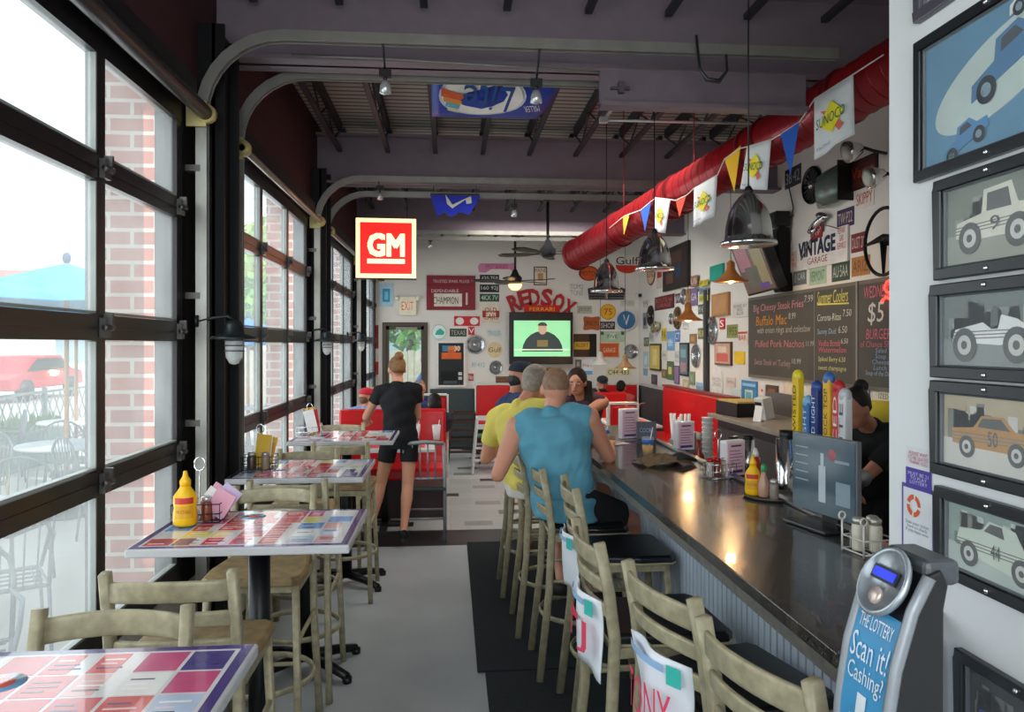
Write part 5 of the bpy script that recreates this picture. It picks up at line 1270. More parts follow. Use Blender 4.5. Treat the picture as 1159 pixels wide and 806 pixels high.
plate('F', 679, 364, 696, 373, 'SHOP', '#3a3436', '#c9bdb9', 'dark plate reading SHOP under the round yellow sign')
sign('F', 679, 375, 707, 387, 'tin_sign', 'sign', 'pale green bill shaped sign with dark corners', '#a9c2a4', '#3a5a44', 'FIVE', extra=[(-.95, .3, -.7, .95, '#3f5a48'), (.7, .3, .95, .95, '#3f5a48'), (-.25, -.5, .25, .6, '#c6d4c0')], thh=.35, tw=.4)
sign('F', 678, 387.5, 701, 405, 'tin_sign', 'sign', 'orange red sign with cream border and centre lettering', '#c2562c', '#e2c9a0', 'GARAGE', border='#d8b48a', thh=.3, tw=.6)
sign('F', 649, 378, 675, 404, 'tin_sign', 'sign', 'brown and black panel with a yellow plate beside the television', '#4a3322', '#222', None, extra=[(.35, -1, 1, 1, '#191512'), (-1, -.35, .35, .2, '#d1a63a')])
t_ = plate('F', 650, 387, 667, 394.5, 'ALERT', '#cfa33a', '#4a3a1a', 'yellow plate on the brown panel beside the television'); t_.location.y -= .02
plate('F', 618, 416, 635, 424, 'NY·21', '#a8963c', '#3c3a1c', 'dull yellow plate under the television')
sign('F', 659, 407, 671, 424, 'poster', 'poster', 'white poster with red and blue lettering below the brown panel', '#dce0e6', '#c2394a', 'Pepsi', extra=[(-.9, -1, .9, -.5, '#6aa9d6')], thh=.25, tz=.1)
sign('F', 651, 407, 658, 417, 'framed_picture', 'picture', 'tiny dark picture below the brown panel', '#6a6460', '#ccc', None, extra=[(-.5, -.5, .3, .5, '#a8a49c')])
plate('F', 686, 417, 714, 425.5, 'C44·433', '#d6cfa6', '#1f1f1a', 'cream plate reading C44 433 low on the back wall')
wheel('F', 714, 398, 8.5, 'chrome wheel cover on the back wall next to the corner', spokes=5)
t = sign('F', 696, 287, 723, 310, 'round_sign', 'sign', 'large round white and orange Gulf sign above the dome pendants', '#d9d4cc', '#15161a', 'Gulf', shape='round', thh=.38, tz=.14, tw=.95, th=.03); m = MB(); W_, H_ = spot('F', 696, 287, 723, 310)[1:3]; m.prism([(W_/2*.98*math.cos(PI+PI*k/14), -.03+(H_/2-.03)*.97*math.sin(PI+PI*k/14)) for k in range(15)], -.034, -.031, C('#c9371f', .5)); m.build('orange_half', None, t)
sign('F', 655, 301, 678, 318, 'round_sign', 'sign', 'oval orange and red sign partly behind the duct end', '#c9571f', '#5a1510', 'MOTOR', shape='round', border='#7f1d18', thh=.3)
t = thing('security_camera', 'small white security camera in the corner of the back wall', 'camera', onY(722, 334, YF)); MB().cyl((0, -.02, 0), (-.02, -.22, -.02), .05).build('camera_body', C('#d9d9d8', .4), t); MB().cyl((-.02, -.21, -.02), (-.021, -.235, -.022), .032).build('lens', BLACK, t); MB().cyl((0, 0, .03), (0, -.08, .02), .02).build('mount', C('#c9c9c8', .4), t)
plate('F', 702, 339.5, 718, 347, 'VT·GRN', '#c4c4bc', '#9aa39a', 'faded pale plate above the blue clock')
# ---- side wall, white board panels
for (u0, u1, lb) in [(727, 798, 'large white sign board nearest the back corner, crowded with plates and wheel covers'), (804, 1060, None)]:
    if lb:
        a, b = onX(u0, 390, XR), onX(u1, 390, XR); t = thing('wall_board', lb, 'board', (XR, (a.y+b.y)/2, 1.78)); L = abs(a.y-b.y)
        MB().bb((-.03, -L/2, -.70), (0, L/2, .62)).build('panel', C('#dcdad4', .6, var=.02), t); WL = L
m = MB(); a = onX(801.5, 400, XR); m.bb((XR-.05, a.y-.06, 1.0), (XR, a.y+.03, 2.4)); tag(m.build('wall_strip', C('#3a3a3c', .6)), 'dark vertical strip right of the large white sign board', 'strip')
WALLS['R'] = ('x', XR-.031)
S_ = lambda *a, **k: sign('R', *a, **k)
S_(729, 340, 734, 348, 'license_plate', 'license plate', 'tiny pale plate at the top corner of the white board', '#c4c2b8', '#888', 'M')
S_(728.5, 354, 733, 372, 'poster', 'poster', 'small dark and white poster at the corner edge of the board', '#8b8d8f', '#222', None, extra=[(-.6, -.6, .6, .4, '#3a3c40')])
wheel('R', 737.5, 357.5, 12, 'dark rimmed wire wheel cover at the corner end of the white board', ru=4, rim='#5f5a55', mid='#3b3835', spokes=8)
S_(742, 334.6, 763.5, 350, 'tin_sign', 'sign', 'dark red wide sign along the top of the white board', '#4f1c22', '#c9625f', 'ROUTE 66\nGARAGE', thh=.7)
plate('R', 765, 332, 772, 343, 'AK', '#4b3f48', '#c9c2c9', 'dark plate right of the dark red wide sign')
wheel('R', 775, 336, 9, 'small chrome mirror disc near the top of the white board', ru=2.9)
S_(777.5, 327, 782, 347, 'strip_sign', 'sign', 'narrow brown upright strip at the top of the white board', '#8c6a44', '#333', None, extra=[(-.5, -.8, .5, .5, '#a9854f')])
S_(782.8, 312, 790, 324.5, 'license_plate', 'license plate', 'brown plate pair above the white board', '#8a6a5c', '#e0c9b9', 'US', thh=.5)
S_(783, 326, 790, 346, 'license_plate', 'license plate', 'purple plate at the top edge of the white board', '#6c5f86', '#d8d3e2', 'GA', thh=.4)
plate('R', 791.5, 317, 801.5, 323.5, 'NY 77', '#c2b23a', '#3a3616', 'yellow plate, topmost in the column of plates over the board end')
plate('R', 791.8, 324.8, 801.3, 333, 'OH 12', '#7f9496', '#2f3d40', 'grey blue plate in the column of plates over the board end')
plate('R', 791.5, 334, 801.5, 341, 'ALASKA', '#b3b23c', '#3f4420', 'yellow green plate, third in the column of plates over the board end')
plate('R', 790.5, 344.5, 798, 355.5, 'M 43', '#4f5a50', '#c2ccc2', 'dark green plate, lowest in the column of plates over the board end')
wheel('R', 768, 360, 13, 'brown and cream wheel cover in the upper middle of the white board', ru=3.8, rim='#a58f76', mid='#6f5a47', col2='#d9cdb9')
wheel('R', 761, 361, 6.5, 'small chrome disc left of the brown wheel cover', ru=2.3)
t = thing('headlight', 'pair of chrome headlights on the white board', 'headlight', spot('R', 742, 363, 750, 378)[0], -PI/2)
for sx in (-.05, .07): MB().lathe([(.0, .0), (.05, .01), (.075, .08), (.07, .1), (0, .085)], C('#b9b49a', .2, .7), n=20, M=Matrix.Translation((sx, 0, sx*.3)) @ Matrix.Rotation(PI/2, 4, 'X')).build('lamp_shell', None, t)
plate('R', 749, 371.5, 754.5, 386, 'PA', '#cdb43a', '#4a4420', 'yellow plate under the chrome headlights')
S_(735.6, 375, 740.5, 386.6, 'license_plate', 'license plate', 'pale plate under the dark wire wheel cover', '#b9c0bd', '#777', 'NH')
S_(755.7, 375, 763.8, 396.5, 'poster', 'poster', 'light blue poster in the middle of the white board', '#6f9fcb', '#e8eef4', 'SHELL', thh=.2, extra=[(-.6, -.6, .6, 0, '#a9c6de')])
plate('R', 764.5, 374, 770, 387, 'CT', '#4f76b8', '#dfe6f2', 'blue plate right of the light blue poster')
plate('R', 729, 382, 734.5, 392, 'VT', '#5c6b4c', '#c9d0bc', 'green plate at the corner edge of the white board')
S_(737, 389, 749, 419.5, 'framed_picture', 'picture', 'yellow picture in a dark frame on the white board', '#cfb95c', '#444', None, border='#3a3226', extra=[(-.4, -.6, .4, .6, '#dfd08a')], th=.025)
S_(771, 388, 780.7, 425.5, 'framed_picture', 'picture', 'tall dark framed picture with a pink car near the chrome wheel', '#5f7a86', '#444', None, border='#23262a', extra=[(-.6, -.75, .6, -.2, '#a8838a'), (-.6, .1, .6, .6, '#7fa0ac')], th=.025)
wheel('R', 789, 403, 13.5, 'chrome wheel cover at the lower right of the white board', ru=5.2, mid='#a8abad', spokes=10)
S_(781.4, 378, 788.8, 389, 'framed_picture', 'picture', 'small brown picture above the lower chrome wheel cover', '#8f6a4a', '#333', None, extra=[(-.5, -.5, .5, .5, '#b08a66')])
plate('R', 790.3, 371.4, 798, 383.7, 'ME 08', '#6f6a3f', '#d8d4a8', 'olive plate right of the small brown picture')
S_(764, 414, 769.5, 434.6, 'framed_picture', 'picture', 'narrow purple framed strip on the white board', '#8a6f9a', '#eee', None, border='#4f3f5c')
S_(755.7, 409, 763, 430, 'tin_sign', 'sign', 'green and yellow diamond patterned sign on the white board', '#54704a', '#eee', None, extra=[(-.5, -.4, .5, .4, '#d8cf7a')])
S_(749.7, 418, 755, 427.7, 'framed_picture', 'picture', 'small brown picture left of the diamond patterned sign', '#7a6446', '#333', None, extra=[(-.5, -.5, .5, .5, '#a58a52')])
S_(738, 424, 744, 435, 'framed_picture', 'picture', 'small dark purple picture at the foot of the white board', '#4a3a4c', '#333', None, extra=[(-.4, -.4, .4, .4, '#6f5a70')])
S_(729, 398, 734.5, 415, 'strip_sign', 'sign', 'pale blue strip at the corner edge of the white board', '#a9c4d2', '#567', None, extra=[(-.5, -.7, .5, .4, '#c9dbe4')])
S_(728.8, 417, 733, 425, 'sticker', 'sticker', 'small blue sticker below the pale blue strip', '#7fa6c0', '#555')
S_(780.7, 420.6, 787, 435.7, 'framed_picture', 'picture', 'green toned picture low on the white board beside a beige card', '#6f8a72', '#333', None, extra=[(-.5, -.5, .5, .5, '#8fa88f')])
S_(773.6, 429.5, 780.4, 441.8, 'card', 'card', 'beige card at the foot of the white board', '#b9ae94', '#555', None, extra=[(-.5, -.5, .5, .5, '#cfc5ab')])
S_(788.8, 433, 797.7, 445, 'sticker', 'sticker', 'light blue square sticker at the foot of the board end', '#8fb2cf', '#345', 'BAY', thh=.3)
S_(749.5, 396.5, 755.3, 407.5, 'card', 'card', 'pale square card right of the yellow framed picture', '#c9c8c0', '#777', 'CAR', thh=.3)
S_(764.6, 397.5, 770.2, 409.5, 'card', 'card', 'pale square card left of the tall dark framed picture', '#c3c6c4', '#777', 'OIL', thh=.3)
S_(773.8, 362, 779.5, 372, 'card', 'card', 'white card right of the brown and cream wheel cover', '#cccbc4', '#888', 'GAS', thh=.3)
WALLS['R'] = ('x', XR)
S_(808, 332, 827, 357.6, 'wooden_sign', 'sign', 'orange brown wooden board beside the tilted television', '#a8784c', '#6f4a2c', None, extra=[(-.8, -.8, .8, .8, '#b58a5e')], th=.03)
S_(830.5, 342, 847.7, 359, 'tin_sign', 'sign', 'white sign with lines of grey script below the tilted television', '#d2cfc9', '#55524f', 'ROSES SO\nRED\nBLUE', thh=.7)
wheel('R', 807.4, 374, 16, 'large chrome wheel cover right of the dark wall strip', ru=7)
S_(815.5, 360, 821, 372.6, 'small_tag', 'sign', 'small bright red sign right of the large chrome wheel cover', '#c42a26', '#eee', 'S')
plate('R', 823, 367.4, 835.4, 382.6, '1955', '#8a8f52', '#3a3f1e', 'green and tan plate left of the chalkboard')
S_(836.8, 374.8, 847, 389.8, 'tin_sign', 'sign', 'white sign with red writing next to the chalkboard edge', '#d8cfc6', '#b8382f', 'BAR', thh=.4, extra=[(-1, .6, 1, .9, '#b8382f')])
S_(811, 387, 829.4, 413.4, 'framed_picture', 'picture', 'red and cream picture in a dark frame above the arched paper', '#c7a08c', '#444', None, border='#5a3c34', extra=[(-.7, -.7, .7, 0, '#c9625a'), (-.5, .1, .5, .6, '#d8c6ae')], th=.025)
S_(832, 398, 843.5, 412, 'paper_note', 'note', 'bright yellow paper note left of the chalkboard', '#e2bd12', '#8a6a00', None)
S_(806.6, 416, 818.7, 449, 'paper_poster', 'poster', 'tall white paper with an arched outline', '#dadad6', '#999', 'FROZEN\nDRINKS', shape='poly', extra=[(-1, -1), (1, -1), (1, .55), (.7, .85), (0, 1), (-.7, .85), (-1, .55)], thh=.3)
S_(823, 427, 832.7, 438, 'card', 'card', 'pale pink card right of the arched paper', '#d6c6bd', '#a8766a', 'OPEN', thh=.3)
S_(840.5, 431, 857.8, 463, 'poster', 'poster', 'bright blue beer poster below the chalkboard corner', '#2a7fb8', '#e6e6c0', None, extra=[(-.85, .6, .85, .8, '#8fc3e2'), (-.5, -.45, .5, .35, '#c9d9a8'), (-.35, -.25, .35, .2, '#5fa3c9')])
S_(828, 440, 839.5, 457, 'poster', 'poster', 'pale teal and pink poster left of the bright blue poster', '#c6d6d0', '#7fa', None, extra=[(-.5, -.7, .5, .1, '#dcb5a8')])
S_(806, 300, 820.5, 317, 'tin_sign', 'sign', 'teal green sign near the upper copper pendant', '#1f9a86', '#cfe8e2', None, th=.03)
S_(753, 278, 782, 327, 'framed_picture', 'picture', 'large dark framed picture high on the side wall', '#2a2225', '#444', None, border='#16120f', extra=[(-.7, -.7, -.1, -.2, '#5f3f34'), (.0, -.5, .5, .1, '#27384f'), (-.4, .2, .6, .7, '#4a382a')], th=.04)
S_(733, 297, 742, 323, 'round_sign', 'sign', 'cream and red round ad under the middle dome pendant', '#cbb896', '#b3262a', 'OIL', shape='round', border='#7f3a2a', thh=.3)
S_(744, 305, 751, 326, 'poster', 'poster', 'red and white upright poster left of the large dark picture', '#c9beb4', '#fff', None, extra=[(-.7, .1, .7, .8, '#b02a2c')])
# upper side wall
plate('R', 889, 189, 907, 211, '38·42', '#22222a', '#9fa0ae', 'black plate highest on the wall left of the wire wheel')
wheel('R', 921, 209.5, 21.5, 'dark wire spoked wheel high on the side wall', 'wire_wheel', 'wheel', '#2b2b2d', '#77797b', 18, 10.2, '#b9bbbd')
t = thing('reflector_panel', 'grey green reflector housing right of the wire wheel', 'reflector', spot('R', 934, 202, 963, 231)[0], -PI/2); m = MB(); m.loft([(Vector((-.26, -.03, .0)), Vector((0, .03, 0)), Vector((0, 0, .10))), (Vector((0, -.10, .02)), Vector((0, .1, 0)), Vector((0, 0, .14))), (Vector((.24, -.06, .05)), Vector((0, .06, 0)), Vector((0, 0, .15)))], n=12); m.build('housing', C('#6f8078', .25, .4), t); MB().bb((.235, -.13, -.12), (.25, -.0, .2)).build('edge', BLACK, t)
S_(964, 178, 994.6, 212, 'tin_sign', 'sign', 'rusty red brown oval lettered sign near the top of the side wall', '#4a1f18', '#b3422c', 'Vargo', thh=.5, extra=None, border='#2a1612')
plate('R', 968.6, 213, 989.7, 235, 'SKIPPY', '#dcd3c9', '#b3343a', 'white plate with red letters SKIPPY')
plate('R', 948, 236, 967, 257, 'TW·P22', '#3d2f52', '#cfb9a9', 'purple plate below the reflector housing')
def headlamp(u, v, r, X, lb):
    q = onX(u, v, X); t = thing('car_headlamp', lb, 'headlamp', q, -PI/2); d = r*q.length/850
    MB().lathe([(0, .0), (d*.5, .02), (d, .10), (d*1.05, .13), (d*.95, .14), (0, .12)], CHROME, n=24, M=Matrix.Rotation(PI/2+.3, 4, 'X')).build('shell', None, t)
    MB().lathe([(d*.93, .141), (d*.5, .155), (0, .16)], C('#c9cdc6', .1), n=24, M=Matrix.Rotation(PI/2+.3, 4, 'X')).build('lens', None, t)
    MB().tube([(0, 0, 0), (.03, .06, -.03), (.0, XR-X-.002, -.04)], .012, n=6).build('bracket', BLACK, t)
headlamp(977, 167, 9.5, 3.02, 'round chrome car headlamp high on the side wall')
headlamp(1003, 196, 9.5, 3.02, 'second chrome car headlamp half hidden by the white wall end')
t = sign('R', 896, 264, 962, 302, 'tin_sign', 'sign', 'white VINTAGE GARAGE sign with slanting red side text', '#d9d5d0', '#1f2a3c', None, th=.02, extra=None, rot=-.0)
W_, H_ = spot('R', 896, 264, 962, 302)[1:3]
add_text(MB(), 'VINTAGE', W_*.64, H_*.50, 0, H_*.12, -.0225, C('#1d2a3f', .5), bold=.007).build('lettering', None, t); lettering(t, 'GARAGE', W_*.34, H_*.20, .02, -H_*.28, -.0225, C('#9a4038', .5)); lettering(t, 'SALES\nPARTS\nTIRES', W_*.13, H_*.5, -W_*.41, -H_*.1, -.0225, C('#c2494a', .5)); lettering(t, 'REPAIR\nGAS\nSERVICE', W_*.13, H_*.6, W_*.41, .05, -.0225, C('#c2494a', .5))
t = thing('bird_ornament', 'chrome winged hood ornament with two hanging wires above the VINTAGE GARAGE sign', 'ornament', spot('R', 919, 243, 944, 262)[0], -PI/2)
m = MB(); m.ell((0, -.05, 0), (.16, .03, .035), CHROME, M=Matrix.Rotation(-.3, 4, 'Y')); m.ell((.08, -.05, .05), (.11, .02, .03), CHROME, M=Matrix.Rotation(.25, 4, 'Y')); m.ell((-.1, -.05, -.05), (.07, .02, .03), CHROME); m.build('ornament', None, t)
m = MB(); m.tube([(0, -.04, 0), (-.34, -.03, -.28)], .005, n=6); m.tube([(0, -.04, 0), (.33, -.03, -.1)], .005, n=6); m.build('wire', C('#8a8a88', .4, .5), t)
t_ = plate('R', 921, 254, 934, 270, 'VSO\nMT', '#8f2530', '#d8c0c0', 'dark red small plate hanging above the word VINTAGE'); t_.location.x -= .025
plate('R', 964, 263.5, 981.5, 285, 'DUST 201', '#6f1d24', '#d8b9b4', 'dark red plate beside the steering wheel')
plate('R', 964.5, 290, 985, 312, 'ARIZ', '#a8713a', '#6b4522', 'orange tan plate below the steering wheel plate')
plate('R', 942, 296, 962, 318, 'AU·5AA', '#2e4036', '#b9c6ba', 'dark green plate under the right end of the VINTAGE GARAGE sign')
plate('R', 916.5, 302.5, 935.5, 322, 'VERMONT', '#a9bfa6', '#3f7a52', 'pale green plate under the VINTAGE GARAGE sign')
plate('R', 898.5, 306, 913, 322.5, 'JJ CAR', '#6a7478', '#d0d6d8', 'grey plate left of the pale green plate')
plate('R', 882, 308, 896, 325.7, '1175', '#4a1c20', '#c9a8a4', 'dark red plate lowest beside the tilted television')
plate('R', 881.5, 287, 895.7, 304, 'CM 20', '#2a1a1e', '#b9a0a0', 'black and red plate left of the VINTAGE GARAGE sign')
S_(884, 274, 894.6, 287, 'switch_plate', 'switch', 'small white outlet plate with dark dots', '#d8d6d0', '#222', '··', thh=.2, tw=.5)
# steering wheel
q = onX(1000, 273.5, XR-.12); t = thing('steering_wheel', 'black three spoke steering wheel mounted on the side wall', 'steering wheel', q, -PI/2); rr = 31.5*q.length/850*1.0
Ry = Matrix.Rotation(PI/2, 4, 'X'); m = MB(); m.tube([(rr*math.cos(2*PI*k/32), 0, rr*math.sin(2*PI*k/32)) for k in range(32)], .013, n=8, closed=True); m.build('rim', DBLACK, t)
for a in (PI, 0, -PI/2): MB().tube([(0, 0, .03 if a != -PI/2 else 0), (rr*math.cos(a), 0, rr*math.sin(a)+(.03 if a != -PI/2 else 0)*0)], [.028, .009], n=8, flat=(.5, 1)).build('spoke', DBLACK, t)
MB().cyl((0, -.01, .01), (0, .118, .01), .04).build('column_hub', DBLACK, t)
# tilted television and speaker high on the side wall
q = onX(855, 300, 2.86); t = thing('tilted_television', 'box television tilted down from a wall bracket, showing a dim colourful picture', 'television', q, -PI/2+.35)
Mt = Matrix.Rotation(.35, 4, 'X') @ Matrix.Rotation(-.12, 4, 'Y'); m = MB(); m.box((0, .03, 0), (.42, .12, .54), C('#121215', .35), M=Mt); m.build('casing', None, t, .008)
m = MB(); m.box((0, -.034, 0), (.39, .006, .50), C('#6a5a55', .15, emis=.12), M=Mt); m.box((-.09, -.039, .1), (.16, .004, .26), C('#9a6f78', .2, emis=.15), M=Mt); m.box((.10, -.039, .0), (.14, .004, .42), C('#8a8466', .2, emis=.12), M=Mt); m.box((-.03, -.042, -.10), (.16, .004, .20), C('#5f625c', .2, emis=.1), M=Mt); m.box((.08, -.043, -.2), (.12, .004, .05), C('#5a4a8a', .2, emis=.2), M=Mt); m.build('screen', None, t)
MB().tube([(0, .1, .1), (.02, .2, .12)], .02).build('wall_bracket', BLACK, t)
q = onX(893, 300, XR); t = thing('wall_speaker', 'tall black loudspeaker between the tilted television and the plates', 'speaker', (XR, q.y, 2.52), -PI/2); MB().box((0, -.07, 0), (.16, .12, .60), rx=.05).build('cabinet', DBLACK, t, .01); MB().box((0, -.133, -.01), (.13, .008, .55), rx=.05).build('grille', C('#1f1f22', .8), t)
q = onX(879, 250, XR-.12); t = thing('small_speaker', 'small black speaker box above the tall loudspeaker', 'speaker', (XR, q.y, q.z), -PI/2); MB().bb((-.10, -.17, -.06), (.10, -.03, .08)).build('cabinet', BLACK, t, .01); MB().cyl((0, -.03, 0), (0, -.001, 0), .02).build('mount', BLACK, t); MB().bb((-.085, -.175, -.045), (.085, -.17, .065)).build('grille', C('#222225', .8), t)
m = MB(); m.tube([onX(893, 212, XR-.02), onX(898, 235, XR-.02), onX(897, 243, XR-.02), onX(884, 262, XR-.02)], .006, n=6); tag(m.build('cable', C('#3b3735', .6)), 'thin dark cable dropping down the side wall beside the small speaker', 'cable')
# chalkboard
a, b = onX(850, 380, XR), onX(1030, 380, XR); top, bot = 2.215, 1.375; L = a.y-b.y; cy = (a.y+b.y)/2
t = thing('chalkboard', 'long grey three panel chalkboard menu on the side wall', 'chalkboard', (XR, cy, (top+bot)/2), -PI/2); H = top-bot
MB().bb((-L/2, -.03, -H/2), (L/2, -.001, H/2)).build('frame', C('#5f5a52', .5), t); MB().bb((-L/2+.03, -.033, -H/2+.03), (L/2-.03, -.03, H/2-.03)).build('board', C('#4a4a47', .75, var=.12, scale=2), t)
def cb(u): return cy-onX(u, 380, XR).y
MB().bb((cb(975)-.012, -.04, -H/2), (cb(975)+.012, -.033, H/2)).build('divider', C('#7a7a78', .5), t); MB().bb((cb(926)-.004, -.036, -H/2+.03), (cb(926)+.004, -.033, H/2-.03)).build('divider', C('#7a7a78', .5), t)
def chalk(s, u0, v0, u1, v1, col):
    p_, W_, H_, _ = spot('R', u0, v0, u1, v1); lettering(t, s, W_, H_, cy-p_.y, p_.z-(top+bot)/2, -.0385, C(col, .8), shear=.1, name='chalk_writing')
chalk('Big Cheesy Steak Fries', 857, 342, 914, 353, '#c98a90'); chalk('7.99', 915, 334, 925, 342, '#b9b9b4')
chalk('Buffalo Mac', 860, 357, 895, 368, '#c98a3a'); chalk('8.99', 897, 354, 905, 361, '#b9b9b4'); chalk('with onion rings and coleslaw', 861, 369, 922, 379, '#a8a8a2'); chalk('Pulled Pork Nachos', 859, 385, 915, 393, '#c0777c'); chalk('11.99', 917, 386, 926, 392, '#aaa9a2'); chalk('Swiss Steak w/ Turkey', 858, 407, 899, 416, '#a9898c'); chalk('10.99', 901, 406, 911, 412, '#b9b9b4')
chalk('Summer Coolers', 930, 328, 965, 343, '#d6cf6a'); chalk('Corona-Ritas', 930, 355, 957, 363, '#cfcfc4'); chalk('7.50', 959, 350, 969, 358, '#c4c4bb'); chalk('Sunny Dud', 930, 372, 951, 380, '#8fb4cf'); chalk('6.50', 954, 369, 964, 377, '#c4c4bb'); chalk('Vodka Bomb', 931, 385, 956, 392, '#cf6a78'); chalk('6.50', 957, 383, 965, 389, '#c4c4bb'); chalk('Watermelon', 931, 393, 963, 399, '#cf6a78'); chalk('Spiked Berry 6.50', 931, 404, 962, 411, '#cfcb86'); chalk('sweet champagne', 931, 414, 963, 421, '#cfcb86')
m = MB(); p_, W_, H_, _ = spot('R', 930, 343, 966, 345); m.box((cy-p_.y, -.0385, p_.z-(top+bot)/2), (W_, .002, .012), C('#d6cf6a', .8), ry=.03); m.build('chalk_line', None, t)
chalk('WEDNESDAY', 983, 322, 1024, 336, '#cf6f80'); chalk('$5', 988, 342, 1006, 368, '#cfcfc6'); chalk('BURGERS', 986, 372, 1018, 384, '#c9687a'); chalk('of Chance 5PM', 979, 386, 1018, 393, '#b9626c'); chalk('Salad\nSoup\nCheese\nLunch', 993, 394, 1012, 419, '#7f9fb8'); chalk('Soup of the Day', 985, 420, 1015, 427, '#8fa9b8')
# neon
m = MB(); pts = [onX(u, v, XR-.06) for u, v in [(1012, 316), (1004, 319), (1001, 326), (1004, 331), (1012, 331)]]; m.tube(pts, .009, n=8); pts = [onX(u, v, XR-.06) for u, v in [(998, 341), (1003, 336), (1008, 339), (1014, 336)]]; m.tube(pts, .009, n=8)
tag(m.build('neon_sign', C('#ff2a20', .4, emis=6, var=0)), 'red glowing neon tube at the chalkboard top by the white wall end', 'neon sign')
# posters below chalkboard
S_(868, 436, 881.6, 453, 'framed_picture', 'picture', 'small dark brown picture below the chalkboard', '#3f3028', '#444', None, extra=[(-.6, -.4, .6, .5, '#8a5a34')])
S_(859.5, 452, 871.7, 466, 'paper_note', 'note', 'pink note on the wall above the order box', '#c76a74', '#eee', 'TIPS', thh=.3)
S_(861, 436, 867, 448, 'paper_note', 'note', 'pale note with a red spot below the chalkboard', '#d6d3d0', '#b33', '·', thh=.3, tw=.4)
S_(888, 428, 907.6, 475, 'poster', 'poster', 'tall pale peach and blue poster behind the yellow tap handle', '#d6c2b0', '#7a86a8', None, extra=[(-.85, -.9, .85, -.2, '#8fa2c0'), (-.7, .1, .7, .8, '#dccdb6')])
S_(961, 432, 985, 482, 'poster', 'poster', 'muted purple poster behind the bartender', '#8f88a0', '#444', None, extra=[(-.7, -.7, .7, .2, '#6f6a88')])
S_(989, 434, 1016, 456, 'tin_sign', 'sign', 'cream AUTHORIZED sign right of the bartender', '#d0ccb6', '#5a5a4c', 'AUTHOR\nIZED', thh=.6, border='#a8a690')
q = onX(996, 475, 2.9); t = thing('folded_cloth', 'yellow cloth over a wire basket behind the bartender', 'cloth', (2.9, min(max(q.y, 3.75), 9), 1.041), .2); m = MB(); m.ell((0, 0, .20), (.2, .22, .10), C('#c9b838', .8)); m.build('cloth', None, t); MB().lathe([(.14, 0), (.19, .2), (.185, .2), (.13, .01)]).build('basket', C('#8f9c90', .4, .3), t)
# ---- near white partition: frames with car photographs
PW, PD = None, None
CARS = {2: ([(-.5, -.1), (-.48, .04), (-.15, .09), (-.12, .30), (.22, .32), (.30, .12), (.46, .10), (.5, -.1), (.2, -.14), (-.3, -.14)], [(-.08, .10), (-.07, .26), (.18, .27), (.22, .10)], (-.3, .3), .15),
 3: ([(-.5, -.08), (-.46, .02), (-.1, .08), (.0, .02), (.08, .02), (.12, .14), (.30, .10), (.48, .0), (.45, -.08), (.1, -.12), (-.3, -.10)], [(.0, .02), (.0, .16), (.03, .22), (.08, .20), (.09, .06)], (-.33, .3), .155),
 4: ([(-.5, -.10), (-.5, .03), (-.22, .06), (-.12, .17), (.14, .18), (.28, .07), (.5, .06), (.5, -.08), (.3, -.12), (-.3, -.12)], [(-.16, .07), (-.10, .15), (.12, .16), (.22, .07)], (-.3, .3), .10),
 5: ([(-.5, -.02), (-.46, .10), (-.16, .14), (-.06, .24), (.26, .22), (.36, .08), (.52, .02), (.52, -.16), (.2, -.18), (-.3, -.12)], [(-.12, .14), (-.04, .22), (.10, .22), (.13, .12)], (-.32, .34), .12)}
for k_ in (6, 7): CARS[k_] = CARS[4]
def car_picture(t, W_, H_, y, body, bgc, num, seed, road='#a9a498', scale=.8):
    m = MB(); m.bb((-W_/2, y, -H_/2), (W_/2, y+.001, H_/2), C(bgc, .5, var=.10, scale=5)); m.bb((-W_/2, y-.001, -H_/2), (W_/2, y, -H_*.12), C(road, .5, var=.06)); m.build('photo_print', None, t)
    s = W_*scale; B_ = C(body, .5); D = C('#4b4c4a', .5); y -= .001; Rb = random.Random(seed)
    bb_ = MB()
    for k in range(26):
        x_ = Rb.uniform(-W_*.46, W_*.42); w__ = Rb.uniform(.02, .07); h__ = Rb.uniform(.02, .09)
        bb_.bb((x_, y-.0003, -H_*.12), (min(x_+w__, W_*.49), y, min(-H_*.12+h__, H_*.45)), C(Rb.choice([road, '#c6c2b6', '#77796f', bgc]), .6, var=.2))
    bb_.build('printed_backdrop', None, t)
    c = MB()
    shp, cab, wh, wr = CARS[seed]
    c.prism([(a*s, b*s-.02*H_) for a, b in shp], y-.001, y, B_); c.prism([(a*s, b*s-.02*H_) for a, b in cab], y-.002, y-.001, D)
    for cx in wh:
        for r_, mm_ in ((wr, D), (wr*.58, C('#c9c9c4', .5)), (wr*.25, D)): y2 = y-.002-.0005*(r_ < .1)-.0005*(r_ < .05); c.prism([(cx*s+r_*s*math.cos(2*PI*k/20), -.12*s-.02*H_+r_*s*math.sin(2*PI*k/20)) for k in range(20)], y2-.0005, y2, mm_)
    for k in range(3): c.prism([(a*s, b*s-.02*H_) for a, b in [(-.5+.0*k, .0-.03*k), (.5, .02-.03*k), (.5, .01-.03*k), (-.5, -.01-.03*k)]], y-.0015, y-.001, C('#7a766c', .5))
    c.build('printed_car', None, t)
    if num: lettering(t, num, s*.12, s*.13, .03*s, -.02*s-.02*H_, y-.0032, D)
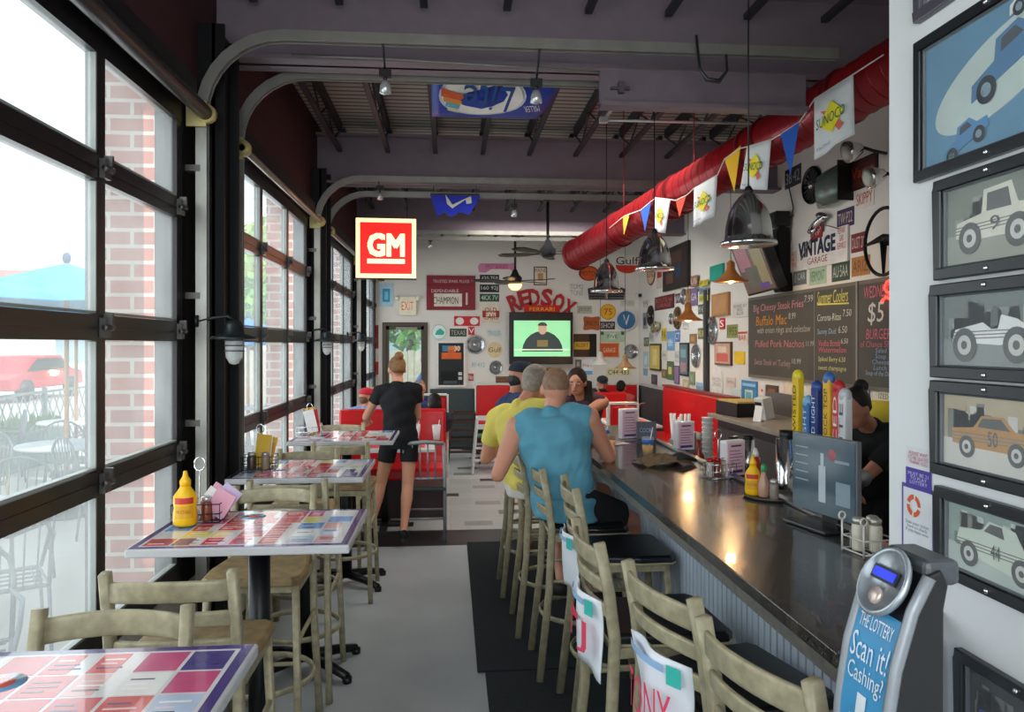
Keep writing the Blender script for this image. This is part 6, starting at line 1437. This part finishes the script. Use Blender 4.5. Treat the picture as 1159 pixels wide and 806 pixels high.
def car_frame(u0, v0, v1, yr, label, body, bgc, num, seed, fr='#23272b', mat=None, road='#a9a498', sc=.8, oval=False):
    a = onX(u0, v0, XP); b = onX(u0, v1, XP); y0, y1 = a.y, yr; W_ = y0-y1; H_ = a.z-b.z
    t = thing('framed_photo', label, 'picture frame', (XP, (y0+y1)/2, (a.z+b.z)/2), -PI/2, None)
    f = W_ and min(W_, H_)*.085; f = .026; m = MB(); FM = C(fr, .3, .1)
    for (x0, x1, z0, z1_) in ((-W_/2, W_/2, H_/2-f, H_/2), (-W_/2, W_/2, -H_/2, -H_/2+f), (-W_/2, -W_/2+f, -H_/2+f, H_/2-f), (W_/2-f, W_/2, -H_/2+f, H_/2-f)):
        m.bb((x0, -.022, z0), (x1, -.001, z1_), FM)
    for (x0, x1, z0, z1_) in ((-W_/2+f, W_/2-f, H_/2-f-.006, H_/2-f), (-W_/2+f, W_/2-f, -H_/2+f, -H_/2+f+.006), (-W_/2+f, -W_/2+f+.006, -H_/2+f, H_/2-f), (W_/2-f-.006, W_/2-f, -H_/2+f, H_/2-f)):
        m.bb((x0, -.014, z0), (x1, -.001, z1_), C('#4a5055', .4))
    m.build('frame', None, t, .003)
    for z in (H_/2-f*.5, -H_/2+f*.5): MB().ell((0, -.024, z), (.006, .005, .006), CHROME).build('screw', None, t)
    iw, ih = W_-2*f-.012, H_-2*f-.012
    if oval:
        m = MB(); m.bb((-iw/2, -.006, -ih/2), (iw/2, -.002, ih/2), C('#4f86a6', .5, var=.15, scale=6)); m.prism([(-.0+iw*.46*math.cos(2*PI*k/40)+.02, .01+ih*.30*math.sin(2*PI*k/40)+.12*iw*math.cos(2*PI*k/40)) for k in range(40)], -.008, -.006, C('#b9c9c4', .5)); m.build('photo_print', None, t)
        for (cx, cz, s, col) in ((.05, .03, .26, '#2f6f9c'), (-.09, -.11, .16, '#3f7fae'), (.12, .15, .15, '#dfe4e2')):
            c = MB(); D = C('#26313a', .5)
            def T(a, b, r=.12): return (cx+(a*math.cos(.3)-b*math.sin(.3))*s, cz+(a*math.sin(.3)+b*math.cos(.3))*s)
            c.prism([T(a, b) for a, b in [(-.5, -.12), (-.45, .02), (-.15, .06), (-.08, .22), (.18, .22), (.3, .08), (.5, .05), (.5, -.1)]], -.010, -.008, C(col, .5))
            c.prism([T(a, b) for a, b in [(-.06, .08), (-.02, .18), (.14, .18), (.2, .08)]], -.011, -.010, D)
            for wx in (-.3, .3):
                p0 = T(wx, -.12); c.prism([(p0[0]+.12*s*math.cos(2*PI*k/16), p0[1]+.12*s*math.sin(2*PI*k/16)) for k in range(16)], -.0115, -.0105, D); c.prism([(p0[0]+.06*s*math.cos(2*PI*k/16), p0[1]+.06*s*math.sin(2*PI*k/16)) for k in range(16)], -.0125, -.0115, C('#9fb4c0', .5))
            c.build('printed_car', None, t)
    else: car_picture(t, iw, ih, -.004, body, bgc, num, seed, road, sc)
    MB().bb((-iw/2, -.0125, -ih/2), (iw/2, -.0115, ih/2)).build('glass', clear_mat('picture_glass', (.8, .85, .88, 1), .06), t)
car_frame(1042, 50, 208, 1.30, 'large framed blue poster of racing cars in a white oval, topmost whole frame', None, None, None, 1, oval=True)
car_frame(1065, 206, 318, 1.38, 'framed sepia photo of race car number 9, below the large blue poster', '#d9d6c6', '#7f8478', '9', 2, road='#9a9c90')
car_frame(1061, 323, 427, 1.38, 'framed grey photo of a white open wheel racer with driver', '#e4e6e4', '#6c7472', None, 3, road='#858a88')
car_frame(1061, 430, 535, 1.38, 'framed photo of an orange brown stock car before a grandstand', '#b8843f', '#b9a88a', '50', 4, road='#cfccc4')
car_frame(1066, 548.6, 647, 1.38, 'framed faded green photo of a pale race car, lowest of the four car photos', '#cdd8c9', '#8fa39a', '44', 5, road='#b9c4bc')
car_frame(1089, 732, 845, 1.28, 'dark framed picture low on the white wall beside the kiosk', '#2d4f9a', '#202226', None, 6, road='#3a3c3e')
a = onX(1042, 28, XP); t = car_frame(1042, -90, 28, 1.40, 'framed picture cut off by the top edge of the photo', '#8f8aa0', '#b9bcc2', None, 7, fr='#55525c')
WALLS['P'] = ('x', XP)
t = sign('P', 1027, 508, 1056, 556, 'paper_notice', 'notice', 'white notice with purple lower half taped to the white wall', '#dfe1e4', '#b83a52', None, th=.002, extra=[(-1, -1, 1, .02, '#4a3a9a')])
W_, H_ = spot('P', 1027, 508, 1056, 556)[1:3]; lettering(t, 'PLEASE WAIT\nTO BE SEATED\nTHANK YOU', W_*.8, H_*.3, 0, H_*.26, -.005, C('#c04a60', .6)); lettering(t, 'MUST BE 21\nTO PLAY\nLOTTERY', W_*.8, H_*.28, 0, -H_*.22, -.005, C('#cfcaea', .6))
t = sign('P', 1022, 551, 1060, 628, 'paper_notice', 'notice', 'white notice with orange round logo and purple border below the purple notice', '#dcdfe4', '#555', None, border='#5a4a9a', th=.002)
W_, H_ = spot('P', 1022, 551, 1060, 628)[1:3]; m = MB(); n = 20
for k in range(n):
    a0, a1 = 2*PI*k/n, 2*PI*(k+1)/n
    if k % 5 == 4: continue
    m.add([(-W_*.1+r_*W_*math.cos(a_), -.0062, H_*.2+r_*W_*math.sin(a_)) for r_, a_ in ((.12, a0), (.21, a0), (.21, a1), (.12, a1))], [(0, 1, 2, 3)], C('#dc5a2e', .5))
m.build('orange_ring', None, t); lettering(t, 'Scan your ticket\nhere to check\nif you have won', W_*.7, H_*.18, -.0, -H_*.12, -.0062, C('#7a8088', .6))
# ================================================================ PEOPLE
def V(*a): return Vector(a)
def ik(a, t, l1, l2, pole):
    d = t-a; L = min(d.length, (l1+l2)*.995); d = d.normalized(); x = (l1*l1-l2*l2+L*L)/(2*L); h = math.sqrt(max(0, l1*l1-x*x))
    p = (pole-a); p = p-d*p.dot(d); p = p.normalized() if p.length > 1e-5 else d.orthogonal().normalized()
    return a+d*x+p*h, a+d*L
def limb(m, pts, rs, n=12):
    secs = []; ref = None
    P = []; Rr = []
    for i in range(len(pts)-1):
        for k in range(4): f = k/4; P.append(pts[i].lerp(pts[i+1], f)); Rr.append(rs[i]*(1-f)+rs[i+1]*f)
    P.append(pts[-1]); Rr.append(rs[-1]); m.tube(P, Rr, None, n); m.ell(P[0], (Rr[0],)*3); m.ell(P[-1], (Rr[-1],)*3)
    for i in range(1, len(pts)-1): m.ell(pts[i], (rs[i],)*3)
def axes(f, up):
    f = (f-up*f.dot(up)).normalized(); r = f.cross(up).normalized(); return r, f
def Mof(r, f, u): return Matrix(((r.x, f.x, u.x, 0), (r.y, f.y, u.y, 0), (r.z, f.z, u.z, 0), (0, 0, 0, 1)))
SKIN = lambda h: C(h, .5, var=.05, scale=6)
def person(label, hip, sh, face, head, look, hl, hr, kl, kr, al, ar, skin='#c79478', s=1.0, shirt=None, sleeve=.5, pants=None, plen=.5, hair='#3a2a20', hairkind='short', shoes='#17171a', vox=.009, bulk=1.0, el=None, er=None, shirt_low=0.0, feat=False, group=None, legs=True, hipface=None, headtilt=0.0):
    """hip, sh (mid shoulder), head (centre) world points; face, look directions; hands, knee hints, ankles."""
    root = thing('person', label, 'person', (hip.x, hip.y, 0)); O = Vector((hip.x, hip.y, 0))
    L = lambda p: p-O
    hip, sh, head = L(hip), L(sh), L(head); up = (sh-hip).normalized(); r, f = axes(face, up)
    hf = hipface or face; hr_, hf_ = axes(hf, V(0, 0, 1))
    B_ = bulk; sw = .185*s*B_**.5
    SL, SR = sh-r*sw-up*.03, sh+r*sw-up*.03
    body = MB()
    tl = (sh-hip).length
    def torso(m, g, lo=-.06, hi=1.02, top=1.0):
        sec = [(-.10, .12, .10), (0, .168, .118), (.25, .150, .108), (.5, .150, .108), (.75, .172, .118), (.92, .160, .10), (1.02, .09, .07)]
        out = []
        for a, rx, ry in sec:
            if a < lo: a = lo
            b = max(0, min(1, a*1.6)); rr = (hr_.lerp(r, b)).normalized(); ff = (hf_.lerp(f, b)).normalized()
            out.append((hip+up*tl*a, rr*(rx*s*B_+g), ff*(ry*s*B_+g)))
        m.loft(out, n=20)
    torso(body, 0)
    limb(body, [sh+up*-.02, sh*.35+head*.65], [.062*s, .052*s])
    limb(body, [SL+r*.05, SL], [.064*s*B_, .060*s*B_]); limb(body, [SR-r*.05, SR], [.064*s*B_, .060*s*B_])
    # head
    hu = V(0, 0, 1)+look*.0; hu = (hu+Vector((0, 0, 0))).normalized()
    lk = look.normalized(); hu2 = (V(0, 0, 1)-lk*lk.z).normalized(); hrr = lk.cross(hu2).normalized(); MH = Mof(hrr, lk, hu2)
    body.ell(head+hu2*.02*s-lk*.008*s, (.076*s, .095*s, .10*s), M=MH, n=20, m=14)
    body.ell(head-hu2*.055*s+lk*.022*s, (.056*s, .066*s, .062*s), M=MH)
    body.ell(head-hu2*.085*s+lk*.055*s, (.026*s, .022*s, .022*s), M=MH)
    body.ell(head+lk*.095*s-hu2*.012*s, (.013*s, .016*s, .026*s), M=MH)
    body.ell(head+lk*.100*s-hu2*.026*s, (.016*s, .014*s, .012*s), M=MH)
    for sx in (-1, 1): body.ell(head+hrr*sx*.079*s-hu2*.008*s-lk*.004*s, (.010*s, .019*s, .032*s), M=MH)
    # arms
    ua, fa = .285*s, .255*s; joints = {}
    for side, S0, H, hint in (('l', SL, L(hl), el), ('r', SR, L(hr), er)):
        hint = L(hint) if hint is not None else S0+V(0, 0, -.4)-f*.15
        e, w_ = ik(S0, H, ua, fa, hint); joints[side] = (S0, e, w_)
        limb(body, [S0, S0.lerp(e, .45), e], [.056*s*B_, .050*s*B_, .040*s]); limb(body, [e, e.lerp(w_, .3), w_], [.040*s, .042*s, .026*s])
        d = (w_-e).normalized(); side_v = d.cross(V(0, 0, 1)); side_v = side_v.normalized() if side_v.length > .2 else r.copy(); nrm = side_v.cross(d).normalized()
        # palm
        body.loft([(w_, side_v*.024*s, nrm*.018*s), (w_+d*.045*s, side_v*.038*s, nrm*.016*s), (w_+d*.088*s, side_v*.040*s, nrm*.013*s)], n=12)
        th = -1 if side == 'l' else 1
        for k in range(4):
            o = (-1.5+k)*.0185*s; ln = (.062, .074, .070, .054)[k]*s*(1) ; b0 = w_+d*.082*s+side_v*o; b1 = b0+(d*.9-nrm*.35).normalized()*ln*.5; b2 = b1+(d*.6-nrm*.8).normalized()*ln*.5
            limb(body, [b0, b1, b2], [.0088*s, .0082*s, .0068*s], 8)
        tv = side_v*(-th); b0 = w_+d*.03*s+tv*.028*s; b1 = b0+(d*.7+tv*.6-nrm*.2).normalized()*.035*s; b2 = b1+(d*.95+tv*.15-nrm*.3).normalized()*.03*s; limb(body, [b0, b1, b2], [.012*s, .0105*s, .0085*s], 8)
    # legs
    HL, HR = hip-hr_*.088*s, hip+hr_*.088*s; legj = []
    if legs:
        for H0, K, A_ in ((HL, kl, al), (HR, kr, ar)):
            k_, a_ = ik(H0, L(A_), .425*s, .415*s, L(K)); legj.append((H0, k_, a_))
            limb(body, [H0, H0.lerp(k_, .4), k_], [.088*s*B_, .078*s*B_**.7, .054*s]); limb(body, [k_, k_.lerp(a_, .3), k_.lerp(a_, .7), a_], [.052*s, .057*s, .040*s, .034*s])
            fd = (hf_ if True else f); body.loft([(a_+V(0, 0, -.02)-fd*.05*s, hr_*.03*s, V(0, 0, .03*s)), (a_+V(0, 0, -.045*s), hr_*.036*s, V(0, 0, .032*s)), (a_+fd*.10*s+V(0, 0, -.055*s), hr_*.044*s, V(0, 0, .022*s)), (a_+fd*.17*s+V(0, 0, -.062*s), hr_*.034*s, V(0, 0, .013*s))], n=12)
    body.build('body', SKIN(skin), root, remesh=vox)
    # shirt
    if shirt:
        m = MB(); torso(m, .021, lo=-.10-shirt_low, hi=1); hem = .022 if shirt_low else 0
        m.loft([(hip+up*tl*(-.05-shirt_low), hr_*(.182*s*B_+hem), hf_*(.134*s*B_+hem)), (hip+up*tl*.1, hr_*(.186*s*B_+hem*.6), hf_*(.140*s*B_+hem*.6))], n=20)
        for sd in ('l', 'r'):
            S0, e, w_ = joints[sd]; limb(m, [S0-(S0-sh)*.45, S0-(S0-sh)*(0 if sleeve > .1 else .14)], [.080*s*B_, (.074 if sleeve > .1 else .068)*s*B_])
            if sleeve > .1: 
                pth = [S0, S0.lerp(e, sleeve)] if sleeve <= 1 else [S0, e, e.lerp(w_, sleeve-1)]
                m.tube([S0, *( [S0.lerp(e, sleeve*.5), S0.lerp(e, sleeve)] if sleeve <= 1 else [S0.lerp(e, .5), e, e.lerp(w_, sleeve-1)])], [.070*s*B_, .066*s*B_, .064*s*B_] if sleeve <= 1 else [.070*s*B_, .06*s, .054*s, .044*s], n=14)
        limb(m, [sh-up*.03, sh+up*.005], [.086*s*B_, .070*s])
        o = m.build('shirt', C(shirt, .85, var=.10, scale=7, bump=.15), root, remesh=max(vox, .009))
        R = random.Random(1)
        for v in o.data.vertices:   # soft folds
            p = v.co; v.co += (V(p.x-hip.x, p.y-hip.y, 0).normalized() if (p-hip).length > .02 else V(0, 0, 0))*(.0045*math.sin(p.x*38+p.z*21)+.0035*math.sin(p.z*46-p.x*25+p.y*30))
    if pants:
        m = MB(); m.loft([(hip+up*.03*s, hr_*(.162*s*B_), hf_*(.125*s*B_)), (hip, hr_*(.182*s*B_), hf_*(.135*s*B_)), (hip-V(0, 0, .09*s), hr_*(.16*s*B_), hf_*(.125*s*B_))], n=20)
        for H0, k_, a_ in legj:
            if plen <= 1: m.tube([H0, H0.lerp(k_, plen*.5), H0.lerp(k_, plen)], [.104*s*B_, .098*s*B_, .090*s*B_**.5], n=16)
            else: limb(m, [H0, k_, k_.lerp(a_, plen-1)], [.102*s*B_, .072*s, .055*s])
        m.build('trousers' if plen > 1 else 'shorts', C(pants, .85, var=.1, bump=.1), root, remesh=max(vox, .009))
    if legs and shoes:
        for H0, k_, a_ in legj:
            m = MB(); fd = hf_; m.loft([(a_+V(0, 0, -.03)-fd*.062*s, hr_*.034*s, V(0, 0, .042*s)), (a_+V(0, 0, -.042*s), hr_*.044*s, V(0, 0, .045*s)), (a_+fd*.10*s+V(0, 0, -.055*s), hr_*.050*s, V(0, 0, .030*s)), (a_+fd*.185*s+V(0, 0, -.065*s), hr_*.036*s, V(0, 0, .018*s))], n=14)
            o = m.build('shoe', C(shoes, .6), root)
    # hair
    hc = head+hu2*.035*s-lk*.022*s; HM = C(hair, .6, var=.25, scale=40, bump=.3)
    m = MB()
    if hairkind == 'short': m.ell(hc, (.080*s, .094*s, .094*s), M=MH, n=20, m=14); m.ell(hc-hu2*.045*s-lk*.03*s, (.072*s, .06*s, .06*s), M=MH)
    if hairkind == 'buzz': m.ell(head+hu2*.030*s-lk*.014*s, (.0775*s, .093*s, .093*s), M=MH, n=20, m=14)
    if hairkind == 'bob':
        m.ell(hc, (.088*s, .102*s, .098*s), M=MH, n=20, m=14); m.ell(hc-hu2*.05*s-lk*.03*s, (.084*s, .075*s, .075*s), M=MH)
        for k in range(-3, 4): m.ell(hc-hu2*(.085+.012*(k%2))*s-lk*(.05-.01*abs(k))*s+hrr*k*.024*s, (.02*s, .02*s, .05*s), M=MH)
    if hairkind == 'long':
        m.ell(hc, (.088*s, .10*s, .098*s), M=MH, n=20, m=14)
        for k in range(-4, 5):
            b = hc+hrr*k*.024*s-lk*(.055-.008*abs(k))*s-hu2*.03; m.tube([b, b-hu2*.12*s-lk*.0, b-hu2*.24*s+lk*.02+hrr*k*.006], [.032*s, .034*s, .018*s], n=8)
    if hairkind == 'bun':
        m.ell(hc, (.082*s, .095*s, .094*s), M=MH, n=20, m=14); m.ell(hc+hu2*.075*s-lk*.08*s, (.046*s, .042*s, .042*s), M=MH); m.ell(hc-hu2*.04*s-lk*.03*s, (.072*s, .06*s, .05*s), M=MH)
    if m.v: m.build('hair', HM, root, remesh=.008)
    if hairkind in ('cap', 'capback'):
        m2 = MB(); m2.ell(head-hu2*.012*s-lk*.034*s, (.073*s, .072*s, .070*s), M=MH); m2.build('hair', HM, root, remesh=.008)
    return root, head, MH, hrr, lk, hu2
def cap(info, col, s=1, brim=True, back=False):
    root, head, MH, r, lk, u = info; m = MB(); c = head+u*.045*s-lk*.004*s
    vs = []; n = 24
    prof = [(1.0, -.02), (1.02, .0), (1.0, .3), (.9, .6), (.68, .85), (.35, .98), (0, 1.02)]
    T = Matrix.Translation(c) @ MH @ Matrix.Diagonal((.088*s, .104*s, .082*s, 1)); m.lathe(prof, n=n, M=T)
    o = m.build('cap', C(col, .8), root); o.modifiers.new('s', 'SOLIDIFY').thickness = .004
    d = -lk if back else lk
    m = MB(); m.loft([(c+d*.09*s-u*.002, r*.075*s, u*.006), (c+d*.13*s-u*.004*s, r*.070*s, u*.005), (c+d*.165*s-u*.012*s, r*.045*s, u*.004)], n=12); m.build('cap_brim', C(col, .8), root)
    MB().ell(c+u*.084*s, (.008, .008, .005)).build('cap_button', C(col, .8), root)
def face_marks(info, s=1, beard=None):
    root, head, MH, r, lk, u = info
    m = MB()
    for sx in (-1, 1): m.ell(head+r*sx*.031*s+lk*.086*s+u*.006*s, (.012*s, .006*s, .006*s), C('#f0ece6', .3), M=MH); m.ell(head+r*sx*.031*s+lk*.092*s+u*.006*s, (.006*s, .004*s, .006*s), C('#2a1c14', .3), M=MH)
    m.build('eyes', None, root)
    m = MB()
    for sx in (-1, 1): m.ell(head+r*sx*.032*s+lk*.088*s+u*.026*s, (.018*s, .005*s, .0035*s), C('#3b2a20', .6), M=MH)
    m.build('eyebrows', None, root)
    m = MB(); m.ell(head+lk*.082*s-u*.058*s, (.020*s, .010*s, .006*s), C('#a5524c', .4), M=MH); m.build('mouth', None, root)
    if beard: m = MB(); m.ell(head+lk*.03*s-u*.085*s, (.060*s, .062*s, .045*s), C(beard, .8), M=MH); m.build('beard', None, root, remesh=.008)
def D(x, y, z=0): return Vector((x, y, z)).normalized()
def at(u, v, Z): X = (u-510)*Z/850; return Vector((X, (Z-sn*X)/cs, EYE+(390-v)*Z/850))

# waitress, back to the camera
w = person('waitress seen from behind, black top and shorts, blond hair tied up', V(-.44, 6.62, .90), V(-.46, 6.62, 1.345), D(-.1, 1), V(-.47, 6.66, 1.50), D(-.35, 1, -.25),
       V(-.76, 6.92, 1.03), V(-.36, 6.95, .98), V(-.60, 6.8, .5), V(-.30, 6.8, .5), V(-.70, 6.55, .09), V(-.40, 6.42, .09), skin='#c98f72', s=.93, shirt='#121317', sleeve=.42, pants='#101014', plen=.52, hair='#7f5a36', hairkind='bun', shoes='#0f0f11', vox=.008, el=V(-.85, 6.35, .9), er=V(-.15, 6.4, .9), bulk=.88)
# man in blue sleeveless shirt
w = person('man in a blue sleeveless shirt and black shorts seen from behind at the bar', V(.61, 4.02, .87), V(.545, 4.03, 1.325), D(.15, 1), V(.575, 4.08, 1.475), D(.10, 1, -.08),
       V(.34, 4.30, 1.10), V(.93, 4.34, 1.13), V(.62, 4.6, .9), V(1.2, 4.1, .9), V(.62, 4.16, .40), V(.80, 4.02, .40), skin='#cc8f74', s=.98, shirt='#5a9ab0', sleeve=.06, pants='#16161a', plen=.72, hair='#8a6a52', hairkind='buzz', shoes='#2b2624', vox=.0075, bulk=1.12, el=V(.12, 3.95, .75), er=V(.98, 3.9, .75), shirt_low=.12, hipface=D(.9, .45))
# man in yellow
w = person('man in a yellow shirt with grey hair at the bar beside the blue shirt man', V(.49, 4.62, .87), V(.43, 4.70, 1.31), D(.6, .8), V(.55, 4.76, 1.47), D(.8, .6, -.1),
       V(.40, 4.98, 1.12), V(.90, 4.88, 1.12), V(.5, 5.1, .9), V(1.1, 4.7, .9), V(.50, 4.92, .42), V(.80, 4.62, .42), skin='#c68a6e', s=.98, shirt='#dccb62', sleeve=.62, pants='#cfc9c2', plen=.8, hair='#8f8377', hairkind='short', shoes='#55483c', vox=.009, bulk=.98, el=V(-.2, 4.5, .8), er=V(.9, 4.3, 1.1))
# navy man with cap
info = person('young man in a navy shirt and dark cap, in profile at the bar', V(.50, 5.32, .87), V(.44, 5.36, 1.31), D(1, .25), V(.515, 5.40, 1.475), D(1, .1, -.15),
       V(.88, 5.52, 1.11), V(.92, 5.28, 1.11), V(.9, 5.6, .9), V(1.0, 5.25, .9), V(.72, 5.5, .42), V(.74, 5.25, .42), skin='#b87f62', s=.98, shirt='#1d2f57', sleeve=.6, pants='#23262e', plen=1.6, hair='#1c1613', hairkind='cap', vox=.010)
cap(info, '#1b2230', .98); face_marks(info, .98)
# woman facing
info = person('woman with long dark hair and bare arms leaning on the far end of the bar', V(1.14, 6.45, .86), V(1.12, 6.36, 1.25), D(-.15, -1), V(1.06, 6.26, 1.40), D(-.4, -1, -.2),
       V(.92, 5.95, 1.13), V(.86, 5.86, 1.12), V(1.2, 6.1, .9), V(.9, 6.1, .9), V(1.15, 6.35, .42), V(.98, 6.35, .42), skin='#bd8468', s=.95, shirt='#4a3038', sleeve=.05, pants='#2a2a34', plen=1.5, hair='#1d1412', hairkind='long', vox=.009, el=V(1.6, 6.1, 1.0), er=V(.7, 6.5, 1.0))
face_marks(info, .95)
o = copy_tree(sp); place(o, (1.13, 6.45, 0), PI, 'bar stool under the long haired woman at the far end of the bar', 'ladder back bar stools along the bar')
# bartender
info = person('bartender with dark hair in a bun and black top, bending behind the bar', at(990, 560, 4.3), at(985, 485, 4.15), D(-.9, -.5, -.2), at(966, 463, 4.05), D(-.9, -.45, -.35),
       at(948, 565, 3.95), at(968, 575, 3.85), at(960, 640, 4.2), at(980, 640, 4.2), V(2.28, 3.78, .09), V(2.38, 3.62, .09), skin='#b87c62', s=.90, shirt='#0f0f12', sleeve=.75, pants='#101014', plen=1.9, hair='#17110f', hairkind='bun', vox=.009, el=at(975, 560, 4.3), er=at(1000, 560, 4.2))
# window booth family
info = person('child in a red cap and light blue shirt in the window booth', V(-.93, 8.45, .56), V(-.93, 8.43, .985), D(.15, 1), V(-.93, 8.46, 1.125), D(.75, .6, -.1),
       V(-1.0, 8.72, .80), V(-.75, 8.72, .80), V(-1.0, 8.8, .56), V(-.8, 8.8, .56), V(-.98, 8.72, .10), V(-.8, 8.72, .10), skin='#c9906f', s=.90, shirt='#7d9fcb', sleeve=.6, pants='#3a4a6a', plen=1.8, hair='#6a4a30', hairkind='capback', vox=.011)
cap(info, '#c2283a', .9)
person('dark haired person seen from behind in the window booth', V(-.22, 8.45, .56), V(-.20, 8.43, .93), D(-.2, 1), V(-.185, 8.47, 1.06), D(-.3, 1, -.1), V(-.35, 8.72, .80), V(-.1, 8.72, .80), V(-.3, 8.8, .56), V(-.15, 8.8, .56), V(-.3, 8.72, .10), V(-.15, 8.72, .10), skin='#b9876a', s=.88, shirt='#2f3440', sleeve=.6, pants='#2a2c34', plen=1.8, hair='#181413', hairkind='bob', vox=.011)
info = person('grey haired man in a dark blue shirt facing the camera in the window booth', V(-.38, 9.50, .58), V(-.38, 9.44, 1.02), D(.05, -1), V(-.385, 9.36, 1.16), D(.35, -1, -.35), V(-.25, 9.1, .80), V(-.5, 9.1, .80), V(-.3, 9.1, .56), V(-.5, 9.1, .56), V(-.3, 9.15, .10), V(-.5, 9.15, .10), skin='#b9775c', s=.97, shirt='#27375f', sleeve=.6, pants='#3a3c44', plen=1.8, hair='#6c6866', hairkind='short', vox=.011)
face_marks(info, .97)
info = person('blond person facing the camera by the glass in the window booth', V(-.95, 9.50, .56), V(-.95, 9.44, .94), D(.1, -1), V(-.95, 9.38, 1.07), D(.3, -1, -.2), V(-.85, 9.1, .80), V(-1.05, 9.1, .80), V(-.85, 9.1, .56), V(-1.05, 9.1, .56), V(-.85, 9.15, .10), V(-1.05, 9.15, .10), skin='#d09a7c', s=.92, shirt='#c98a74', sleeve=.6, pants='#3a3c44', plen=1.8, hair='#b9814c', hairkind='bob', vox=.011)
face_marks(info, .92)
# far booths on the right
info = person('bearded man in a dark cap facing the camera in the far booth', V(2.20, 11.25, .56), V(2.25, 11.2, .98), D(-.1, -1), V(2.27, 11.12, 1.13), D(-.1, -1, -.1), V(2.1, 10.9, .80), V(2.45, 10.9, .8), V(2.1, 10.85, .56), V(2.35, 10.85, .56), V(2.1, 10.95, .10), V(2.35, 10.95, .10), skin='#b98066', s=.97, shirt='#2b3038', sleeve=.6, pants='#2a2c34', plen=1.8, hair='#1c1512', hairkind='cap', vox=.012)
cap(info, '#23252a', .97); face_marks(info, .97, '#2a1c16')
person('person with short dark hair seated right of the bearded man', V(2.62, 11.35, .56), V(2.60, 11.3, .93), D(.4, .6), V(2.60, 11.3, 1.06), D(.5, .8, -.1), V(2.5, 11.0, .80), V(2.8, 11.0, .8), V(2.5, 10.95, .56), V(2.75, 10.95, .56), V(2.5, 11.0, .10), V(2.75, 11.0, .10), skin='#b98066', s=.9, shirt='#a8443f', sleeve=.6, pants='#2a2c34', plen=1.8, hair='#17120f', hairkind='short', vox=.012)
